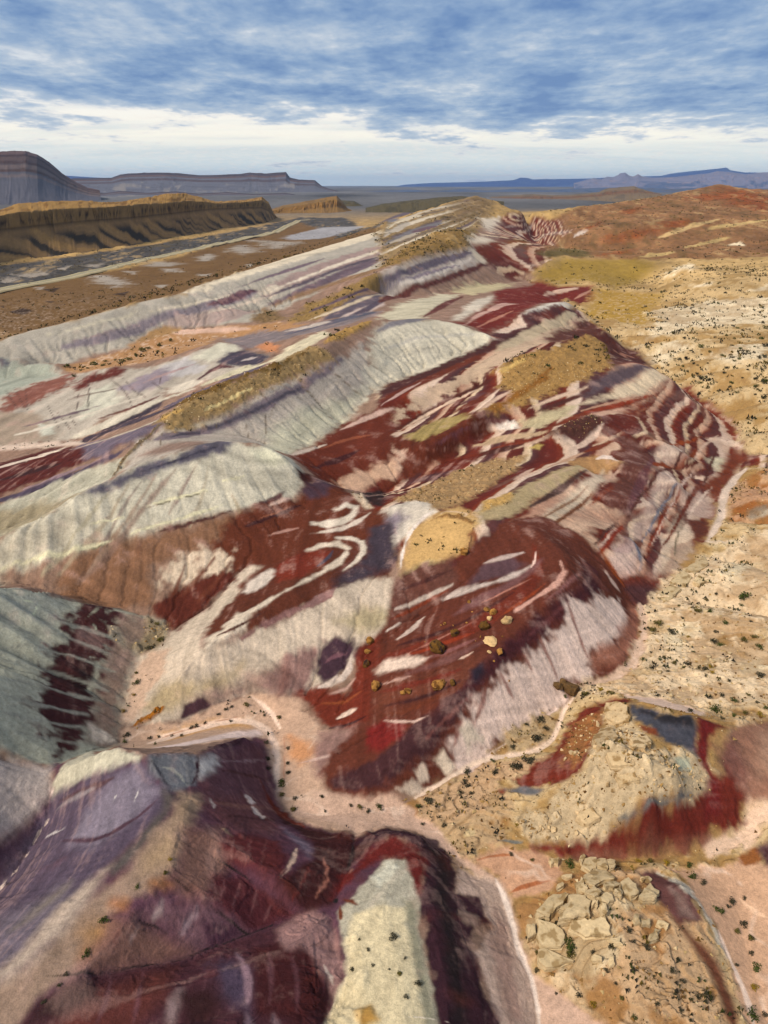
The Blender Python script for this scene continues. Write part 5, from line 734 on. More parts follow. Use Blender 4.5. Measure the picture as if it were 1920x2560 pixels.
((196,172,164),'m',1,1,0.6,0,(-12.9,81.6,-10.4,81.7,-8.1,82.2,-5.9,83.4,-6,83.4,-8.3,82.7,-10.6,82.2,-12.9,81.6)),
((178,180,164),'m',1,1,1,13,(-73.2,94.8,-68.5,97.9,-64.5,103.1,-59.6,106.5,-56.6,109.3,-50.7,114.2,-41.9,113,-39.7,108.9,-44.1,105.4,-43.2,97.1,-43,90.1,-40.5,82.3,-45,73.8,-50.8,71.8,-54.3,68.9,-57.5,66.2,-58.8,69.7,-66.9,81.8,-70.8,89.2)),
((162,166,156),'m',1,2,1,0,(-72.7,93.4,-67.9,96.6,-63.9,101.8,-59.6,106.4,-56.2,106.6,-57.1,101.3,-61.7,96.5,-66.2,92.6,-71.3,90.1)),
((150,132,120),'m',1,2,1.5,0,(-49.6,111.5,-44.5,113.2,-40.2,107.6,-44.5,105.6,-43.2,97.1,-43,90.1,-40.5,82.3,-44.3,81.9,-46.4,89.7,-48.1,100.2)),
((86,52,56),'m',1,1,2.5,0,(-56.6,108.5,-53.3,111,-50.4,113.5,-49.1,109.3,-47.9,106.3,-49,102,-47.9,94.2,-46.9,87.7,-45.5,84.5,-45.6,79.3,-45.8,75.4,-47.6,79.7,-50.7,80.8,-52.6,85.9,-54.1,93.3,-54.1,98.7,-54.5,103.9)),
((66,38,44),'m',1,2,2.5,0,(-51.4,97.8,-49.4,98.9,-48,91.6,-49.9,90.6)),
((164,166,154),'m',0.8,0.8,1.2,0,(-62.1,97.5,-60.1,98.7,-58.3,100.2,-56.3,101.7,-54.2,102.9,-52,104,-49.6,104.8,-47.1,105.5,-47.2,105.9,-49.7,105.5,-52.1,104.7,-54.3,103.6,-56.4,102.1,-58.3,100.6,-60.4,99.4,-62.2,97.8)),
((164,166,154),'m',0.8,0.8,1.2,0,(-59.6,91.5,-57.8,92.7,-56.2,94.4,-54.4,95.8,-52.5,96.9,-50.3,97.3,-48.1,98,-45.9,98.7,-46,99,-48.1,98.4,-50.4,98,-52.5,97.2,-54.4,96.2,-56.3,94.7,-58,93.3,-59.7,91.8)),
((164,166,154),'m',0.8,0.8,1.2,0,(-57.9,88,-56.5,89.3,-54.9,90.6,-53.3,91.9,-51.5,92.6,-49.6,93.3,-47.6,93.6,-45.6,94.3,-45.6,94.6,-47.7,94.3,-49.6,93.6,-51.6,93.3,-53.5,92.6,-55.1,91.2,-56.7,89.9,-58.1,88.3)),
((164,166,154),'m',0.8,0.8,1.2,0,(-54.8,82,-53.9,84,-52.9,86,-51.5,87.6,-49.7,88.6,-47.9,89.6,-46.2,91.2,-46.2,91.2,-48.1,90.2,-49.9,89.2,-51.7,88.2,-53.1,86.6,-54.3,84.8,-54.9,82.2)),
((164,166,154),'m',0.8,0.8,1.2,0,(-53.5,79,-52.3,80.1,-51.2,81.5,-50.1,82.9,-48.9,84.3,-47.4,85.4,-46,86.9,-46,86.9,-47.6,86,-49,84.9,-50.3,83.5,-51.4,82.1,-52.5,80.7,-53.6,79.3)),
((164,166,154),'m',0.8,0.8,1.2,0,(-52.6,76.8,-51.1,77.8,-49.8,79.3,-48.4,80.9,-46.9,82.4,-45.4,84.2,-45.5,84.5,-47.1,83,-48.6,81.4,-49.9,79.6,-51.3,78.4,-52.6,76.9)),
((164,166,154),'m',0.8,0.8,1.2,0,(-51.8,74.7,-50.4,75.7,-49,76.9,-47.6,78.1,-46.1,79.6,-44.6,81.1,-44.7,81.4,-46.2,79.9,-47.6,78.4,-49.1,77.2,-50.4,76,-51.8,74.8)),
((164,166,154),'m',0.8,0.8,1.2,0,(-60.9,94.6,-59.1,95.7,-57.4,97.1,-55.7,98.6,-53.9,99.9,-51.8,100.6,-49.6,101,-47.6,102,-47.5,102,-49.7,101.7,-51.8,101,-53.9,100.3,-55.9,99.2,-57.7,97.8,-59.4,96.4,-61,94.9)),
((192,200,176),'m',1,0.4,0.6,0,(-58.9,103.9,-58.9,102.3,-58.8,100.7,-58.7,98.8,-58.7,98.8,-58.6,100.5,-58.7,102.4,-58.9,104)),
((192,200,176),'m',1,0.4,0.6,0,(-51.8,106.5,-51.6,105.8,-51.4,105.5,-51.2,105.2,-51.1,105.2,-51.2,105.6,-51.6,106.2,-51.8,106.5)),
((192,200,176),'m',1,0.4,0.6,0,(-52.4,110.6,-52.7,109.6,-52.8,108.4,-52.8,107.2,-52.7,107.2,-52.7,108.4,-52.4,109.3,-52.4,110.6)),
((192,200,176),'m',1,0.4,0.6,0,(-61.1,102.3,-60.4,102.3,-59.9,102.6,-59.3,102.9,-59.3,102.9,-59.9,102.9,-60.5,102.6,-61,102.3)),
((206,196,182),'m',1,1,1.6,0,(-45.6,85.4,-43.9,86.3,-41.7,85.2,-44,82.7)),
((150,136,112),'r',1,1,1,0,(-45.9,105.7,-43.6,110.1,-44.5,113.2,-40.7,112.3,-39.8,108.9,-40.8,105.9,-44,105)),
((178,165,145),'r',1,1,1,0,(-50,107.7,-48.3,108.5,-46.2,106.3,-46.1,104.5,-48.6,105.6)),
((179,169,165),'m',1,1.7,0.8,13,(-57.1,65.2,-54.2,68.6,-50.8,71.8,-45,73.2,-45.3,74.5,-43.4,68.5,-45.4,65.5,-47.2,62.2,-50.7,58.7,-55,56.7,-53.8,57.5,-55.9,61.8)),
((107,78,93),'m',1,1.7,0.8,14,(-55.2,56.5,-50.8,58.6,-47.2,62.2,-45.4,65.5,-43.7,70.1,-45.7,75.2,-36.6,70.5,-29.6,67.5,-24.3,70.5,-20.3,86.4,-19,85.9,-17.2,80.8,-14.8,73.3,-11.3,70,-4,67.4,0,65,0,58,0,52,0,47.4,0,43.2,0,39.4,0,35.9,-3.3,35.7,-6.4,35.3,-9.5,34.8,-12.6,34.5,-15.6,34.3,-18.7,34.1,-21.7,34.1,-24.8,34.1,-28,34.1,-31,34,-34.2,34.1,-37.3,34.1,-40.5,34.2,-42.6,37.5,-45.7,41.8,-49.5,47.1,-54.5,53.9)),
((117,80,85),'m',1,3.4,0.8,0,(-23.5,66.9,-18.8,78.7,-16.8,78.1,-14.4,71.2,-13.5,63.4,-18.2,61,-21.1,62.3)),
((140,118,124),'m',1,1.6,1.5,0,(-23.4,67.6,-21.9,69.5,-20.5,72.2,-19.1,75.4,-17.8,79.7,-17.8,79.9,-19.3,76.1,-20.7,72.6,-22,69.9,-23.5,67.8)),
((100,66,72),'m',1,1.6,1.5,0,(-22.2,66.9,-20.7,68.3,-19.1,70,-17.7,72.7,-16.3,75.8,-16.3,76.1,-17.8,73.4,-19.2,70.7,-20.8,68.9,-22.2,67.1)),
((135,100,96),'m',1,1.6,1.5,0,(-21.6,64.2,-19.9,65.2,-18.2,66.6,-16.5,68.5,-15,71.7,-15.1,72.4,-16.6,69.3,-18.3,67.4,-20,65.8,-21.6,64.4)),
((95,62,66),'m',1,1.6,1.5,0,(-19.7,63.1,-18.4,64.2,-17,65.4,-15.5,66.4,-14,68,-14,68.2,-15.6,67.2,-17,65.8,-18.4,64.6,-19.7,63.1)),
((192,188,170),'m',1,0.7,1,0,(-43.9,70.6,-43.4,72,-43.6,80.1,-35.3,70.6,-32,68.4,-29.5,67.6,-30.3,66.9,-34.1,67.1,-39.5,68.1,-42.6,68.5,-43.1,68.5)),
((126,129,137),'m',1,1,1,0,(-29.4,67.6,-24.6,70.6,-23.5,69.6,-23.4,66.3,-24.7,64.2,-25.8,62.2,-27.1,64.1,-29.1,65.6)),
((202,198,194),'m',1,1.4,1,0,(-24.1,70.1,-22.9,72.7,-21.7,72.8,-22.2,69.6,-23.3,67.2,-24,67.8)),
((80,56,66),'m',1,0.5,0.6,0,(-24.4,70.5,-24.1,68.9,-23.9,67.4,-23.9,65.8,-23.8,65.9,-23.6,67.5,-23.7,69.3,-24.3,70.5)),
((165,165,158),'m',1,0.5,0.6,0,(-27.5,66.7,-26.4,66.7,-25.4,66.4,-24.5,65.4,-24.5,65.6,-25.2,66.7,-26.4,67.2,-27.5,66.7)),
((90,88,98),'m',1,0.5,0.6,0,(-29,67.1,-27.9,65.9,-26.7,64.5,-25.6,63.2,-25.5,63.2,-26.5,64.8,-27.7,66.2,-28.9,67.1)),
((114,84,92),'m',1,1.3,1,0,(-22,73.7,-20,82.2,-19,86.2,-17,79.3,-15.6,74.6,-21.7,64.8,-22.9,67.5)),
((84,58,70),'m',1,0.5,0.6,0,(-23.8,74.1,-22.3,76.3,-20.9,79.4,-20.2,86.2,-20.3,86.4,-21.2,80.3,-22.6,77.4,-24,74.5)),
((100,68,72),'m',1,0.5,0.6,0,(-21.5,71.2,-20,73,-18.5,75.6,-17,78.6,-17,78.8,-18.6,76.3,-20.1,73.7,-21.5,71.4)),
((150,128,134),'m',1,0.5,0.6,0,(-22,72.5,-20.8,75.2,-19.4,78,-18.1,81.6,-18.1,81.9,-19.5,78.5,-20.8,75.4,-22.1,72.7)),
((103,86,111),'m',1,1.7,0.8,0,(-47,60.8,-45,65.2,-43.3,69.5,-34.8,67.2,-29.7,66.7,-29,66.1,-25.6,63.6,-25.3,60.5,-28.6,56.8,-30.7,54,-33.4,50.2,-35.5,45.4,-37.4,44.3,-40.5,43.4,-43.7,42.6,-49,50,-53.2,56.8,-49.9,58.4)),
((137,126,147),'m',1,2.38,0.8,0,(-33.5,65.9,-29.6,66.3,-28.6,64.6,-26.6,63.4,-27.8,61.4,-29.5,59.7,-32.8,57.9,-37,59.5,-36.2,62.9)),
((100,78,84),'m',1,0.8,0.6,0,(-41.9,67.8,-39,66.3,-36.6,65.5,-34.7,65.5,-33.1,65.9,-33.2,66.1,-35.2,66.3,-37.4,66.6,-39.6,67.2,-42,68)),
((94,72,84),'m',1,0.8,0.6,0,(-38.4,60.6,-35.6,59.1,-33.2,58.4,-31.4,58.5,-29.9,59.2,-28.6,60.1,-27.4,61.3,-26.5,62.8,-26.5,62.8,-27.7,61.6,-28.9,60.4,-30.3,59.7,-31.8,59.1,-33.6,59.1,-35.9,59.7,-38.5,60.8)),
((140,132,138),'m',1,0.8,0.6,0,(-41.9,66.9,-39.4,66,-37.3,65.6,-35.5,65.6,-35.6,65.8,-37.9,66.4,-40,66.7,-42.1,67.1)),
((200,196,196),'m',1,0.4,0.6,0,(-32.5,63,-32.4,63.3,-32.4,63.5,-32.3,63.8,-32.4,63.8,-32.6,63.7,-32.5,63.2,-32.6,63)),
((200,196,196),'m',1,0.4,0.6,0,(-29.7,62.3,-29.6,62.8,-29.5,63.3,-29.6,63.9,-29.6,63.9,-29.7,63.4,-29.8,62.9,-29.7,62.3)),
((200,196,196),'m',1,0.4,0.6,0,(-36.6,49.8,-36.4,50.1,-36.2,50.5,-36.2,50.9,-36.3,51.1,-36.5,50.7,-36.7,50.4,-36.7,49.9)),
((200,196,196),'m',1,0.4,0.6,0,(-42.1,63.5,-40.7,63,-39.5,62.8,-38.4,62.7,-38.4,62.7,-39.6,62.9,-41,63.4,-42.2,63.7)),
((103,96,94),'m',1,1.7,0.8,0,(-26.8,63.8,-24.9,63.2,-24.9,60.9,-26.5,57,-28.1,53.7,-29.3,52.7,-30.1,54.1,-27.7,57.5,-26,61)),
((121,109,127),'m',1,3.4,0.8,0,(-52.7,54.7,-42.2,52.3,-39.3,52.2,-35.9,53.9,-32.7,51.7,-35.6,46.4,-37.4,44.3,-40.5,43.4,-43.7,42.6)),
((135,126,120),'m',1,3.2,0.6,0,(-38.5,49,-37.4,49.6,-36.5,50.3,-35.6,51.1,-34.8,52.1,-34.2,53.2,-34.4,53.5,-35.6,53,-36.7,52.2,-37.4,51.2,-38.1,50.2,-38.7,49.1)),
((159,139,125),'m',1,1.7,1.04,0,(-24.8,63.7,-22.8,65.1,-21.9,62.4,-22.8,58.6,-22.8,54.6,-23.7,52.2,-26.7,50.9,-28.2,48.9,-28.7,45.3,-30.6,43.2,-32.7,41.3,-32.9,39.3,-35.4,35.8,-39.4,35.9,-41,38.5,-38.8,40.5,-36.5,42.6,-34.5,44,-32.1,47.7,-30.6,50.7,-28.1,53.7,-26.5,57,-24.8,60.5)),
((183,168,155),'m',1,2.55,0.8,0,(-29.9,54.2,-31.1,50.8,-32.2,47.4,-34.5,44,-36.5,42.6,-40.1,40.7,-41.5,43,-37.2,43.8,-35.9,46,-34.2,49.8,-32.3,52.4,-30.7,53.8)),
((159,139,121),'m',1,2.55,0.8,0,(-24.8,63.7,-22.8,65.1,-22.1,62.4,-23,59.3,-24.4,58.8)),
((175,153,129),'m',1,3.4,0.8,0,(-26.5,55.3,-24.6,57.8,-23,57.1,-23.8,54.4,-26,53.6)),
((171,134,95),'m',1,5.1,1.6,0,(-27.3,47.3,-27.5,46.6,-28.3,46.1,-29.4,46.4,-30,47.2,-29.9,48,-29.1,48.4,-27.9,48.1)),
((159,113,83),'m',1,3.4,1.6,0,(-22.4,52.9,-22.7,52.4,-23.6,52,-24.6,51.9,-25.1,52.4,-24.8,52.8,-23.8,53.1,-22.8,53.1)),
((159,116,87),'m',1,3.4,1.6,0,(-26.8,50.2,-26.9,49.6,-27.5,49.5,-28.2,49.6,-28.7,50.2,-28.6,50.6,-27.9,50.8,-27.2,50.6)),
((157,120,93),'m',1,3.4,1.6,0,(-27.8,45.5,-28,45,-28.7,44.6,-29.5,44.8,-30.1,45.4,-30,46,-29.3,46.3,-28.4,46.1)),
((139,109,101),'m',1,2.72,0.8,0,(-22.9,59,-19.3,61,-17.9,57,-19.1,52.6,-21.8,51.9,-23.3,53.3,-22.7,54.7)),
((111,58,63),'m',1,1.7,0.8,0,(-19,59.7,-15.8,62.4,-13.1,62.7,-11.2,59.8,-12.2,56.5,-14.9,56.8,-18,57)),
((140,96,96),'m',0.8,1.6,1.5,0,(-16.1,61,-16.1,59.4,-16,57.9,-16,57.2,-15.9,57.2,-15.7,58,-15.9,59.5,-16.1,61)),
((140,96,96),'m',0.8,1.6,1.5,0,(-14.4,62.2,-14.5,60.2,-14.4,58.3,-14.4,57.1,-14.3,56.9,-14.2,58.4,-14.3,60.3,-14.4,62.2)),
((140,96,96),'m',0.8,1.6,1.5,0,(-17.7,59.9,-17.7,58.8,-17.7,58,-17.6,57.5,-17.5,57.5,-17.4,57.9,-17.5,58.8,-17.7,59.9)),
((100,54,62),'m',1,1.7,0.8,0,(-19.3,55.2,-15.9,56.5,-12.1,55.3,-9.6,54.1,-12.3,52.5,-15.1,51.3,-17.6,52,-19.2,52.5)),
((132,92,96),'m',0.8,1.6,1.5,0,(-16.3,55.8,-16.5,54.7,-16.7,53.6,-16.8,52.7,-16.6,52.5,-16.5,53.6,-16.3,54.7,-16.3,55.8)),
((132,92,96),'m',0.8,1.6,1.5,0,(-14.6,55.8,-14.7,54.7,-14.8,53.6,-14.9,52.7,-14.8,52.7,-14.6,53.6,-14.5,54.7,-14.5,55.6)),
((132,92,96),'m',0.8,1.6,1.5,0,(-12.7,55.2,-13,54.4,-13.3,53.6,-13.4,52.8,-13.3,52.8,-13,53.5,-12.8,54.3,-12.6,55)),
((132,92,96),'m',0.8,1.6,1.5,0,(-18,55.3,-18,54.4,-18,53.5,-18,52.6,-17.8,52.5,-17.8,53.4,-17.8,54.4,-17.9,55.3)),
((131,102,110),'m',1,2.38,0.8,0,(-23.7,51.4,-19.1,52,-15,51.2,-18.6,48.8,-19.9,48.3,-22.7,49.1,-25.1,49.4)),
((165,148,148),'m',1,2.4,0.6,0,(-23.6,51.3,-23.9,50.6,-24.1,50.1,-24.3,49.7,-24.1,49.5,-23.6,50,-23.4,50.6,-23.5,51.3)),
((160,140,146),'m',1,2.4,0.6,0,(-20.2,51.8,-20.7,50.9,-21.2,50.1,-21.5,49.3,-21.3,49.2,-20.7,50,-20.3,50.8,-20.1,51.6)),
((90,63,79),'m',1,1.7,0.8,0,(-19.8,50.7,-16.6,51.7,-15,51,-18.6,48.8)),
((141,109,101),'m',1,2.72,0.8,0,(-28.1,48,-25.4,49.1,-22.6,48.8,-19.8,48.3,-22.7,46.5,-28,44.2,-29.6,44.1,-28.4,46.3)),
((130,95,90),'m',1,2.4,0.6,0,(-26.8,47.8,-27.1,47.2,-27.2,46.6,-27.3,46.1,-27.1,46.1,-26.8,46.6,-26.7,47.1,-26.7,47.6)),
((165,140,135),'m',1,2.4,0.6,0,(-25.3,48.7,-25.5,48.1,-25.8,47.6,-25.8,47,-25.7,47.1,-25.4,47.6,-25.3,48.2,-25.3,48.8)),
((92,58,69),'m',1,1.7,0.8,0,(-32.4,40.7,-28.3,43.8,-24.6,45.7,-20.6,47.4,-14.9,51,-9.9,53.7,-8.1,54.2,-5,52,-4,47.3,-4.3,46,-5.9,42.3,-5.5,35.5,-8.7,35,-11.9,34.5,-15.1,34.3,-18.3,34.2,-21.5,34.1,-24.8,34.1,-28,34.1,-31.2,34,-34.4,34.1,-34.2,37.6)),
((111,65,65),'m',1,3.4,0.8,0,(-27.8,42.5,-24.3,44.8,-21.2,46.3,-20.8,42.3,-22.7,39.9,-22.1,35.9,-25.7,35.8,-29.3,35.8,-30,39.9)),
((92,73,101),'m',1,3.4,0.8,0,(-18,46.7,-15.7,46.9,-13.3,46,-12.7,41.7,-15.8,42.9)),
((86,42,50),'m',1,2.55,0.8,0,(-13.8,48.9,-9,50.8,-6.3,48.2,-6,43.7,-8,41.2,-12.4,41.8)),
((165,134,132),'m',1,2.38,1.44,0,(-12,52.1,-9.9,53.9,-8.2,55,-5.5,52.7,-4,48.3,-5,45.7,-6.3,46.9,-8.1,49.4,-10.5,48.6)),
((198,182,172),'m',1,0.8,1.5,0,(-6.4,48.2,-6.2,47.3,-5.9,46.6,-5.3,46.3,-5.2,46.3,-5.4,47,-5.8,47.6,-6.3,48.2)),
((152,128,138),'m',1,1.92,1.5,0,(-15.6,48.4,-14.4,46.1,-13.8,44.6,-13.4,43,-13.2,42.9,-13.2,44.8,-14,46.4,-15.5,48.4)),
((160,140,140),'m',1,2.4,1.5,0,(-20,43.2,-20.4,42,-20.5,40.7,-19.9,39.2,-19.5,39.2,-19.4,40.7,-19.5,41.8,-19.7,43.1)),
((150,128,138),'m',1,2.4,0.6,0,(-13.3,41.6,-13.2,40.9,-13,40.1,-12.6,39.7,-12.3,39.9,-12.4,40.6,-12.7,41.2,-13.2,41.7)),
((150,125,130),'m',1,2.4,0.6,0,(-10.8,42,-10.8,41.4,-10.7,40.8,-10.4,40.2,-10.1,40.3,-10.1,41,-10.3,41.6,-10.6,42.1)),
((68,49,51),'m',1,2.55,0.8,0,(-31.8,41.2,-29.8,42.3,-28,43,-27.4,41.7,-29.9,39.8,-32.3,39.4)),
((72,40,49),'m',1,3.4,0.8,0,(-19.7,42.8,-17.2,43.6,-15.7,42.7,-16.4,40.3,-18.5,40.2)),
((118,84,92),'m',0.7,2.4,1.8,0,(-26.9,44.4,-26.6,42.6,-26.4,41.1,-26.4,39.7,-26.3,39.6,-26.1,41,-26.2,42.6,-26.8,44.4)),
((118,84,92),'m',0.7,2.4,1.8,0,(-24.1,45.4,-23.8,43.2,-23.5,41.5,-23.2,39.9,-23.1,40,-23.1,41.4,-23.4,43.2,-24.1,45.4)),
((118,84,92),'m',0.7,2.4,1.8,0,(-18,46.4,-17.9,45.3,-17.9,44.4,-17.7,43.5,-17.6,43.6,-17.5,44.4,-17.6,45.3,-17.8,46.3)),
((118,84,92),'m',0.7,2.4,1.8,0,(-12.1,48.2,-11.8,46.4,-11.5,44.7,-11.3,42.9,-11.2,42.9,-11.1,44.7,-11.4,46.5,-12.1,48.3)),
((118,84,92),'m',0.7,2.4,1.8,0,(-10,48.6,-9.5,47,-9,45.5,-8.8,44.1,-8.6,42.7,-8.5,42.6,-8.4,44,-8.6,45.6,-9.2,47.3,-9.9,48.6)),
((82,36,38),'m',1,1.53,0.8,0,(-15.9,73.6,-11.2,69.6,-3.9,67.2,-0.3,66,-1.7,64.4,-3.5,62.8,-4.8,59.7,-5.7,55.8,-9.8,54.6,-12.9,56.2,-10.9,58.4,-8.9,61.3,-9.2,64.3,-11.2,67.2,-13.8,68.5)),
((131,112,133),'m',1,2.21,0.8,0,(-13.3,66.4,-11,65.4,-9.2,63.9,-9.2,61.2,-11.3,63.8)),
((208,184,168),'m',1,0.96,0.6,0,(-12.1,56.7,-11.3,58.3,-10.7,60.1,-10.7,62.5,-10.9,62.5,-11.3,60.3,-11.6,58.4,-12.1,56.7)),
((165,115,104),'m',1,1.6,0.6,0,(-8,56.2,-7.1,57.9,-6.8,60.1,-7.5,62.2,-7.6,62.2,-7.2,59.8,-7.4,57.9,-8.1,56.2)),
((190,150,135),'m',1,1.6,0.6,0,(-5.2,58.8,-4.6,59.4,-4.1,60.1,-3.7,61.1,-3.9,61.3,-4.5,60.5,-4.9,59.7,-5.3,58.8)),
((56,24,28),'m',1,1.6,0.6,0,(-4,67.6,-4.3,63.9,-4.7,60.8,-5.3,58.3,-5.2,58.3,-4.3,60.7,-3.8,63.7,-3.9,67.7)),
((110,50,46),'m',1,0.8,0.6,0,(-9.2,59.6,-9.6,57.7,-10,56.1,-10.6,55.3,-10.5,55.1,-9.8,56.1,-9.3,57.8,-9.1,59.6)),
((198,184,178),'m',1,0.8,1.2,0,(-18.5,69.5,-18.2,69.2,-17.8,68.8,-17.4,68.9,-17.4,69.6,-17.7,70,-18.1,70.1,-18.5,70)),
((198,184,178),'m',1,0.8,1.2,0,(-17.3,68.1,-16.8,67.3,-16.3,66.8,-15.8,66.5,-15.7,67,-16.2,67.7,-16.7,68,-17.3,68.3)),
((198,184,178),'m',1,0.8,1.2,0,(-21.8,65,-21.5,64.5,-21.2,63.9,-20.8,63.6,-20.7,63.7,-21,64.4,-21.3,64.7,-21.8,65.3)),
((122,60,46),'m',1,0.8,0.6,0,(-17.8,76.5,-16.6,73.6,-15,71,-13.1,70.1,-10.8,69.2,-10.8,69.6,-13,71.4,-15,73.1,-16.4,74.6,-17.7,76.7)),
((170,150,130),'m',0.6,0.8,0.6,0,(-18,60.2,-18.4,60.7,-18.9,61.2,-19.3,61.2,-19.3,61,-19,60.7,-18.5,60.5,-18.1,60.2)),
((52,36,38),'m',1,0.4,0.25,0,(-32.6,43.2,-31,43.2,-29.4,43.3,-28.2,43.9,-26.9,44.7,-25.6,45.3,-24.1,45.9,-22.7,46.6,-21.2,47.2,-19.8,48,-18.4,48.9,-16.9,49.7,-15.4,50.7,-13.9,51.6,-12.3,52.5,-12.4,52.7,-14,51.8,-15.5,50.8,-17,49.9,-18.5,49,-19.9,48.1,-21.3,47.3,-22.7,46.6,-24.2,46.1,-25.6,45.5,-26.9,44.7,-28.2,44.1,-29.5,43.5,-31,43.3,-32.6,43.2)),
((52,36,38),'m',1,0.4,0.25,0,(-25.4,49.1,-23.9,49.1,-22.4,48.9,-21,48.7,-19.6,48.2,-19.6,48.2,-20.9,48.7,-22.3,48.9,-23.9,49.3,-25.4,49.2)),
((52,36,38),'m',1,0.4,0.25,0,(-23,57.3,-21.4,57.3,-19.7,57.2,-18,56.8,-16.4,56.4,-14.7,55.9,-13.1,55.4,-11.5,54.9,-9.8,54.4,-9.7,54.4,-11.4,54.9,-13,55.4,-14.6,55.9,-16.3,56.6,-17.9,57,-19.6,57.2,-21.3,57.4,-23,57.3)),
((52,36,38),'m',1,0.4,0.25,0,(-23.1,53.4,-21.7,52.8,-20.3,52.5,-19,52.1,-17.6,51.7,-16.3,51.4,-14.9,51,-14.9,51.2,-16.2,51.5,-17.6,51.9,-18.9,52.1,-20.2,52.5,-21.7,53,-23,53.4)),
((52,36,38),'m',1,0.4,0.25,0,(-17.6,51.7,-16.7,51.5,-15.8,51.2,-14.9,51,-14.9,51.2,-15.8,51.4,-16.6,51.5,-17.6,51.7)),
((208,192,184),'m',1,0.64,0.8,0,(-43.8,70.3,-43.9,70,-43.9,69.7,-43.8,69.5,-43.5,69.3,-43.5,69.6,-43.6,69.9,-43.8,70.3)),
((208,192,184),'m',1,0.64,0.8,0,(-43.3,66.6,-43.5,66.5,-43.6,66.2,-43.4,65.7,-43.4,65.7,-43.1,65.9,-43.2,66.4,-43.2,66.7)),
((208,192,184),'m',1,0.64,0.8,0,(-44.4,63,-44.6,62.9,-44.8,62.7,-44.9,62.6,-44.8,62.5,-44.4,62.4,-44.4,62.7,-44.3,62.8)),
((208,192,184),'m',1,0.64,0.8,0,(-45.3,61.5,-45.5,61.1,-45.7,60.9,-45.8,60.6,-45.6,60.4,-45.4,60.6,-45.2,61,-45.1,61.4)),
((208,192,184),'m',1,0.64,0.8,0,(-46.2,60.3,-46.5,60,-46.6,59.7,-46.3,58.8,-45.9,58.5,-45.9,59,-46.1,59.8,-46.2,60.3)),
((208,192,184),'m',1,0.64,0.8,0,(-43.9,65.7,-44.2,65.2,-44.3,64.5,-44.4,63.9,-44.3,63.9,-44,64.4,-43.9,65.1,-43.8,65.7)),
((30,21,23),'m',1,0.51,0.24,0,(-44.6,58.7,-44.5,58.4,-44.8,58.5,-45.3,59,-45.7,59.5,-45.8,59.7,-45.4,59.5,-44.9,59)),  # dark of a hole painted flat, none cut in the relief
((26,18,19),'m',1,0.51,0.24,0,(-5.3,56.4,-5.4,56,-5.6,56,-5.9,56.1,-6,56.3,-5.9,56.6,-5.7,56.7,-5.4,56.7)),  # sinkhole darkness painted as a near-black disc
((200,174,158),'d',1,1,1,12,(-10,76.4,-3.3,76.3,0,76.6,2.6,74.8,5.2,73.1,8.2,69.3,10.7,65.9,14.8,63.1,16.1,59.2,16.3,53.7,17.4,51.1,20.3,48.3,24.2,45,25.3,41,20.3,41.6,15.1,41.9,16.5,46.5,16,50.5,15.6,55.3,15,60.5,11.4,64,8.6,66.2,4.7,69.7,0,69.8,-3.7,67.7,-5.7,70,-13.6,72.7)),
((162,127,90),'s',1,1,1.5,0,(2.8,74.3,6.7,76.6,13,78.9,17.3,75.9,18.4,73.5,16.2,67.5,13.9,67.2,10.4,66.3,8.4,69.1,8,70.9,5.8,72.8)),
((185,165,125),'s',1,1,1,0,(10.7,69,12.1,70.3,12.4,69.1,11.2,68.5)),
((130,112,82),'s',1,1,2,0,(10.1,77.1,12.8,77.7,12.3,75.9,10.3,75.5)),
((196,160,136),'d',1,1,1.5,0,(11.1,65.8,14.8,67.4,18.5,67.1,22.4,65.3,23.2,63,20.6,60,16.2,60.4,14.8,62.9)),
((172,112,88),'d',1,0.5,2,0,(15.7,60.9,17.5,61.2,19.2,61.5,21,61.9,21,61.9,19.2,62.1,17.4,61.8,15.7,60.9)),
((172,120,95),'d',1,0.5,2,0,(12.1,65.4,13.8,65.7,15.4,65.8,17,65.8,17.1,66,15.4,66.2,13.8,66.1,12.2,65.6)),
((178,139,104),'s',1,1,1.4,17,(23.1,63.3,26.7,63.4,34.9,63.4,35.5,57.5,37.6,54.6,37.1,49.8,36.3,45,34.8,40.8,30.7,40.7,26.9,40.8,23.1,41.2,23.1,45.3,20.3,48.4,17.4,51.4,16.6,56.3,16,59.3,20.6,60.2)),
((192,174,143),'s',1,1,1.5,0,(18,57.5,19.9,59.1,23.2,59.3,25.2,58.4,29.9,60.1,33.1,58.7,32.4,56.8,26.1,56.2,26.6,52.1,25.5,50.2,21.9,49.3,18.4,51.6,17,56.2)),
((190,165,135),'s',1,1,1.6,0,(20.7,50.4,23.3,49,21.7,48,23.3,45.2,20.7,47.9,17.8,51.1)),
((112,80,80),'m',1,1,1,0,(32.2,62.2,34.4,62.9,36.2,60.9,36.9,58,37,55.3,34.3,54.7,32.8,56.7,32.4,59.3)),
((140,120,115),'m',1,1.6,1,0,(34.8,59.1,35.9,57.7,36.2,55.4,34.6,55.7)),
((116,76,64),'m',1,1.5,0.6,0,(33.5,55.5,34.1,54,34.8,52.6,35.3,51.3,35.8,50.1,35.9,48.6,35.9,47.1,35.8,45.6,36.2,44.2,36.7,44.4,37.5,46.2,37.8,47.9,37.6,49.4,37.3,50.8,36.7,52.2,35.7,53.1,34.7,54.4,33.6,55.6)),
((198,192,178),'m',1,0.5,1.2,0,(34.5,62.4,35.4,60.4,36.1,58.5,37.1,57.5,37.5,55.9,37.9,54.5,38.2,53,38.9,51.8,39.3,52,39.1,53.6,38.8,55.1,38.6,56.7,38.4,58.6,37.5,60.2,36.3,61.6,34.6,62.6)),
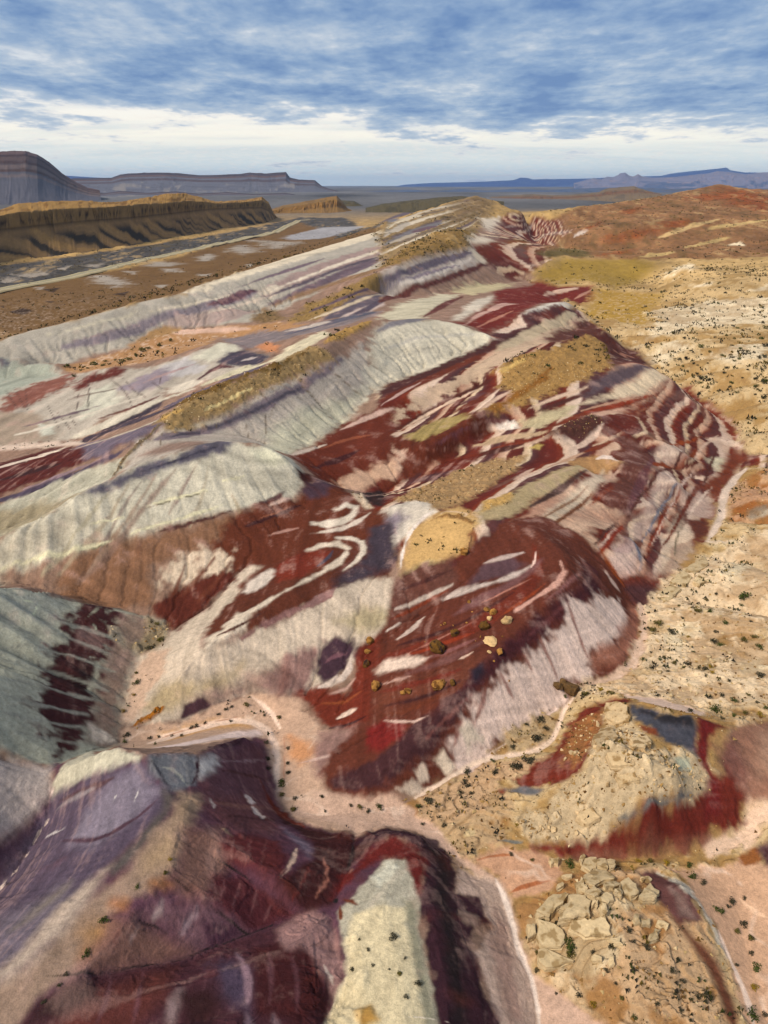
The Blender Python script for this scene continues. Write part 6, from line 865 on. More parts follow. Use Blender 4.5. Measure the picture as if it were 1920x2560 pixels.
((202,170,146),'d',1,1,1.3,19,(36.2,63.5,41.2,64.1,47,65,49.4,64,55.2,63.1,60.9,62.4,58.2,57.5,55.5,52.9,53,48.7,50.6,44.7,48.4,41,44.4,41,40.4,41.1,36.2,40.8,37.9,45.3,39.1,51.4,38.8,54.9,37.5,58.2,37.5,61.7)),
((225,205,190),'d',1,0.5,0.6,0,(38.9,55,38.9,53.3,39.1,51.7,39.2,50.1,39.2,48.4,38.9,46.7,38.7,45,38.9,45.1,39.7,47.1,39.9,48.8,39.8,50.4,39.5,51.8,39.3,53.5,39.1,55.1)),
((220,190,165),'d',1,0.5,0.6,0,(43.9,60.6,44.3,59.2,45,57.8,46.2,57.2,46.3,57.3,45.5,58.3,44.7,59.4,44,60.5)),
((192,172,160),'m',1,1,1.3,15,(9.3,64.1,14.7,62.3,15.7,59.1,16,53.8,17.1,51.2,16.7,46.4,16.1,42.2,11.3,40.3,11.7,44.5,10.9,47.8,10.3,51.3,12.4,55.6,11.4,59.4,8.5,58.8)),
((160,130,120),'m',0.6,2,1,0,(13.6,58.9,15,56.4,14.5,50.6,14.8,45.8,13.1,45.1,12.2,49.6,11.7,53.5)),
((222,208,198),'d',1,0.5,0.6,0,(14.2,63,14.6,60.8,14.9,58.6,15.1,56.5,15.3,54.5,15.7,52.6,16.3,51.1,16.5,49.4,16.5,47.7,16.6,46.1,16.8,46.2,17.1,47.8,17.1,49.5,16.9,51.2,16.4,53.1,16,54.8,15.9,56.8,15.7,58.9,15.2,61,14.3,63)),
((76,48,60),'m',1,1,1.6,15,(-4.2,65.8,-1.9,68.1,1.6,69.4,5.3,68.8,8.7,66.2,9.3,63.3,8.4,58.4,11.4,59.4,12.8,56,10.7,54.5,8.8,51.8,10.3,49.8,11.1,46.7,11.9,44.6,12.3,40.6,4.9,38.2,5,42,4.6,47.8,4.2,53.6,4,56.1,5.1,61.3,3,65.3,0.6,65.8)),
((58,36,50),'m',1,2,1,0,(5.4,65.9,8.1,65.1,8.7,62.1,7.7,57.5,8.2,51.5,8.3,47.8,8.5,43,6.8,42.3,6.5,49.6,5.9,56.5,6.7,62.5)),
((150,130,120),'m',1,1,1.6,0,(8.3,55.1,9.6,56.8,11.5,56.1,10.7,54.5,9.3,54.5)),
((116,50,34),'m',1,1.3,1,15,(-1.2,64.8,1.2,65.8,3.5,64.7,5.3,62.5,4.4,56.8,3.2,56,2.6,61.7,0,62.3,-2.8,60.4,-6.1,56.6,-5.5,59.5)),
((180,176,160),'m',1,1,1,15,(0,61.9,2.6,61.7,3.1,59.8,3.8,56.1,3.9,51.7,4.6,46.6,5.1,42,5.1,38.2,1.4,37.8,-2.3,37.7,-5.9,37.4,-6.1,42.1,-4.7,45.9,-4,47.3,-4.5,50.8,-5.3,54.8,-2.9,57.9)),
((152,150,130),'m',1,1.6,1,0,(2.1,55.7,3.7,55.8,3.8,51.7,4.5,46.6,5,42,3.8,41.9,3.1,46.5,2.5,51.7)),
((208,197,166),'m',1,1.4,1,0,(-3.2,54,-0.8,54.8,2.4,54.7,2.7,51.7,3.1,46.5,3.8,41.9,3.6,38,-1.1,37.7,-5.7,37.4,-6,42.3,-4.5,45.9,-3.9,47.3,-4.3,50.8)),
((205,205,190),'m',1,1.5,1,0,(-1.7,59.2,0.6,61.4,1.7,60.4,-0.5,57.5)),
((200,165,100),'s',1,1.5,1,0,(-2.8,43.3,-1.4,43.6,-0.5,42.2,-2.2,41.4)),
((118,66,50),'m',1,0.5,2,0,(-5.2,56.5,-4.4,55.9,-3.7,55.5,-3,55.2,-2.9,55.4,-3.4,56.3,-4.3,56.6,-5.1,56.5)),
((118,66,50),'m',1,0.5,2,0,(-5.1,55.5,-5.2,54.9,-5.2,54.4,-5,53.7,-4.7,53.7,-4.7,54.2,-4.8,54.9,-5,55.5)),
((225,215,200),'m',1,0.4,0.6,0,(2.3,42.3,3.8,42.4,5.3,42.4,6.8,42.3,6.8,42.3,5.3,42.4,3.8,42.5,2.3,42.3)),
((152,117,102),'m',1,1.4,1,16,(43.4,68.6,44.7,70.9,47.4,75.4,50.5,81.3,58.4,85,66.3,85.1,74.2,85.1,69.9,77.9,66.3,71.8,59.4,71.7,52.7,71.8,50,72.4)),
((120,88,82),'m',1,2,1,0,(46.9,78.2,50.2,79.5,51,76,49.5,73.1,46.3,72.9)),
((165,135,118),'m',1,2,1,0,(54.6,81.4,62.2,82.7,58.1,74.2,52.6,74.9)),
((216,192,172),'d',1,1,1.5,0,(42.4,67.7,47.9,69.1,50,72.4,52.7,71.8,57.7,71.4,62.9,71.3,61.2,68,56.5,68.8,52,70,47.8,66.8,42.4,65.5)),
((150,100,70),'d',1,1,2,0,(46,65.4,48.7,66.1,49.1,64.6,46.6,64.1)),
((90,60,66),'m',1,1,1,0,(49.4,66.5,52.1,67.3,51,63.7,48.7,63.7)),
((122,56,39),'m',1,1,1.3,16,(18.5,67.3,26.2,67.7,31.9,67.9,39.9,69.8,44.1,72.8,48.1,75.9,49.8,72.5,49,69.9,43.3,68.1,39.6,65.9,30.3,65.3,23.6,65.5)),
((140,105,90),'m',0.7,2,1,0,(23.6,65.3,30.3,65.3,38,65.8,42.5,67.1,44.1,68.4,39.8,67.4,32,66.4,25.9,66.4)),
((170,130,98),'s',1,1,1.5,0,(5,74.9,10.2,78.1,15.3,81.4,20.7,80.7,24.1,80.6,21.5,77.7,16.7,76.7,14.3,73.2,9.6,71.5,3.9,72.3)),
((126,59,36),'m',1,1,1.5,16,(15.9,75.4,18.7,76.7,24,80.3,31.8,89.9,38,89.4,38.5,85.7,34.7,87,32.5,82.3,29.6,77.1,27.6,74.2,24.5,74.1,19.8,75.2)),
((165,125,88),'r',0.8,1,1.8,0,(26,80.5,30.2,86.4,32.6,87.8,34.3,86.9,31.8,81.5,28.8,77.1,26.8,76.1)),
((84,87,103),'m',1,1,1.2,16,(36.8,86.2,38.4,86.1,40.1,81.6,45,81.9,45.2,79.9,43.9,77.5,44.7,74.6,43.7,73.6,42.6,75.5,40.6,76.6,38.7,77.9,36.3,82.5)),
((58,56,66),'m',1,1.5,1,0,(37.9,85.4,39.9,81.7,44.8,81.3,44.5,79.9,40.1,80.4,38.2,83.4)),
((132,76,60),'m',1,1,1,0,(36.8,81.1,39.2,79.6,39,78.3,37.1,78.9)),
((121,49,31),'m',1,1,0.8,16,(45.3,82,46.4,82.4,50.3,81.1,46.9,79.2,45.2,75.5,46.3,73.3,45.3,70.6,42.9,69.4,44.3,73,43.8,76.6,45,79.6)),
((194,176,146),'r',1,1,1.5,16,(29.5,77.4,32.6,82.3,34.4,87.7,36.7,85,36.8,81.1,38.1,76.1,41.7,76.9,43.6,75.8,44.4,74.1,43.6,72.5,40.5,70,36.4,68.2,31.9,67.9,26,67.1,19.8,67.6,17.1,70.3,19.8,71.9,22.3,71.9,24.5,74.1,27.5,74.3)),
((176,180,160),'m',1,1.5,1,0,(40.1,74.8,42.2,75.4,42.1,74,40,73.1)),
((118,117,116),'m',1,1.2,1.8,0,(30.6,68,32.3,67.7,34,67.4,36.3,68.3,38.6,68.9,41.5,70.9,41.5,71.1,38.3,69.1,36.1,68.7,33.7,67.8,32.1,68.1,30.5,68.1)),
((112,114,121),'m',1,1,1,0,(17.1,75.9,19.8,75.7,22.7,74.2,21.4,73.6,17.8,74.8)),
((126,126,121),'m',1,0.5,0.6,0,(15.2,67.9,16.3,67.7,17.4,67.4,18.5,67.5,18.6,67.8,17.5,68,16.4,68.1,15.2,67.9)),
((112,64,56),'m',1,1,1,18,(-0.8,105.6,2.2,113.8,6.6,116.1,14.7,120.4,18.1,123.6,26.5,131.2,33,134.8,42.7,129.5,48.5,122.2,50.1,117.4,45.9,106.9,41.4,99.3,32,94.8,27.7,91,20.5,85.6,13.8,80.4,5,75.8,-2,75.2,-7.6,75.6,-8.9,77.5,-9.1,80.6,-8.3,82.9,-5.4,85.5,-2.2,87.7,-2.3,95.4)),
((112,76,70),'m',1,1,1,0,(3.3,119.4,9,120.6,13.4,121.3,14.2,116.8,12.9,113.5,6.8,110.6,1,106.9,0.8,110.2,2.4,116.6)),
((184,170,160),'m',1,0.5,0.6,0,(1.9,110.8,4.8,111.7,7.6,112.6,10.3,113.4,13,114.5,12.9,114.9,10.1,114.5,7.3,113.6,4.6,112.4,1.9,111.2)),
((130,66,50),'m',1,0.5,0.6,0,(0.7,108.5,3.6,109.8,6.5,111.3,9.3,112.5,12.1,113.6,12,113.9,9.1,113.2,6.2,112,3.4,110.5,0.6,108.5)),
((90,56,56),'m',1,0.5,0.6,0,(3.1,115.2,5.7,115.8,8.3,116.3,10.8,117.2,13.2,118,13.2,118.4,10.6,117.9,8,117.4,5.5,116.5,3,115.6)),
((200,186,176),'m',1,0.5,0.6,0,(0.4,106.3,1.3,106.9,2.2,107.5,3,108.2,2.9,108.5,2,107.9,1.1,107.2,0.4,106.6)),
((108,84,90),'m',1,1,1,0,(14.9,112.9,18.4,118,24.6,118.8,26.9,116,22.9,113.3,18.3,113.1)),
((190,172,165),'m',1,0.5,0.6,0,(18.9,118,21.4,117.9,24.1,118.5,26.7,119.4,26.7,119.8,24,119.6,21.4,119,18.9,118.3)),
((198,184,176),'m',1,1,1,0,(10.9,112,14.5,113.3,20.3,112.7,25.7,114.9,27.9,116.2,25.5,112.7,18.9,111.6,13.5,110.7)),
((122,60,44),'m',1,0.5,0.6,0,(28.3,121.7,27.8,116.9,27,113.8,25,111.1,22.3,108.6,19.5,106.1,16.9,104,14.2,102.5,11.4,101.6,8.6,100.9,5.7,100.8,2.8,100.7,-0.1,101,-2.9,100.3,-2.7,99.5,0.4,98.3,3.3,98,6.1,98.1,9.1,98.5,11.9,98.8,14.8,99.6,17.7,101,20.5,103,23.3,105.3,26.2,108,28.9,112.3,29.7,117.2,28.8,122)),
((150,70,48),'m',1,0.5,0.6,0,(15.6,100.4,13.2,100.1,10.9,99.8,8.6,99.4,6.2,99,3.9,98.8,3.9,98.5,6.3,98.4,8.7,98.5,11.1,98.9,13.4,99.5,15.7,100.4)),
((118,70,61),'m',1,1.3,1,0,(-1.5,94,5.6,93.8,11.2,94.2,15.8,95.2,19.7,96.6,18.6,93.9,12.6,88.7,5.4,88.3,-0.7,88.8)),
((126,92,92),'m',1,1.1,0.8,0,(12.2,105.3,15.2,106.2,18.2,107.3,21.2,109.1,24.2,110.9,27.3,113.8,30.1,117.5,29.9,117.9,26.8,115,23.9,112.7,20.8,110.9,17.8,109.7,14.8,107.8,12.1,105.9)),
((86,48,46),'m',1,1.1,0.8,0,(2.4,101.9,5.1,101.5,7.7,101.3,10.3,101.7,12.8,102.6,15.4,103.6,17.9,105.1,20.5,106.6,23.1,108.7,23,108.8,20.4,107.3,17.8,105.7,15.2,104.2,12.7,103.3,10.1,102.6,7.6,102.2,5,102.4,2.4,102.2)),
((168,122,112),'m',1,1.1,0.8,0,(4.3,99.1,7,99.5,9.7,100.5,12.4,101.5,15.1,102.7,15.1,102.7,12.3,101.8,9.6,100.8,6.9,99.8,4.3,99.1)),
((124,88,86),'m',1,1.1,0.8,0,(3.8,93.9,6.4,94,9,94.4,11.6,95,14.1,96.1,16.5,97.5,16.5,98.1,13.8,97.3,11.3,96.5,8.8,95.9,6.2,95.2,3.7,94.2)),
((122,58,42),'m',1,1.1,0.8,0,(-0.7,92.3,2,91.7,4.6,91.4,7.2,91.5,9.7,91.8,12.3,92.6,12.2,92.9,9.6,92.6,7,92.6,4.5,92.5,1.8,92.3,-0.8,92.6)),
((84,50,52),'m',1,1.1,0.8,0,(0,89.3,2.5,88.7,5,88.6,7.4,88.7,9.8,89.3,12,90.1,12,90.4,9.6,89.9,7.2,89.6,4.9,89.4,2.4,89.5,-0,89.6)),
((140,98,98),'m',1,1.1,0.8,0,(4.6,96.1,7.4,96.3,10.2,96.6,12.9,97.5,15.5,98.6,15.4,98.9,12.7,98.1,10,97.5,7.3,96.9,4.6,96.2)),
((150,74,50),'m',1,1.1,0.8,0,(19,102.3,21.5,103.8,24,105.5,26.5,107.6,29.1,110.4,29,110.5,26.4,108.3,23.8,106.2,21.4,104.4,18.9,102.3)),
((176,130,118),'m',1,1.1,0.8,0,(17.2,107.2,19.6,108.1,22,109.3,24.4,110.5,26.9,112.1,26.9,112.1,24.4,110.9,21.9,109.7,19.5,108.4,17.2,107.2)),
((86,48,56),'m',1,1.2,1.2,0,(38.3,119.7,37,114.7,36.2,113.1,34,110.5,30.8,107.2,27.8,104.2,25,101.3,22.5,99.1,20.1,96.8,17.8,94.6,15.7,92.7,13.5,90.5,11.9,88,12.4,87.6,14.9,89.4,17.2,91.5,19.6,93.4,22.2,95.5,24.7,97.6,27.3,100.1,30.1,102.6,33,105.5,36.4,109,40.2,114,41.7,119.4,39.7,121.7)),
((62,48,68),'m',1,1.6,1,0,(13.6,92.1,15.9,92.9,16.1,90.9,14.1,89.8)),
((84,54,60),'m',1,1.2,1.4,0,(11.8,88,9.3,87.2,7.3,86.1,5.6,84.7,3.8,83.3,2,82.3,0.2,81.4,-1.7,80.6,-3.5,79.8,-5.6,79.2,-7.6,77.9,-7.3,77,-4.7,76.3,-2.2,76.4,0.1,76.6,2.4,77.5,4.6,78.6,6.5,80.1,8.4,81.9,10.3,83.7,11.7,85.6,12.5,87.6)),
((118,66,54),'m',1,1.2,0.6,0,(0,87.7,2.7,87.1,5.3,87,7.8,87.6,10.1,88.5,10,88.7,7.5,88.5,5,88.1,2.5,87.9,-0,87.7)),
((198,160,148),'m',1,0.5,1.4,0,(32.7,116.4,32.4,113.2,30.7,110.7,27.8,108.3,25,105.9,22.5,103.9,22.5,103.5,25.2,105.2,28.1,107.2,31.1,109.5,33.5,113.2,33,116.7)),
((215,190,180),'m',1,0.5,0.6,0,(28.8,119.7,28.4,117.9,27.8,116.6,27,114.9,27.1,114.9,28.1,116.1,28.7,117.8,28.9,119.7)),
((112,68,74),'m',1,1.1,0.8,0,(23,97.7,25.6,99.9,28.3,102.4,31.1,105.4,34.1,109,33.9,109.1,30.7,105.8,27.8,102.9,25.3,100.3,22.9,97.7)),
((140,98,98),'m',1,1.1,0.8,0,(27.7,105.3,30.7,107.9,33.8,111.3,36.8,115.6,36.6,115.6,33.1,111.5,30.3,108,27.7,105.3)),
((122,78,76),'m',1,1.1,0.8,0,(38.1,121.4,38.5,117.7,40.1,116.4,42.3,116,42.7,116.7,41.3,117.9,40,120,38.3,121.7)),
((150,80,50),'m',1,1.1,0.8,0,(43.9,128.6,44.6,125.4,46,123.2,48.2,122.4,48.4,122.7,47.1,124.5,45.7,126.7,44.1,129)),
((205,182,170),'m',1,1.1,0.8,0,(43.6,122.4,43.9,120.7,44.6,120,45.8,120,46.2,120.6,45.5,121.3,44.5,121.7,43.8,122.8)),
((90,52,58),'m',1,1.1,0.8,0,(15.3,90.2,17.5,92,19.7,93.6,21.8,95.8,23.8,97.8,23.7,97.9,21.5,95.9,19.3,94,17.2,92.1,15.2,90.2)),
((126,84,84),'m',1,1.1,0.8,0,(6.2,81.1,8.1,83,9.9,84.5,11.8,86.4,13.7,88.2,13.6,88.3,11.4,86.4,9.5,84.8,7.7,83,6.1,81.4)),
((209,190,180),'m',1,1,1.8,0,(26.8,99,32.6,106.3,39.5,113.1,45.8,118.3,46,113.4,41.6,105.6,36.3,101.3,34.8,98.1,30.9,95.8,27.8,91,19.5,85.8,13.8,80.4,11.1,79.1,9.5,81.8,14.3,87.3,20.6,94,24.5,96.7)),
((152,108,95),'m',1,1.3,1,0,(47.5,118.8,49.6,117.2,47.3,108.5,41.1,101.2,35.7,99.4,35.3,100.9,41.6,105.6,45.8,112.7)),
((132,84,80),'m',0.8,0.9,1,0,(25.7,99.6,26.4,98.1,27.3,97.2,28.1,96.1,28.9,94.9,29,94.9,28.6,96.2,27.8,97.4,27,98.6,26,99.8)),
((132,84,80),'m',0.8,0.9,1,0,(32.2,107.1,32.6,104.9,33.3,103.3,34,101.4,35.1,100,35.2,100,34.5,101.9,33.8,103.5,33.2,105.4,32.4,107.1)),
((132,84,80),'m',0.8,0.9,1,0,(18.4,92.2,18.9,91.5,19.6,90.5,20.5,90,20.7,90,20.2,90.9,19.5,91.6,18.6,92.4)),
((132,84,80),'m',0.8,0.9,1,0,(22.7,96,23,95.3,23.5,94.8,24.1,94.4,24.3,94.6,24,95,23.5,95.7,22.9,96.2)),
((132,84,80),'m',0.8,0.9,1,0,(15.8,89.8,14.9,88,14.2,86.3,13.4,84.6,13.5,84.6,14.8,86.5,15.8,88.2,16.2,90)),
((132,84,80),'m',0.8,0.9,1,0,(11.5,84.9,10.9,83.9,10.5,82.7,10.3,81.7,10.5,81.9,11.1,82.9,11.6,83.8,11.8,85.1)),
((212,197,178),'m',1,1,1.5,0,(7.3,79.6,8.9,81.1,10.5,80,9.5,78.6)),
((200,188,172),'m',1,1,2,0,(11.4,83.8,13.1,85.4,15.1,84,12.6,82.4)),
((190,175,160),'m',1,1,2,0,(1.7,75.9,4,77.2,6.2,76.6,4,75.4)),
((195,180,165),'m',1,1,2,0,(4.4,78.1,5.8,79,6.8,78,5.4,77.1)),
((196,178,168),'m',1,0.5,0.6,0,(2.3,103.7,4.2,104.3,5.9,105.8,7.4,108.3,7.3,108.6,5.5,107.1,3.8,105.6,2.2,104)),
((216,197,183),'m',1,1,1.4,0,(-1.6,97.1,0,99.2,3.9,98.2,7.9,97.1,6.1,95.5,2.3,95.7)),
((205,180,165),'m',1,0.5,0.6,0,(11.9,94.9,12.8,94.8,13.8,95.3,14.6,95.7,14.6,96,13.6,95.6,12.7,95.4,11.9,94.9)),
((180,150,140),'m',1,0.5,0.6,0,(-1.1,94.3,0.9,93.4,2.9,93.1,4.9,93.6,4.9,93.6,2.8,93.7,0.9,93.7,-1.2,94.3)),
((129,51,31),'m',1,1,1,0,(-2.5,86.1,0,86.7,2.1,85.9,3.4,84.3,2.1,82.6,-0.7,80.9,-3.1,81.6)),
((198,174,164),'m',1,0.5,1.5,0,(-0,86.9,2.4,85.3,4.6,84.5,6.7,85.1,6.7,85.1,4.5,85,2.5,85.9,0,86.9)),
((220,200,190),'d',1,0.5,1.4,0,(14.3,81.1,16.5,82.5,18.7,84.1,20.9,85.7,23.2,87.4,25.5,89,27.9,90.9,27.8,91.3,25.3,89.6,22.9,88,20.6,86.1,18.4,84.4,16.3,83,14.2,81.1)),
((150,123,87),'s',1,1,1.6,0,(15.5,82.9,20.2,86.2,25.7,90.1,27.8,89.2,26.2,84.8,23.3,83.2,18.3,82.4)),
((222,202,184),'d',1,0.5,0.3,0,(31.3,93.8,28.9,91.2,27.3,88.2,25.9,85.5,23.7,83.9,21.1,83,18.6,82.8,15.9,82.3,13.3,81.3,10.9,79.7,8.5,78,6.3,76.8,4.2,75.4,4.4,75.1,6.7,76.1,8.9,77.5,11.2,79.1,13.5,80.5,15.9,81.3,18.5,81.5,21.1,81.9,23.7,82.3,26.2,84.3,28,87.7,29.4,90.7,31.4,93.5)),
((210,190,164),'s',1,1,1.2,0,(50.1,117.4,60.1,130.3,72.4,139.8,89.2,148,98.7,148.2,109.2,149.5,119.7,150.8,107.3,131.5,96.8,115.3,89.4,103.4,82.6,92.8,76.6,83.4,70.7,84.1,64.5,84.4,58.3,84.7,50.5,82,46.7,83.8,42.1,85.9,38.5,90.8,32,94.8,41.4,99.3,45.9,106.9)),
((206,182,164),'d',1,0.5,1.4,0,(50.6,120.1,49.1,115.3,47.4,110.5,45.2,106,42.9,102.5,40.5,100,37.7,98.4,34.6,96.5,34.7,96.2,37.7,96.7,40.7,97.8,43.8,100.7,46.6,105,49.1,110.1,50.7,115.9,51,120.4)),
((212,190,175),'d',1,0.5,1.5,0,(38.1,90.9,39.1,87,41,85.5,42.9,84.3,44.9,83.2,48.1,84.4,49.3,86.4,47.4,87.8,45,88.4,42.7,89.2,40.5,90.2,38.4,91.5)),
((150,118,70),'s',0.8,2,2.5,0,(49.9,112.9,53.3,115.1,52.8,111.2,49.4,110)),
((150,118,70),'s',0.8,2,2.5,0,(55.1,103.2,58,101.6,54.9,97.8,53.4,99)),
((150,118,70),'s',0.8,2,2.5,0,(59,107.6,62.7,108.5,61.7,105.2)),
((150,118,70),'s',0.8,2,2.5,0,(65,108.1,69.6,107.9,68.9,106.1,65,106.3)),
((150,118,70),'s',0.8,2,2.5,0,(51.2,88.1,60.2,88.4,58.8,85.8,48.8,82.9)),
((150,118,70),'s',0.8,2,2.5,0,(41.8,99.4,47.1,100,45.3,97.2,41.5,97.2)),
((214,200,172),'s',1,1,2,0,(51,108.4,57,113.3,59.7,111.5,52.2,105.1)),
((214,200,172),'s',1,1,2,0,(59.8,100.1,65.6,102.4,64.4,96.8,59.4,95.9)),
((214,200,172),'s',1,1,2,0,(70.2,129.6,82.4,139.2,83.7,135.6,71.1,126.1)),
]
# ---------------------------------------------------------------- rock colours and some painted shadow, laid out on the ground map (metres)
def lin(rgb):
    c=np.array(rgb)/255.0
    return np.where(c<=0.04045,c/12.92,((c+0.055)/1.055)**2.4)
ALB=0.84
GR=np.hypot(GX,GY)
def to_alb(c):
    l=lin(c)*ALB
    l=l*1.34*max(l.mean(),.01)**0.27; g=l.mean(); l=g+(l-g)*((1.20 if l[0]>l[1]*1.25 else 1.08) if l[0]>=l[2] else 0.80)
    k=1.0+0.16*min(max(l[0]/l[1]-2.0,0),1.2)/1.2
    return np.clip(l*np.array([1.04*(1.06 if k>1 else 1),0.99*k,0.95]),0.012,0.8)
NZ=[fbm(GX/1.6,GY/1.6,11,3).astype(np.float32),fbm(GX/5.0,GY/5.0,12,4).astype(np.float32),fbm(GX/18.0,GY/18.0,13,4).astype(np.float32),fbm(GX/70.0,GY/70.0,14,4).astype(np.float32)]
STR_T=[(0,(106,52,48)),(1.3,(120,56,44)),(1.9,(138,68,48)),(2.05,(205,182,164)),(3.05,(214,194,178)),(3.2,(110,70,72)),(4.2,(94,64,68)),(4.8,(124,62,48)),(5.0,(186,150,132)),(5.85,(204,178,158)),(6.0,(116,58,48)),(7.2,(100,50,48)),(7.35,(196,172,148)),(8.05,(208,190,164)),(8.2,(106,74,76)),(9.0,(106,52,48))]
def strata(x,y,z,lvl=False):
    s=(1.35*z+1.3*perlin(z*0.33,0*z+2.5,87)+1.0*NZ[2]+0.3*NZ[1]+400.0)%9.0 if lvl else (z*0.75+0.34*(x*0.883-y*0.469)+0.9*NZ[2]+0.16*NZ[1]+400.0)%9.0
    p=[a for a,_ in STR_T]; cs=np.array([to_alb(c) for _,c in STR_T])
    return np.stack([np.interp(s,p,cs[:,k]) for k in range(3)],-1)
GC=np.empty((NR,NC,3),np.float32); GC[:]=to_alb((180,154,112))
far=sstep(1200,3000,GR)[...,None]; GC=GC*(1-far)+far*to_alb((112,112,114))  # tan turns blue-grey far off: haze tint put into the colour
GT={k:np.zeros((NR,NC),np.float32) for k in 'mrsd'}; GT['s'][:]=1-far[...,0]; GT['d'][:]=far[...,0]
STRC=strata(GX,GY,GZ); STRZ=strata(GX,GY,GZ,True)
GID=np.ones((NR,NC),np.int32)
def paint_poly(rgb,t,op,soft,rag,rid,pts):
    v=np.array(pts,float).reshape(-1,2)
    r=np.hypot(v[:,0],v[:,1]).mean()
    nx=np.roll(v,-1,0); e=nx-v; ln=np.hypot(e[:,0],e[:,1])+1e-6
    area=abs((v[:,0]*nx[:,1]-nx[:,0]*v[:,1]).sum())/2; thin=2*area/ln.sum()
    sf=min(0.0072*soft*r,0.34*thin*max(soft,.6))+0.02; rg=min(0.010*rag*r,0.34*thin*max(rag,.5))
    ci,rj=mgrid_of(v[:,0],v[:,1]); mpad=(sf+rg*1.5)/max(v.min(0).__abs__().min()*0+np.hypot(v[:,0],v[:,1]).min(),20)
    # window in grid space with a margin
    lr=np.log(np.hypot(v[:,0],v[:,1])); j0=max(0,int(np.searchsorted(LR,lr.min()-mpad))-2); j1=min(NR,int(np.searchsorted(LR,lr.max()+mpad))+2)
    cm=mpad/0.0017+3; i0=max(0,int(ci.min()-cm)); i1=min(NC,int(ci.max()+cm)+1)
    if j1-j0<2 or i1-i0<2: return
    W=(slice(j0,j1),slice(i0,i1)); x=GX[W].astype(np.float32); y=GY[W].astype(np.float32)
    if   r<110: n=0.55*NZ[0][W]+0.75*NZ[1][W]
    elif r<300: n=0.4*NZ[0][W]+0.8*NZ[1][W]+0.3*NZ[2][W]
    elif r<900: n=0.7*NZ[1][W]+0.7*NZ[2][W]
    else: n=0.6*NZ[2][W]+0.7*NZ[3][W]
    d=np.full(x.shape,1e9,np.float32); ins=np.zeros(x.shape,bool)
    for k in range(len(v)):
        ax,ay=v[k]; bx,by=e[k]
        tt=np.clip(((x-ax)*bx+(y-ay)*by)/(ln[k]**2),0,1)
        d=np.minimum(d,(x-ax-tt*bx)**2+(y-ay-tt*by)**2)
        if abs(by)>1e-9:
            c=((ay>y)!=(ay+by>y))&(x<bx*(y-ay)/by+ax); ins^=c
    sd=np.where(ins,1,-1)*np.sqrt(d)+n*rg*1.6
    a=(sstep(-sf,sf,sd)*op).astype(np.float32)
    src=STRC[W] if rgb=='S' else (STRZ[W] if rgb=='Z' else to_alb(rgb))
    A=a[...,None]; GC[W]=GC[W]*(1-A)+src*A
    if rid: GID[W][(sd>0)]=rid
    for k in GT: GT[k][W]=GT[k][W]*(1-a)+(a if k==t else 0)
for q in PAINT: paint_poly(*q)
# ---------------------------------------------------------------- weathering: the surface runs downhill
def grads(Z):
    dj=np.gradient(Z,axis=0); di=np.gradient(Z,axis=1)
    xj=np.gradient(GX,axis=0); xi=np.gradient(GX,axis=1); yj=np.gradient(GY,axis=0); yi=np.gradient(GY,axis=1)
    det=xi*yj-xj*yi
    return ((di*yj-dj*yi)/det).astype(np.float32),((dj*xi-di*xj)/det).astype(np.float32)
gx,gy=grads(GZ); slope=np.hypot(gx,gy)
ux,uy=gx/(slope+0.03),gy/(slope+0.03)
def walk(length,steps):
    """positions reached by walking uphill a given length (map of metres)"""
    x,y=GX.copy(),GY.copy(); h=length/steps
    for s in range(steps):
        i,j=mgrid_of(x,y); x=x+h*bil(ux,i,j); y=y+h*bil(uy,i,j)
    return mgrid_of(x,y)
def lic(scale,step,n,seed):
    """noise dragged along the fall line: rills"""
    acc=perlin(GX/scale,GY/scale,seed); x,y=GX.copy(),GY.copy(); xd,yd=GX.copy(),GY.copy()
    for s in range(n):
        i,j=mgrid_of(x,y); x=x+step*bil(ux,i,j); y=y+step*bil(uy,i,j); acc=acc+perlin(x/scale,y/scale,seed)
        i,j=mgrid_of(xd,yd); xd=xd-step*bil(ux,i,j); yd=yd-step*bil(uy,i,j); acc=acc+perlin(xd/scale,yd/scale,seed)
    return (acc/math.sqrt(2*n+1)).astype(np.float32)
near=(1-sstep(350,800,GR)).astype(np.float32); vnear=(1-sstep(120,260,GR)).astype(np.float32)
ril1=lic(0.8,0.35,9,31); ril2=lic(2.6,1.1,8,32); ril3=lic(14.0,9.0,5,33)
st=np.clip((slope-0.10)/0.35,0,1)
Lw=(np.clip(0.25+0.45*ril2+0.75*ril1,0,2.0)*0.38*st*GT['m']*(0.4+0.6*near)).astype(np.float32)
wi,wj=walk(Lw,3)
GC=np.stack([bil(GC[...,k],wi,wj) for k in range(3)],-1)*0.8+0.2*GC
# fine bedding lines, salt bloom and mottling in the mudstone
sv=GZ*0.8+0.25*(GX*0.883-GY*0.469)+0.5*NZ[2]+0.12*NZ[1]
bed=perlin(sv*0.8,NZ[2]*0.5+1,50)+0.9*perlin(sv*1.7,NZ[2]*0.5+3,51)*(1-sstep(180,300,GR))+0.5*perlin(sv*3.6,NZ[2]*0.5+7,52)*(1-sstep(90,150,GR))
m=GT['m']
lum=GC.mean(-1,keepdims=True)
fine=fbm(GX/0.55,GY/0.55,57,3).astype(np.float32)
salt=(m*near*(0.22+0.20*sstep(90,130,GR))*sstep(0.12,0.75,0.9*NZ[1]+0.55*bed+0.5*NZ[2]+0.35*fine)*(1-sstep(0.25,0.45,lum[...,0])))[...,None]
GC=GC*(1-salt)+salt*to_alb((176,150,142))
rust=(m*near*0.30*sstep(0.2,0.8,-0.8*NZ[1]+0.5*NZ[2]+0.4*ril2)*(1-sstep(0.16,0.3,lum[...,0])))[...,None]
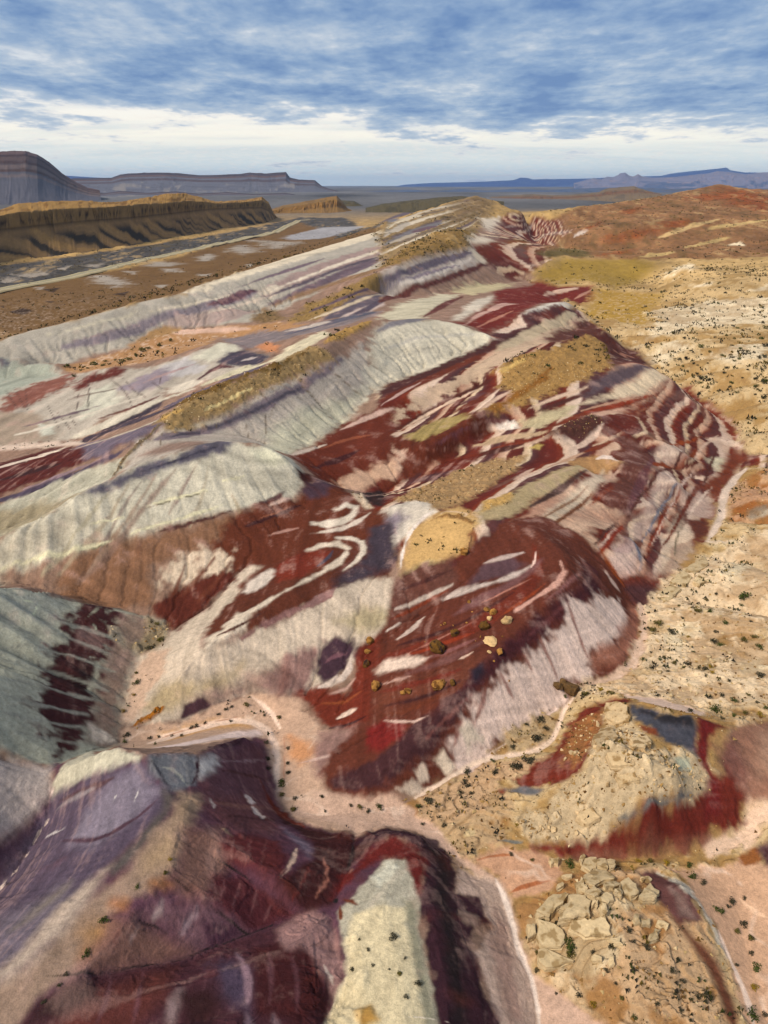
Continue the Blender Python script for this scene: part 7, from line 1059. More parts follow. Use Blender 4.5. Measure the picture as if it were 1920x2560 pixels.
GC=GC*(1-rust)+rust*to_alb((120,62,44))
tone=1+m*((0.15+0.11*sstep(75,120,GR))*bed*near+0.06*ril1*vnear*st+0.06*ril2*near*st+0.12*NZ[1]+0.08*NZ[2]+0.10*NZ[0]*near+0.16*fine*vnear)
tone=tone*(1+GT['d']*(0.10*NZ[1]+0.08*NZ[0]+0.10*fine*vnear)+GT['r']*(0.12*NZ[1]+0.10*NZ[0]))
GC*=np.clip(tone,0.55,1.5)[...,None]
# ---------------------------------------------------------------- relief of each kind of ground
dz=m*st*(0.07*ril1*vnear+0.20*ril2*near+1.1*ril3*(0.25+0.75*sstep(100,300,GR)))+m*(0.10*NZ[1]*near)
dsl=GT['m']*(1-sstep(-60,-36,GX+0.25*(GY-90)))*(1-sstep(140,170,GY))*sstep(60,75,GY)   # deeply rilled slope on the left
dz+=dsl*0.55*ril2; GC*=(1+0.10*dsl*ril2)[...,None]
d1,gap,cid=cells(GX/1.5+0.5*NZ[1],GY/1.5,61); d1b,gapb,cidb=cells(GX/0.62,GY/0.62,62)
rk=GT['r']*near
blk=sstep(0.02,0.25,gap)*np.clip(cid-0.35,0,1)
dz+=rk*(1.0*blk+0.28*vnear*np.clip(cidb-0.4,0,1)*sstep(0.03,0.2,gapb)+0.35*NZ[1])
GC*=(1+rk*(0.35*(blk-0.15)+0.22*(cidb-0.5)))[...,None]
# water cuts branching rills down the clay
def drainage(Z):
    dirs=[(-1,-1),(-1,0),(-1,1),(0,-1),(0,1),(1,-1),(1,0),(1,1)]
    best=np.full(Z.shape,1e-6); rec=np.arange(Z.size).reshape(Z.shape).copy(); ids=np.arange(Z.size).reshape(Z.shape)
    P=np.pad(Z,1,mode='edge'); PX=np.pad(GX,1,mode='edge'); PY=np.pad(GY,1,mode='edge'); PI=np.pad(ids,1,mode='edge')
    for dj,di in dirs:
        w=(slice(1+dj,1+dj+NR),slice(1+di,1+di+NC))
        s=(Z-P[w])/(np.hypot(PX[w]-GX,PY[w]-GY)+1e-3)
        m_=s>best; best=np.where(m_,s,best); rec=np.where(m_,PI[w],rec)
    area=(RR[:,None]**2*np.gradient(LR)[:,None]*(2*TH_R/NC)[:,None]+0*Z).ravel().tolist()
    order=np.argsort(-Z.ravel()[:]).tolist(); rc=rec.ravel().tolist()
    for q in order:
        t=rc[q]
        if t!=q: area[t]+=area[q]
    return np.array(area,np.float32).reshape(Z.shape)
A_=drainage(GZ+dz+(0.34*NZ[1]+0.16*NZ[0]+0.06*fine)*np.clip(GR/110,1,3))
cellA=(RR[:,None]**2*np.gradient(LR)[:,None]*(2*TH_R/NC)[:,None])
ch=sstep(2.3,6.5,np.log(np.maximum(A_,1)))*sstep(0.7,1.6,np.log(A_/cellA))
for k in range(1):
    q_=np.pad(ch,1,mode='edge'); ch=np.maximum(ch*0.85,0.5*ch+0.125*(q_[:-2,1:-1]+q_[2:,1:-1]+q_[1:-1,:-2]+q_[1:-1,2:]))
ch=(ch*m*near*np.clip(slope/0.25,0.15,1)).astype(np.float32)
dz-=ch*0.60*np.clip(GR/110.0,0.8,2.2)
GC*=(1-0.28*ch)[...,None]  # gully shading strengthened by darkening the rill colour
braid=GT['d']*near*(1-sstep(0.10,0.22,slope))*sstep(0.80,0.97,1-np.abs(2.2*fbm(GX/7.0+0.6*NZ[2],GY/7.0,91,3)))
GC=GC*(1-0.45*braid[...,None])+0.45*braid[...,None]*to_alb((226,206,190))
GC*=(1+GT['d']*near*0.16*(fbm(GX/3.0,GY/3.0,92,4)))[...,None]
# slickrock: ledges and joints
sl=GT['s']*near
ph=(fbm(GX/26.0,GY/17.0,71,4)*7.0+0.06*GY)
fr=ph-np.floor(ph); ter=np.floor(ph)+sstep(0.72,0.98,fr)
d1,gap,cid=cells(GX/2.3+1.6*NZ[1]+0.5*NZ[0],GY/1.3+1.2*NZ[2]+0.5*NZ[0],72)
joint=(1-sstep(0.0,0.09,gap))*sstep(-0.1,0.25,fbm(GX/7.0,GY/7.0,73,3))
exposed=sstep(-0.10,0.14,np.where(GR<230,NZ[2]*0.9+0.9*NZ[1],0.5*NZ[1]+0.9*NZ[2]+0.6*NZ[3])+0.08)
dz+=sl*(0.45*(ter-ph*0.9)+exposed*(0.45*cid-0.35*joint)+0.12*NZ[0]+0.30*np.abs(NZ[1]))
edge=sstep(0.70,0.80,fr)*(1-sstep(0.9,1.0,fr))
soil=to_alb((158,126,88)); GC=GC*(1-(sl*exposed*0.35)[...,None])+(sl*exposed*0.35)[...,None]*to_alb((222,206,176))
k=(sl*np.clip((1-exposed)*0.75+exposed*joint*0.45+edge*0.35,0,1)*np.clip(0.7+0.6*NZ[1],0,1))[...,None]
GC=GC*(1-k)+k*soil
GC*=(1+sl*(0.16*(cid-0.5)*exposed+0.08*NZ[0]))[...,None]
# broken far country
farr=sstep(300,700,GR)
dz+=farr*((GT['r']+GT['s'])*(4.5*np.abs(NZ[3])+2.6*np.abs(NZ[2])+0.8*NZ[1]+2.2*ril3*st)+GT['d']*0.3*NZ[2]*0)
fm=0.7*fbm(GX/45.0,GY/120.0,81,5)+0.7*fbm(GX/9.0,GY/30.0,84,4)
fk=(farr*GT['r'])[...,None]
GC=GC*(1-fk*0.5*sstep(0.05,0.4,fm)[...,None])+fk*0.5*sstep(0.05,0.4,fm)[...,None]*to_alb((104,92,62))
GC=GC*(1-fk*0.45*sstep(0.12,0.45,-fm)[...,None])+fk*0.45*sstep(0.12,0.45,-fm)[...,None]*to_alb((196,172,132))
GC*=(1+farr*(GT['r']+GT['s']+0.5*GT['d'])*(0.30*NZ[2]+0.25*NZ[1]+0.5*fbm(GX/30.0,GY/90.0,82,4)))[...,None]
vf=sstep(2200,4000,GR); GC*=(1+vf*1.1*fbm(GX/700.0,GY/1800.0,83,5))[...,None]
GZ=GZ+dz
GC=np.clip(GC,0.008,0.85)
def ground_z(x,y):
    i,j=mgrid_of(np.asarray(x,float),np.asarray(y,float)); return bil(GZ,i,j)
# ---------------------------------------------------------------- ground material and meshes
def earth_material():
    m=bpy.data.materials.new('weathered_mudstone'); m.use_nodes=True; nt=m.node_tree; L=nt.links
    b=nt.nodes['Principled BSDF']; b.inputs['Roughness'].default_value=0.95; b.inputs['Specular IOR Level'].default_value=0.12
    at=nn(nt,'ShaderNodeAttribute'); at.attribute_name='rock_colour'
    g=nn(nt,'ShaderNodeNewGeometry')
    def noi(s,d,r):
        n=nn(nt,'ShaderNodeTexNoise'); L.new(g.outputs['Position'],n.inputs['Vector']); n.inputs['Scale'].default_value=s; n.inputs['Detail'].default_value=d; n.inputs['Roughness'].default_value=r
        return n.outputs['Fac']
    e=noi(7.0,4,0.6); a=noi(1.6,8,0.72); c=noi(0.12,5,0.6)
    f=mth(nt,'ADD',mth(nt,'MULTIPLY',maprange(nt,a,0.25,0.75,-1,1,False),0.30),mth(nt,'MULTIPLY',maprange(nt,c,0.3,0.7,-1,1,False),0.10))
    f=mth(nt,'ADD',f,mth(nt,'MULTIPLY',maprange(nt,e,0.3,0.7,-1,1,False),0.14))
    mul=mth(nt,'ADD',f,1.0)
    sc_=nn(nt,'ShaderNodeVectorMath'); sc_.operation='SCALE'; L.new(at.outputs['Color'],sc_.inputs[0]); L.new(mul,sc_.inputs['Scale'])
    L.new(sc_.outputs[0],b.inputs['Base Color'])
    bp=nn(nt,'ShaderNodeBump'); bp.inputs['Strength'].default_value=0.7; bp.inputs['Distance'].default_value=0.35
    L.new(a,bp.inputs['Height']); L.new(bp.outputs[0],b.inputs['Normal'])
    return m
EARTH=earth_material()
def grid_mesh(name,V,quads,cols,normals,mat):
    used=np.unique(quads); remap=np.full(len(V),-1,np.int32); remap[used]=np.arange(len(used),dtype=np.int32)
    q=remap[quads]
    me=bpy.data.meshes.new(name); me.vertices.add(len(used)); me.vertices.foreach_set('co',V[used].astype(np.float32).ravel())
    me.loops.add(q.size); me.loops.foreach_set('vertex_index',q.ravel().astype(np.int32)); me.polygons.add(len(q)); me.polygons.foreach_set('loop_start',np.arange(0,q.size,4,dtype=np.int32))
    me.update(); me.polygons.foreach_set('use_smooth',np.ones(len(q),bool))
    ca=me.color_attributes.new('rock_colour','FLOAT_COLOR','POINT'); c4=np.ones((len(used),4),np.float32); c4[:,:3]=cols[used]; ca.data.foreach_set('color',c4.ravel())
    if normals is not None: me.normals_split_custom_set_from_vertices(normals[used])
    me.materials.append(mat)
    ob=bpy.data.objects.new(name,me); COL.objects.link(ob); return ob
_idx=np.arange(NR*NC).reshape(NR,NC)
QUADS=np.stack([_idx[:-1,:-1],_idx[:-1,1:],_idx[1:,1:],_idx[1:,:-1]],-1).reshape(-1,4)
VERT=np.stack([GX,GY,GZ],-1).reshape(-1,3); VCOL=GC.reshape(-1,3)
gx,gy=grads(GZ); VN=np.stack([-gx,-gy,np.ones_like(gx)],-1).reshape(-1,3); VN/=np.linalg.norm(VN,axis=1,keepdims=True)
REGIONS={1:('slickrock_flat','pale cracked slickrock flat and sandy slope right of the striped hills'),2:('hill','rugged brown and red hills below the right horizon'),3:('valley_floor','brown valley floor with pale dry pans at left'),4:('badland_ridge','long pale ridge between the brown valley and the orange basin'),5:('sandy_basin','orange sandy basin behind the pale ridges at left'),6:('badland_ridge','grey and tan striped ridges in the far centre'),7:('badland_ridge','red and white striped spurs right of centre'),8:('badland_ridge','low white and purple knobs before the orange basin'),9:('badland_ridge','pale ridge with a tan crest behind the greenish dome'),10:('badland_hill','greenish white dome with brown streaks running down its face'),11:('badland_hill','hill with white and maroon looping bands at the centre'),12:('dry_wash','pink sandy wash with tyre tracks winding between the hills'),13:('badland_hill','grey green rilled slope with a maroon band at the left edge'),14:('badland_hill','purple hill with a tan crest in the left foreground'),15:('badland_hill','dark maroon curved hill with a cream top at the bottom'),16:('badland_hill','red hill capped with pale rubble at right'),17:('rocky_rise','orange stony rise at lower right'),18:('badland_hill','big red hill strewn with boulders at the centre'),19:('sandy_ground','pink sandy ground at the lower right corner')}
gid=GID[:-1,:-1].ravel()
for rid_,(nm,lb) in REGIONS.items():
    sel=np.nonzero(gid==rid_)[0]
    if len(sel)==0: continue
    ob=grid_mesh(nm,VERT,QUADS[sel],VCOL,VN,EARTH); ob['kind']='structure'; ob['label']=lb
LOFTS=[
('cliff_ridge','long tan sandstone cliff with dark streaked talus beyond the road',900,1,'cuesta',[
[(-410,628,-5.0),(-422,730,-5.0),(-425,828,-5.0),(-419,859,-5.0),(-409,909,-5.0),(-393,976,-5.0),(-378,1046,-5.0),(-371,1103,-5.0),(-360,1217,-5.0),(-350,1249,-5.0),(-345,1319,-5.0),(-332,1383,-5.0),(-321,1454,-5.0),(-293,1618,-5.0),(-274,1714,-5.0),(-271,1799,-5.0),(-277,1919,-5.0),(-273,1971,-5.0)],
[(-448,705,30.7),(-457,808,30.3),(-456,907,31.5),(-449,938,31.9),(-437,990,33.2),(-418,1058,34.2),(-401,1128,34.3),(-392,1186,33.9),(-379,1300,34.5),(-368,1333,34.9),(-362,1403,35.6),(-347,1467,36.8),(-336,1537,37.3),(-305,1702,34.6),(-285,1798,32.6),(-282,1884,23.5),(-288,2003,7.7),(-284,2055,-2.7)],
[(-449,713,44.3),(-458,816,46.0),(-457,915,47.5),(-449,946,49.5),(-437,998,50.6),(-418,1065,51.0),(-401,1135,51.0),(-392,1193,51.5),(-379,1308,52.3),(-368,1340,53.8),(-361,1410,53.3),(-347,1474,52.0),(-336,1544,47.3),(-305,1709,46.7),(-285,1805,48.7),(-282,1891,37.9),(-289,2010,14.2),(-285,2062,-1.3)],
[(-485,773,48.9),(-491,878,50.3),(-486,978,52.8),(-477,1010,58.9),(-463,1062,59.8),(-442,1131,60.4),(-423,1201,55.9),(-413,1260,58.2),(-396,1375,64.4),(-384,1408,67.9),(-377,1478,66.5),(-362,1542,58.3),(-351,1613,49.4),(-317,1778,50.2),(-295,1875,55.2),(-292,1960,41.8),(-299,2079,15.4),(-295,2132,-2.8)],
[(-601,959,-12.0),(-598,1070,-12.0),(-584,1175,-12.0),(-571,1209,-12.0),(-551,1264,-12.0),(-522,1336,-12.0),(-496,1409,-12.0),(-482,1469,-12.0),(-457,1587,-12.0),(-442,1620,-12.0),(-432,1691,-12.0),(-413,1756,-12.0),(-398,1828,-12.0),(-356,1994,-12.0),(-329,2092,-12.0),(-324,2178,-12.0),(-330,2297,-11.8),(-325,2349,-11.6)]]),
('cliff_ridge','tan tilted ridge with a pointed end at the head of the valley',260,1.6,'cuesta2',[
[(-345,2122,-17.1),(-315,2157,-13.8),(-290,2190,-11.6),(-240,2227,-9.4),(-176,2263,-9.3),(-140,2295,-9.2),(-125,2326,-9.0),(-112,2357,-8.9),(-92,2388,-8.8)],
[(-369,2270,-17.1),(-335,2305,2.0),(-308,2339,5.4),(-256,2376,10.8),(-187,2412,16.4),(-149,2445,18.9),(-132,2476,14.0),(-119,2507,9.0),(-98,2538,1.1)],
[(-371,2284,-16.4),(-337,2320,10.5),(-309,2354,17.9),(-256,2391,25.5),(-187,2427,34.0),(-149,2460,40.1),(-133,2491,27.3),(-120,2522,11.4),(-98,2553,1.4)],
[(-384,2363,-18.4),(-348,2399,13.4),(-319,2434,22.5),(-265,2470,31.8),(-193,2507,43.4),(-154,2540,49.9),(-137,2571,31.2),(-124,2602,11.4),(-102,2633,-0.4)],
[(-432,2660,-22.1),(-391,2696,-18.8),(-359,2731,-16.6),(-297,2769,-14.4),(-216,2806,-14.3),(-172,2839,-14.2),(-153,2870,-14.0),(-138,2901,-13.9),(-113,2932,-13.8)]]),
('cliff_ridge','small brown knoll behind the pointed tan ridge',120,1.6,'dark',[
[(-190,2893,-13.9),(-160,2895,-14.0),(-112,2897,-12.4),(-86,2898,-10.9),(-51,2899,-9.3),(18,2899,-7.7)],
[(-200,3043,-7.8),(-167,3045,8.1),(-117,3047,7.2),(-90,3048,2.1),(-53,3049,-3.0),(19,3049,-1.3)],
[(-200,3058,-6.6),(-168,3060,20.3),(-118,3062,18.6),(-90,3063,6.8),(-54,3064,-1.7),(19,3064,1.7)],
[(-206,3138,-7.1),(-172,3140,25.6),(-121,3142,23.0),(-93,3143,8.3),(-55,3144,-2.9),(19,3144,1.4)],
[(-225,3437,-18.9),(-188,3439,-19.0),(-132,3442,-17.4),(-102,3443,-15.9),(-60,3444,-14.3),(21,3444,-12.7)]]),
('hill','low dark green hill behind the striped ridges',160,1,'dark',[
[(-55,2299,-9.2),(0,2300,-9.2),(82,2298,-9.2),(158,2294,-9.2),(232,2288,-9.2),(286,2282,-9.2),(353,2272,-9.2)],
[(-58,2419,14.8),(0,2420,22.2),(86,2418,27.5),(165,2414,31.6),(244,2407,36.3),(301,2401,38.4),(371,2391,33.3)],
[(-58,2439,15.0),(0,2440,25.7),(87,2438,33.8),(167,2434,40.5),(246,2427,44.6),(303,2421,40.7),(374,2411,33.6)],
[(-59,2499,14.1),(0,2500,27.1),(89,2498,36.7),(171,2494,45.0),(251,2487,49.1),(310,2480,41.8),(383,2470,33.2)],
[(-67,2799,-14.2),(0,2800,-14.2),(100,2798,-14.2),(191,2793,-14.2),(282,2785,-14.2),(348,2778,-14.2),(429,2766,-14.2)]]),
('mesa','low tan tableland with stepped cliffs before the blue mountains',300,3,'lowmesa',[
[(474,4173,-21.4),(576,4099,-17.5),(674,4023,-13.5),(755,3948,-9.7),(833,3871,-5.9),(907,3793,-2.2),(976,3713,1.3),(1011,3642,0.9),(1025,3575,0.5),(1066,3501,0.1),(1104,3426,-0.4),(1103,3363,-0.8),(1110,3297,-1.2),(1151,3220,-1.7)],
[(503,4431,-6.5),(611,4357,6.9),(715,4280,10.5),(802,4204,14.1),(886,4125,13.1),(965,4046,16.6),(1040,3965,24.3),(1079,3893,27.4),(1093,3826,34.6),(1138,3750,39.6),(1180,3674,44.4),(1181,3611,47.0),(1191,3545,47.6),(1237,3465,42.6)],
[(507,4471,-6.0),(616,4397,18.2),(720,4320,24.0),(808,4243,29.6),(893,4165,28.3),(973,4085,29.3),(1049,4004,36.8),(1087,3932,41.9),(1102,3865,55.1),(1147,3790,59.7),(1190,3713,66.1),(1191,3650,62.4),(1202,3583,56.9),(1251,3503,44.1)],
[(524,4620,-7.6),(636,4545,21.1),(744,4468,29.4),(836,4391,36.3),(924,4312,31.2),(1007,4231,34.4),(1086,4150,42.0),(1126,4077,49.3),(1142,4010,65.0),(1189,3934,71.7),(1234,3857,78.1),(1237,3793,69.9),(1250,3725,60.0),(1301,3644,43.7)],
[(580,5117,-26.4),(705,5040,-22.5),(827,4961,-18.5),(929,4882,-14.7),(1029,4800,-10.9),(1123,4718,-7.2),(1212,4633,-3.7),(1260,4559,-4.1),(1279,4491,-4.5),(1334,4412,-4.9),(1386,4333,-5.4),(1392,4268,-5.8),(1409,4199,-6.2),(1469,4115,-6.7)]]),
('mesa','big flat topped mesa with banded cliffs at the left edge',420,3.2,'bigmesa',[
[(-1793,2769,-2.6),(-1693,2884,-2.2),(-1580,2999,-1.9),(-1527,3076,-1.5),(-1462,3157,-1.2),(-1441,3216,-0.9),(-1440,3266,-0.6),(-1434,3318,-0.2),(-1426,3370,0.1),(-1424,3420,0.4),(-1415,3472,0.7),(-1394,3529,1.0),(-1363,3589,1.3),(-1332,3649,1.6)],
[(-1972,3106,128.3),(-1860,3227,125.8),(-1733,3347,124.9),(-1674,3427,124.1),(-1601,3512,127.1),(-1576,3572,126.0),(-1575,3622,123.8),(-1568,3674,121.4),(-1559,3726,116.1),(-1557,3776,108.5),(-1549,3828,96.6),(-1528,3885,82.2),(-1497,3945,65.3),(-1462,4006,56.4)],
[(-2028,3225,196.2),(-1910,3348,200.6),(-1778,3470,203.2),(-1717,3551,204.3),(-1640,3636,211.0),(-1616,3696,200.7),(-1617,3745,187.6),(-1611,3797,169.1),(-1604,3849,150.0),(-1603,3898,132.3),(-1595,3950,114.0),(-1575,4006,90.9),(-1542,4067,67.0),(-1506,4128,56.8)],
[(-2089,3328,213.8),(-1967,3453,217.0),(-1830,3578,220.1),(-1766,3660,221.4),(-1687,3747,228.6),(-1662,3807,217.2),(-1662,3857,205.9),(-1656,3908,187.1),(-1648,3960,162.5),(-1647,4009,142.3),(-1639,4061,121.5),(-1618,4118,94.5),(-1585,4179,68.9),(-1547,4241,57.3)],
[(-2354,3752,-7.6),(-2214,3888,-7.2),(-2058,4023,-6.9),(-1984,4111,-6.5),(-1893,4203,-6.2),(-1862,4266,-5.9),(-1859,4316,-5.6),(-1851,4368,-5.2),(-1840,4422,-4.9),(-1837,4472,-4.6),(-1826,4525,-4.3),(-1801,4583,-4.0),(-1762,4646,-3.7),(-1719,4711,-3.4)]]),
('mesa','long hazy mesa with a notched rim across the valley',520,6,'mesa',[
[(-2347,5738,13.5),(-2283,5790,13.6),(-2064,5899,13.7),(-2010,5944,13.8),(-1955,5988,13.9),(-1750,6077,14.0),(-1640,6134,14.1),(-1474,6202,9.2),(-1339,6258,5.1),(-1165,6318,-5.8),(-1096,6356,-9.8),(-971,6401,-13.9),(-815,6448,-14.6),(-785,6477,-11.4),(-715,6510,-8.3),(-582,6549,1.9),(-526,6578,12.2),(-469,6608,15.2),(-392,6638,15.3)],
[(-2605,6389,104.3),(-2533,6445,101.0),(-2288,6562,101.4),(-2225,6610,108.7),(-2162,6657,112.4),(-1933,6753,112.9),(-1810,6813,109.5),(-1626,6885,106.2),(-1476,6944,106.4),(-1282,7008,106.6),(-1206,7047,110.6),(-1067,7095,110.8),(-895,7144,114.8),(-863,7173,103.4),(-787,7207,91.9),(-641,7246,80.3),(-580,7276,60.7),(-518,7306,46.8),(-433,7337,30.8)],
[(-2648,6501,118.6),(-2573,6558,122.5),(-2324,6677,126.8),(-2258,6725,148.7),(-2193,6773,156.4),(-1961,6870,161.2),(-1835,6931,160.0),(-1649,7003,151.5),(-1496,7063,155.9),(-1299,7127,160.4),(-1222,7166,168.5),(-1081,7214,165.2),(-906,7263,173.5),(-876,7292,135.0),(-798,7326,119.6),(-651,7366,111.9),(-589,7396,72.3),(-526,7426,50.3),(-440,7456,32.0)],
[(-2722,6687,126.9),(-2644,6745,136.3),(-2387,6866,141.0),(-2319,6916,169.1),(-2252,6964,178.9),(-2013,7063,186.0),(-1884,7124,181.2),(-1694,7198,167.0),(-1537,7259,169.6),(-1334,7324,178.2),(-1254,7363,190.5),(-1110,7412,181.4),(-930,7462,195.9),(-899,7491,148.5),(-819,7525,132.8),(-668,7565,127.0),(-605,7595,76.2),(-540,7625,51.5),(-452,7656,30.7)],
[(-3024,7428,8.5),(-2936,7489,8.6),(-2650,7622,8.7),(-2573,7674,8.8),(-2498,7726,8.9),(-2232,7833,9.0),(-2089,7898,9.1),(-1877,7977,4.2),(-1702,8041,0.1),(-1477,8111,-10.8),(-1388,8152,-14.8),(-1228,8203,-18.9),(-1029,8256,-19.6),(-994,8285,-16.4),(-906,8320,-13.3),(-738,8362,-3.1),(-668,8393,7.2),(-597,8423,10.2),(-499,8455,10.3)]]),
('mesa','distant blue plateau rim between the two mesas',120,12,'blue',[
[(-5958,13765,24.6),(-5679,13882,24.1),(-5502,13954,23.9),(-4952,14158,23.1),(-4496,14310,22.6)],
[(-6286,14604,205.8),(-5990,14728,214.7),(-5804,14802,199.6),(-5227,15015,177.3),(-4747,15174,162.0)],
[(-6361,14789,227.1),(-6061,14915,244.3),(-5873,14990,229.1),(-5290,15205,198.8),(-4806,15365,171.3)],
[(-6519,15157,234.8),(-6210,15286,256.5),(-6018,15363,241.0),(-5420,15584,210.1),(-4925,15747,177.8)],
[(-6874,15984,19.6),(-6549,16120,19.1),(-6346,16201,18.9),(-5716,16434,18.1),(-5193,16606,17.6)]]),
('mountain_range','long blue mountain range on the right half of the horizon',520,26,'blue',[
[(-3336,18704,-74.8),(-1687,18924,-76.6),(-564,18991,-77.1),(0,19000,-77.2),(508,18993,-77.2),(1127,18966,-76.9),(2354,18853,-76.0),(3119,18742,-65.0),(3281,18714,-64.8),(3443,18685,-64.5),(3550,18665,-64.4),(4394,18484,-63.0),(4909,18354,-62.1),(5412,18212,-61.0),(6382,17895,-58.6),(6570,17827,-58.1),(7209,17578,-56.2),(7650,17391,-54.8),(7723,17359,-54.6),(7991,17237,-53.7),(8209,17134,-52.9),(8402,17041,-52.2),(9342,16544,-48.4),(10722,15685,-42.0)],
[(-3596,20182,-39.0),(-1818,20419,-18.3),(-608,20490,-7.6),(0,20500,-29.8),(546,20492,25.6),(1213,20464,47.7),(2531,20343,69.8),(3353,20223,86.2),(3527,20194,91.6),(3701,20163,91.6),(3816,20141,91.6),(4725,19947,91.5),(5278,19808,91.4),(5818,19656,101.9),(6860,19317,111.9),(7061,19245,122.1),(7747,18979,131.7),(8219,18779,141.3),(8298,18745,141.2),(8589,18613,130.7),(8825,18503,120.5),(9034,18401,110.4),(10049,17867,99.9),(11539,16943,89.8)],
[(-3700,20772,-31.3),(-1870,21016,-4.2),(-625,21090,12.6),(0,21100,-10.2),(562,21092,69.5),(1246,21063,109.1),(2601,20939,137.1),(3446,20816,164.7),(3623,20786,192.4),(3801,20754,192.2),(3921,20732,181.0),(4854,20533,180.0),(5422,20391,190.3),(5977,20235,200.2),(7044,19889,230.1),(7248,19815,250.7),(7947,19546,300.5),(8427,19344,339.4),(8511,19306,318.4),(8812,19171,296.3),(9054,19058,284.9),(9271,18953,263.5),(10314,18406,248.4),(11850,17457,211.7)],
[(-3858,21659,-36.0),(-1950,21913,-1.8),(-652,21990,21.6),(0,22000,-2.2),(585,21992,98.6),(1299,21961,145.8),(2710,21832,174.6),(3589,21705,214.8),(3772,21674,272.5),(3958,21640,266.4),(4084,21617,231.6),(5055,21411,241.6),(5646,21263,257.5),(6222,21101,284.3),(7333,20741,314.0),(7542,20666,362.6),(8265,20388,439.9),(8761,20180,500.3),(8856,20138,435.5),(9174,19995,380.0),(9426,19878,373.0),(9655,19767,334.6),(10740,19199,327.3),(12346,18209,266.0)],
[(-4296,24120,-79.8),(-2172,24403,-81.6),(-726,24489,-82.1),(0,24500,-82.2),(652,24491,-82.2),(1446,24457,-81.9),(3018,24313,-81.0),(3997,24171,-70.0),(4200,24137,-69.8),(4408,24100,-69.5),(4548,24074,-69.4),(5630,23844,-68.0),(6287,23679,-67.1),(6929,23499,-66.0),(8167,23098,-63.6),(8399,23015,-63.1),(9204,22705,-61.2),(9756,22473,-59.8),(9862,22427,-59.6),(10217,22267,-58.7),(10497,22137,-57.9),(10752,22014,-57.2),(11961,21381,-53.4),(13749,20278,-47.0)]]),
('rock_domes','row of pale rounded rock domes before the blue mountains',420,16,'domes',[
[(2602,10687,18.8),(2751,10650,19.0),(2854,10623,19.1),(2957,10595,19.3),(3029,10574,19.4),(3102,10553,19.5),(3159,10536,19.6),(3194,10526,19.6),(3251,10508,19.7),(3302,10492,19.8),(3353,10476,19.9),(3409,10458,20.0),(3459,10441,20.1),(3582,10400,20.3),(3691,10361,20.5),(3854,10302,20.8),(4040,10231,21.2),(4222,10157,21.6),(4324,10114,21.8),(4475,10048,22.2),(4623,9981,22.5),(4815,9889,23.0),(5002,9796,23.5),(5295,9641,24.4),(6015,9209,26.7)],
[(2759,11369,92.7),(2916,11330,104.8),(3024,11302,116.9),(3134,11272,110.7),(3210,11251,122.7),(3286,11228,122.7),(3347,11211,128.6),(3382,11200,134.6),(3443,11181,134.5),(3498,11164,128.4),(3552,11147,128.3),(3611,11128,134.2),(3665,11111,128.2),(3795,11067,122.0),(3912,11026,121.9),(4084,10963,121.7),(4281,10888,121.4),(4473,10810,126.9),(4581,10765,132.4),(4741,10696,132.1),(4899,10624,126.1),(5103,10528,125.6),(5302,10429,125.2),(5614,10264,119.0),(6380,9807,112.0)],
[(2817,11613,105.4),(2975,11573,136.4),(3084,11545,161.0),(3196,11514,148.4),(3272,11493,172.9),(3351,11470,166.6),(3411,11452,184.8),(3446,11442,203.0),(3507,11423,208.9),(3565,11405,184.3),(3621,11388,178.1),(3679,11369,196.1),(3737,11350,174.8),(3870,11305,165.3),(3989,11264,168.0),(4164,11201,173.5),(4363,11124,181.8),(4557,11046,198.7),(4666,11001,210.0),(4830,10930,203.3),(4992,10856,190.9),(5200,10759,195.6),(5401,10659,200.3),(5722,10490,181.6),(6505,10023,166.4)],
[(2887,11904,112.5),(3048,11864,150.5),(3159,11835,182.0),(3275,11803,162.8),(3351,11782,200.4),(3432,11759,193.9),(3493,11741,218.7),(3527,11731,246.7),(3590,11712,252.6),(3651,11692,211.9),(3710,11674,199.3),(3767,11656,233.2),(3828,11636,198.9),(3965,11590,186.0),(4086,11548,188.7),(4265,11483,197.3),(4468,11406,217.8),(4666,11326,237.9),(4774,11281,267.2),(4943,11208,254.1),(5112,11131,223.4),(5322,11033,245.5),(5528,10931,249.8),(5859,10757,218.5),(6662,10279,198.7)],
[(3170,13070,13.8),(3347,13026,14.0),(3469,12994,14.1),(3596,12960,14.3),(3680,12936,14.4),(3768,12911,14.5),(3835,12891,14.6),(3873,12880,14.6),(3941,12859,14.7),(4009,12838,14.8),(4073,12818,14.9),(4136,12798,15.0),(4203,12776,15.1),(4353,12725,15.3),(4486,12679,15.5),(4683,12608,15.8),(4905,12523,16.2),(5123,12435,16.6),(5242,12386,16.8),(5428,12306,17.2),(5613,12222,17.5),(5843,12114,18.0),(6070,12002,18.5),(6433,11811,19.4),(7315,11286,21.7)]]),
('mesa','low hazy benches in front of the notched mesa',360,6,'mesa',[
[(-1843,4323,3.5),(-1772,4374,6.6),(-1688,4428,6.7),(-1614,4477,6.8),(-1537,4526,6.9),(-1395,4592,6.5),(-1248,4655,5.5),(-1122,4708,2.2),(-964,4763,1.3),(-802,4813,0.5),(-622,4860,-0.2),(-480,4896,-3.5),(-351,4927,-4.0)],
[(-1999,4691,10.3),(-1920,4746,23.7),(-1828,4803,28.2),(-1747,4854,23.7),(-1662,4905,29.8),(-1509,4976,23.7),(-1349,5042,25.7),(-1213,5097,18.1),(-1042,5155,21.6),(-867,5208,15.4),(-671,5257,17.6),(-519,5294,5.6),(-379,5326,-0.6)],
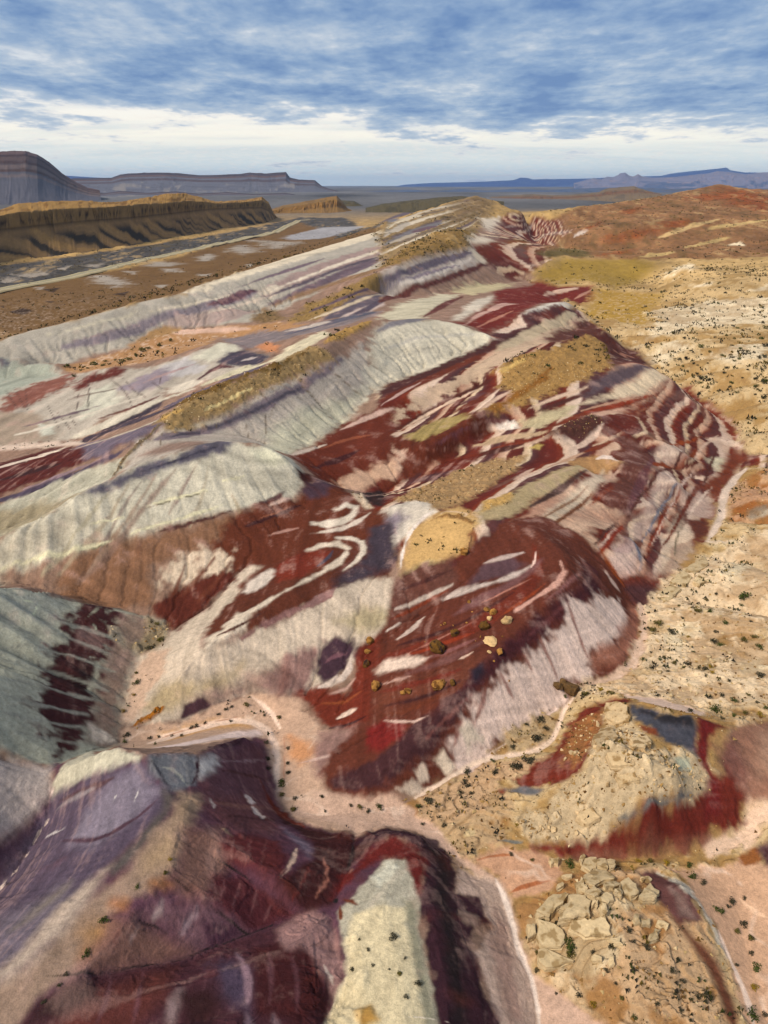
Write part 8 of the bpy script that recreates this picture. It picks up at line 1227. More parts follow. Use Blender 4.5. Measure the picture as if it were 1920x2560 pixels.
[(-2030,4765,11.8),(-1949,4820,29.4),(-1855,4879,38.0),(-1773,4930,30.9),(-1686,4982,41.2),(-1531,5052,31.0),(-1368,5120,37.3),(-1230,5175,25.6),(-1056,5234,33.5),(-879,5287,21.6),(-681,5336,28.3),(-526,5374,7.5),(-385,5406,1.1)],
[(-2088,4903,11.1),(-2005,4959,31.9),(-1908,5019,42.2),(-1823,5072,33.6),(-1733,5124,47.0),(-1574,5196,35.3),(-1406,5265,43.2),(-1264,5321,28.4),(-1085,5381,39.5),(-904,5435,24.4),(-699,5485,32.8),(-541,5523,8.4),(-395,5555,2.0)],
[(-2284,5363,-1.5),(-2192,5423,1.6),(-2085,5486,1.7),(-1993,5542,1.8),(-1894,5598,1.9),(-1719,5675,1.5),(-1535,5748,0.5),(-1380,5808,-2.8),(-1184,5871,-3.7),(-986,5928,-4.5),(-763,5981,-5.2),(-590,6021,-8.5),(-431,6054,-9.0)]]),
('mesa','hazy blue benches below the mountain range',420,8,'bluebench',[
[(-502,6480,-7.9),(-232,6495,-8.1),(0,6500,-8.2),(212,6496,-8.2),(444,6484,-8.0),(636,6468,-7.8),(863,6442,-7.5),(1069,6411,-7.1),(1327,6363,-6.4),(1542,6314,-5.8),(1787,6249,-1.6),(2023,6177,2.7),(2267,6091,7.0),(2500,5999,11.3),(2794,5868,12.8),(3199,5657,14.7)],
[(-539,6979,8.6),(-249,6995,14.1),(0,6999,19.8),(228,6996,23.6),(477,6983,18.0),(683,6966,25.7),(928,6938,20.3),(1149,6904,26.2),(1426,6853,22.9),(1657,6800,28.8),(1920,6731,31.2),(2174,6653,33.6),(2437,6561,32.4),(2688,6463,36.6),(3005,6321,34.2),(3441,6095,35.8)],
[(-547,7078,9.5),(-253,7095,20.9),(0,7100,30.4),(231,7096,36.2),(484,7083,28.6),(692,7066,40.2),(940,7037,30.9),(1164,7003,42.5),(1445,6951,35.2),(1679,6898,43.1),(1945,6828,49.0),(2203,6749,53.0),(2469,6656,47.9),(2723,6556,53.7),(3046,6413,47.4),(3487,6184,51.9)],
[(-566,7328,9.0),(-261,7345,24.8),(0,7350,36.7),(239,7346,44.6),(501,7332,32.8),(716,7315,48.7),(973,7285,37.0),(1204,7250,52.9),(1495,7196,41.5),(1737,7141,53.3),(2012,7069,61.2),(2278,6987,65.2),(2555,6891,54.3),(2817,6788,65.6),(3151,6639,55.2),(3607,6403,63.0)],
[(-620,8026,-12.9),(-286,8044,-13.1),(0,8050,-13.2),(262,8045,-13.2),(548,8031,-13.0),(784,8011,-12.8),(1066,7979,-12.5),(1319,7941,-12.1),(1638,7881,-11.4),(1902,7821,-10.8),(2204,7742,-6.6),(2495,7653,-2.3),(2799,7547,2.0),(3085,7435,6.3),(3452,7272,7.8),(3951,7013,9.7)]]),
]
ROAD=[(-339,545),(-344,660),(-332,714),(-318,776),(-302,922),(-266,1143),(-230,1348),(-211,1450),(-212,1670),(-209,1878),(-193,1943)]
# ---------------------------------------------------------------- cliffs, mesas and mountains
def resample(P,n,closed=False):
    P=np.array(P,float); d=np.r_[0,np.cumsum(np.linalg.norm(np.diff(P,axis=0),axis=1))]
    s=np.linspace(0,d[-1],n)
    return np.stack([np.interp(s,d,P[:,k]) for k in range(P.shape[1])],-1)
def perlin1(x,seed): return perlin(x,x*0+0.37+seed*1.7,seed)
def build_loft(name,label,seg,fl,lay,rl):
    ref=np.array(rl[1],float); d=np.r_[0,np.cumsum(np.linalg.norm(np.diff(ref[:,:2],axis=0),axis=1))]
    s=np.linspace(0,d[-1],seg)
    R=[np.stack([np.interp(s,d,np.array(r,float)[:,k]) for k in range(3)],-1) for r in rl]
    # steps between rails: talus, cliff, cap, back
    nsub=(26,14,10,6); rows=[]; tt=[]
    for b,(A,B) in enumerate(zip(R[:-1],R[1:])):
        for k in range(nsub[b]):
            t=k/nsub[b]
            w=t
            P=A*(1-w)+B*w
            if b==0: P[:,2]=A[:,2]+(B[:,2]-A[:,2])*(0.55*t+0.45*t*t)          # concave talus
            rows.append(P); tt.append(b+t)
    rows.append(R[-1]); tt.append(4.0)
    V=np.stack(rows,0); T=np.array(tt)[:,None]+0*s[None]
    nrm=R[0][:,:2]-R[2][:,:2]; nrm/=np.linalg.norm(nrm,axis=1,keepdims=True)
    S_=s[None,:]+0*T; H=V[...,2]
    hgt=(R[3][:,2]-R[0][:,2])[None]
    S0=S_; S_=S_+fl*45*fbm(S_/(fl*70.0),T*0.1,71,3)+fl*9*fbm(S_/(fl*16.0),T*0.2,72,2)
    amp=0.55+0.9*np.abs(fbm(S0/(fl*55.0),T*0.05,73,2))*2
    # buttresses and gullies
    u=fl*4.0
    g=0.9*fbm(S_/(11*u)+0.13*T,T*0.25,5,3)+0.5*np.abs(fbm(S_/(3.2*u),T*0.35,6,3))
    if lay in('bigmesa','mesa'): g=0.9*fbm(S_/(18*u)+0.13*T,T*0.25,5,3)+0.22*np.abs(fbm(S_/(6*u),T*1.2,6,3))
    env=np.interp(T,[0,0.15,0.9,1.0,2.0,2.4,3.0,4.0],[0.1,0.5,1.0,1.25,1.25,0.9,0.5,0.0])
    off=g*env*u*(1.3 if lay=='bigmesa' else 2.6)*amp
    cl=np.clip(1-np.abs(T-1.5)/0.62,0,1)
    off+=cl*fl*amp*(0.18 if lay in('bigmesa','mesa') else 1.0)*(2.2*np.abs(perlin(S_/(2.1*fl*3),T*0.8,9))+0.8*perlin(S_/(0.9*fl*3),T*1.5,10))
    V[...,0]+=nrm[None,:,0]*off; V[...,1]+=nrm[None,:,1]*off
    V[...,2]+=np.where(T>1.9,1,0.25)*hgt*0.035*fbm(S_/(7*u),T*1.3,21,4)*np.clip(T/0.3,0,1)*(T<3.6)
    if lay!='cuesta': V[...,2]-=np.where((T>0.02)&(T<1.0),hgt*0.05*np.abs(fbm(S_/((9.0 if 'mesa' in lay else 2.0)*u),T*0.9,23,3)),0)
    # bedding colours by height in the pile; far layers carry painted haze blue
    z=(H-R[0][None,:,2])/np.maximum(hgt,1)
    n1=fbm(S_/(5*u),T*2.0,31,4); n2=fbm(S_/(1.2*u),z*9,32,3)
    if lay in('bigmesa','mesa','lowmesa'): n2=0.35*n2+fbm(S_/(14*u),z*26,34,4)
    def C(*c): return to_alb(c)
    col=np.zeros(V.shape)
    def put(mask,c):
        col[:]=col*(1-mask[...,None])+mask[...,None]*c
    if lay=='cuesta':
        col[:]=C(152,126,94)
        lean=S_-150*(1-np.clip(T,0,1))*(1-0.0*S_)                     # stripes lean as the talus fans do
        strip=fbm(lean/46.0,T*0.12,41,3)
        put(sstep(-0.02,0.16,strip)*sstep(0.02,0.2,T)*(1-sstep(0.72,0.95,T)),C(80,72,62))
        put(sstep(0.10,0.24,-strip)*(T<1)*0.8,C(170,140,100))
        put((1-sstep(0.10,0.26,T+0.1*n1)),C(104,102,102))
        put((1-sstep(0.02,0.08,T+0.06*n1)),C(140,138,134))
        put(sstep(0.97,1.03,T)*(1-sstep(1.95,2.05,T)),C(150,126,90))
        put(sstep(0.1,0.35,perlin(S_/5.0,T*0.5,43))*cl*0.75,C(74,60,44))
        put(sstep(0.15,0.4,perlin(S_/2.2,T*0.3,44))*cl*0.6,C(60,50,40))
        put((1-sstep(0.0,0.12,np.abs(T-1.04)))*0.6,C(70,58,44))
        put(sstep(2.0,2.1,T),C(164,134,90)); put(sstep(0.0,0.3,n1)*sstep(2.0,2.2,T)*0.7,C(116,86,50))
    elif lay in('cuesta2',):
        col[:]=C(146,118,80); put(sstep(0.0,0.3,n1)*0.6,C(120,98,70)); put(cl*0.7,C(150,115,72)); put((1-sstep(0.05,0.3,T)),C(110,104,96))
    elif lay=='dark':
        col[:]=C(104,96,72); put(sstep(0.0,0.3,n1)*0.7,C(84,80,62))
    elif lay=='lowmesa':
        col[:]=C(128,114,96); put(cl,C(120,92,76)); put((1-sstep(0.1,0.4,T))*0.7,C(160,148,124)); put(sstep(0.05,0.3,n1)*0.5,C(92,88,80))
    elif lay=='bigmesa':
        col[:]=C(116,112,118)
        zz=z+0.02*n1
        for a,b,c in ((0.50,0.56,(140,124,116)),(0.60,0.66,(112,86,72)),(0.66,0.74,(136,118,108)),(0.74,0.80,(104,80,70)),(0.80,0.88,(124,102,92)),(0.88,0.93,(98,74,66)),(0.93,1.2,(120,96,88))):
            put(sstep(a-0.012,a+0.012,zz)*(1-sstep(b-0.012,b+0.012,zz)),C(*c))
        put(sstep(0.15,0.45,n2)*0.25,C(88,82,86)); put((1-sstep(0.05,0.3,T))*0.8,C(120,116,116))
    elif lay=='mesa':
        col[:]=C(122,120,124); zz=z+0.02*n1
        for a,b,c in ((0.62,0.72,(108,92,88)),(0.80,0.88,(120,96,86)),(0.88,1.2,(92,76,74))):
            put(sstep(a-0.015,a+0.015,zz)*(1-sstep(b-0.015,b+0.015,zz)),C(*c))
        put(sstep(0.0,0.3,n2)*0.5,C(96,90,92)); put(sstep(0.1,0.4,n1)*(T<1)*0.6,C(170,158,140))
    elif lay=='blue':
        col[:]=np.array([0.014,0.045,0.17]); put(sstep(0.05,0.35,n1)*0.4,np.array([0.07,0.11,0.22]))  # distance blue of the mountains is painted into their colour
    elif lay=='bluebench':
        col[:]=np.array([0.07,0.10,0.17]); put(sstep(0.0,0.3,n1)*0.5,C(108,102,104)); put(sstep(0.15,0.4,-n1)*0.5,C(66,76,92))  # benches tinted with painted haze blue
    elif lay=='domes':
        col[:]=np.array([0.15,0.155,0.23]); put(sstep(-0.05,0.2,n1)*(T<1.2)*0.85,np.array([0.05,0.085,0.17])); put(sstep(0.1,0.4,n2)*0.4,C(150,132,128))  # domes blued in the colour, as haze would
    if lay=='bigmesa': col*=np.array([0.78,0.84,0.98])  # bluish haze tint multiplied into the far mesa colours
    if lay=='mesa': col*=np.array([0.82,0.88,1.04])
    col*=(1+0.16*n2+0.10*fbm(S_/((6.0 if 'mesa' in lay else 0.6)*u),T*6,33,3))[...,None]
    nr,nc=V.shape[:2]; ii=np.arange(nr*nc).reshape(nr,nc)
    q=np.stack([ii[:-1,:-1],ii[:-1,1:],ii[1:,1:],ii[1:,:-1]],-1).reshape(-1,4)
    ob=grid_mesh(name,V.reshape(-1,3),q,np.clip(col,0.01,0.8).reshape(-1,3),None,EARTH)
    ob['kind']='structure'; ob['label']=label
    return ob
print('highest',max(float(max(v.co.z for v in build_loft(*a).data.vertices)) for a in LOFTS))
# the paved road along the foot of the cliffs
def road():
    P=resample([(x,y,0) for x,y in ROAD],260)[:,:2]
    for k in range(6): P[1:-1]=0.5*P[1:-1]+0.25*(P[:-2]+P[2:])
    t=np.gradient(P,axis=0); t/=np.linalg.norm(t,axis=1,keepdims=True); nrm=np.stack([-t[:,1],t[:,0]],-1)
    offs=[(-9.5,-0.9),(-6.0,0.35),(-3.6,0.42),(-3.5,0.42),(-0.12,0.5),(0.12,0.5),(3.5,0.42),(3.6,0.42),(6.0,0.35),(9.5,-0.9)]
    zc=ground_z(P[:,0],P[:,1])
    zc=np.maximum(zc,np.maximum(ground_z(*(P+nrm*6).T),ground_z(*(P-nrm*6).T)))
    for k in range(8): zc[1:-1]=np.maximum(zc[1:-1],0.5*zc[1:-1]+0.25*(zc[:-2]+zc[2:]))
    cols=[(150,138,108),(186,176,146),(186,176,146),(160,156,140),(160,156,140),(170,160,110),(160,156,140),(186,176,146),(186,176,146),(150,138,108)]
    V=np.stack([np.c_[P+nrm*o,zc+h] for o,h in offs],0); c=np.stack([np.tile(to_alb(q),(len(P),1)) for q in cols],0)
    nr,nc=V.shape[:2]; ii=np.arange(nr*nc).reshape(nr,nc)
    q=np.stack([ii[:-1,:-1],ii[1:,:-1],ii[1:,1:],ii[:-1,1:]],-1).reshape(-1,4)
    ob=grid_mesh('road',V.reshape(-1,3),q,c.reshape(-1,3),None,EARTH); ob['kind']='structure'; ob['label']='pale straight road crossing the brown valley below the cliffs'
road()
# ---------------------------------------------------------------- the air
def haze():
    me=bpy.data.meshes.new('haze'); s=43000.0; z0=-40.0; z1=520.0
    v=[(x,y,z) for z in (z0,z1) for x,y in ((-s,-s),(s,-s),(s,s),(-s,s))]
    me.from_pydata(v,[],[(0,3,2,1),(4,5,6,7),(0,1,5,4),(1,2,6,5),(2,3,7,6),(3,0,4,7)])
    m=bpy.data.materials.new('air'); m.use_nodes=True; nt=m.node_tree; nt.nodes.clear()
    p=nn(nt,'ShaderNodeVolumePrincipled'); p.inputs['Color'].default_value=(0.45,0.64,1.0,1); p.inputs['Density'].default_value=0.000024; p.inputs['Anisotropy'].default_value=0.1
    o=nn(nt,'ShaderNodeOutputMaterial'); nt.links.new(p.outputs[0],o.inputs['Volume'])
    me.materials.append(m); ob=bpy.data.objects.new('haze',me); COL.objects.link(ob); ob['kind']='stuff'
    ob['label']='thin blue haze over the far country'
haze()
# boulders: x, y, width (m), label ("" = one of the small stones)
BOULDERS=[
(15.1,107.8,0.61,'upright tan boulder standing alone highest on the red hillside'),
(17.8,104.8,0.95,'tan lobed boulder at the left of the upper pair on the red hillside'),
(18.9,104.1,1.19,'rounded tan boulder at the right of the upper pair on the red hillside'),
(15.4,105.3,0.30,''),
(18.1,102.8,0.84,'pale cream boulder just below the upper pair on the red hillside'),
(16.9,100.8,1.61,'dark mottled brown boulder below the cream one on the red hillside'),
(20.7,101.2,1.52,'pale angular boulder standing apart at the right of the hillside boulders'),
(10.5,103.9,0.60,'small wedge shaped tan boulder at the upper left of the hillside boulders'),
(11.9,102.9,0.32,''),
(11.9,100.6,1.32,'rounded pinkish tan boulder left of the dark mottled boulder'),
(9.0,97.7,2.35,'largest boulder of the red hillside, dark brown and pitted, at lower left'),
(16.1,98.9,0.41,''),
(17.6,97.3,2.10,'broad flat pale slab lying among the hillside boulders'),
(17.1,95.0,0.68,'small squarish tan boulder below the flat pale slab'),
(18.7,94.7,1.13,'elongated tan boulder lowest on the right of the hillside boulders'),
(17.6,93.3,0.39,''),
(8.6,90.1,1.70,'ridged tan boulder at the bottom left of the red hillside'),
(10.7,90.0,1.03,'round olive brown boulder beside the ridged one at the bottom'),
(14.2,102.8,0.41,''),
(19.5,97.9,0.40,''),
(15.2,98.2,0.25,''),
(7.0,100.4,0.31,''),
(9.9,103.9,0.36,''),
(20.0,91.8,0.41,''),
(-2.4,104.5,1.27,'blocky brown boulder at the top of the gully row left of the red hillside'),
(-2.9,102.6,0.97,'narrow brown boulder in the middle of the gully row'),
(-3.1,99.9,1.25,'dark brown boulder low in the gully row left of the red hillside'),
(-1.4,93.5,1.55,'brown flat topped boulder at the foot of the gully row'),
(3.0,90.5,0.82,'small tan boulder at the left end of the lower red slope'),
(3.8,90.6,0.96,'tan boulder beside the small one on the lower red slope'),
(15.4,121.4,1.46,'pinkish boulder on the crease below the sandy knoll'),
(28.6,94.3,1.60,'dark layered rock at the left of the trailside outcrop'),
(30.8,94.9,2.95,'large dark layered rock at the head of the pale footpath'),
(29.6,95.3,1.25,'small dark rock behind the large layered rock by the footpath'),
]
SLABS_OUTCROP=[
[(26.1,64.8),(27.5,64.9),(27.0,63.1),(26.1,62.6),(25.2,63.4)],
[(27.5,64.5),(28.6,64.4),(28.2,62.4),(27.1,63.0)],
[(28.5,64.2),(29.7,64.2),(29.3,62.9),(28.4,62.2),(28.3,63.2)],
[(25.1,61.9),(26.8,62.9),(27.9,62.2),(28.4,60.7),(28.1,60.4),(26.1,59.8),(25.1,59.8),(24.7,60.5)],
[(23.6,60.6),(24.6,61.3),(24.5,60.1),(24.9,59.5),(24.4,58.9),(23.6,59.4)],
[(24.2,58.7),(25.4,59.3),(25.6,58.6),(26.0,57.9),(25.1,57.2),(24.6,57.6)],
[(25.1,57.1),(26.0,57.6),(27.0,57.4),(27.0,56.8),(26.3,56.4),(25.3,56.7)],
[(18.4,57.7),(19.5,58.6),(20.6,59.4),(22.2,59.3),(22.3,58.9),(21.5,57.8),(20.2,56.9),(19.7,56.5)],
[(22.4,58.7),(24.1,58.1),(24.5,57.2),(24.0,55.2),(23.4,55.4),(22.2,55.4),(20.4,55.4),(21.3,56.5),(21.9,57.5)],
[(21.0,57.1),(22.4,57.5),(23.4,57.0),(23.3,56.6),(22.7,56.4),(22.4,56.8),(21.6,56.7)],
[(18.4,57.5),(19.2,56.8),(18.4,56.7)],
[(28.7,59.6),(29.9,60.1),(30.5,59.2),(30.4,58.0),(29.4,57.4),(28.6,57.9),(28.5,58.7)],
[(27.4,58.0),(28.5,59.0),(28.4,57.9),(28.0,57.3),(27.3,57.4)],
[(31.3,58.6),(32.4,59.6),(33.0,58.4),(32.6,57.9),(31.7,58.2)],
[(30.1,57.2),(31.1,58.4),(32.1,57.9),(32.3,57.3),(31.8,56.8),(31.0,56.9)],
[(26.5,59.0),(28.2,59.8),(28.7,59.4),(27.6,58.6),(26.5,58.4)],
[(24.6,56.8),(25.1,56.6),(25.0,56.1),(24.4,56.3)],
[(25.2,56.2),(25.9,56.2),(25.9,55.4),(25.4,55.3)],
[(24.0,55.1),(25.6,55.3),(25.9,54.0),(25.8,53.2),(23.7,53.4),(22.5,54.0),(21.5,54.6),(21.9,55.3),(23.4,55.3)],
[(18.2,56.6),(19.5,56.0),(20.4,55.3),(21.0,54.2),(20.3,53.1),(18.2,53.5),(17.9,54.8)],
[(25.2,52.7),(26.5,52.4),(26.5,51.5),(25.8,51.7)],
[(28.8,54.8),(29.3,55.0),(29.3,54.1),(28.7,54.1)],
[(29.5,54.8),(30.6,54.7),(30.4,54.1),(29.5,54.1)],
[(29.6,52.3),(31.0,53.9),(31.6,53.7),(30.9,52.6),(29.9,52.2)],
[(31.6,54.7),(32.6,54.1),(32.3,53.7),(31.7,54.1)],
[(17.9,53.3),(19.0,53.1),(20.3,52.1),(21.2,51.4),(19.1,51.2),(17.6,52.0)],
[(23.0,51.1),(23.9,51.0),(24.0,50.5),(23.2,50.6)],
[(24.8,50.5),(25.3,50.6),(25.3,50.0),(24.8,49.8)],
[(22.4,62.3),(23.6,62.2),(23.6,61.6),(22.8,61.8)],
[(21.4,60.7),(22.2,61.0),(22.1,60.3),(21.4,60.1)],
[(31.7,60.8),(32.8,61.0),(32.7,60.4),(31.8,60.3)],
[(21.2,64.7),(22.7,64.7),(22.3,64.0),(21.4,64.0)],
[(25.2,64.6),(26.1,65.7),(26.1,64.9),(25.4,64.0)],
[(16.9,56.2),(17.9,56.2),(17.8,55.0),(16.9,54.6)],
]
SLABS_CAP=[
[(34.3,87.3),(35.6,86.7),(36.6,84.7),(35.8,81.5),(34.2,81.9),(33.2,84.1)],
[(29.8,78.4),(31.9,81.3),(33.4,80.7),(33.0,77.5),(30.5,74.8),(29.6,75.6)],
[(30.3,73.9),(32.3,72.7),(32.4,71.6),(30.5,72.2)],
[(34.3,76.7),(36.9,77.4),(36.7,75.2),(33.8,73.7)],
[(26.1,69.4),(27.8,69.4),(28.6,68.4),(27.1,68.0),(26.0,68.6)],
[(30.9,71.4),(33.0,70.6),(33.4,69.6),(31.2,70.0)],
]
SLABS_LEDGE=[
[(59.2,127.6),(63.6,132.0),(64.4,129.1),(61.8,125.7)],
[(64.4,132.8),(70.6,138.1),(69.3,133.1),(65.1,129.8)],
[(55.3,123.3),(59.3,126.7),(60.5,124.7),(56.2,120.7)],
[(63.5,126.7),(65.9,129.4),(66.9,127.2),(64.4,125.3)],
]
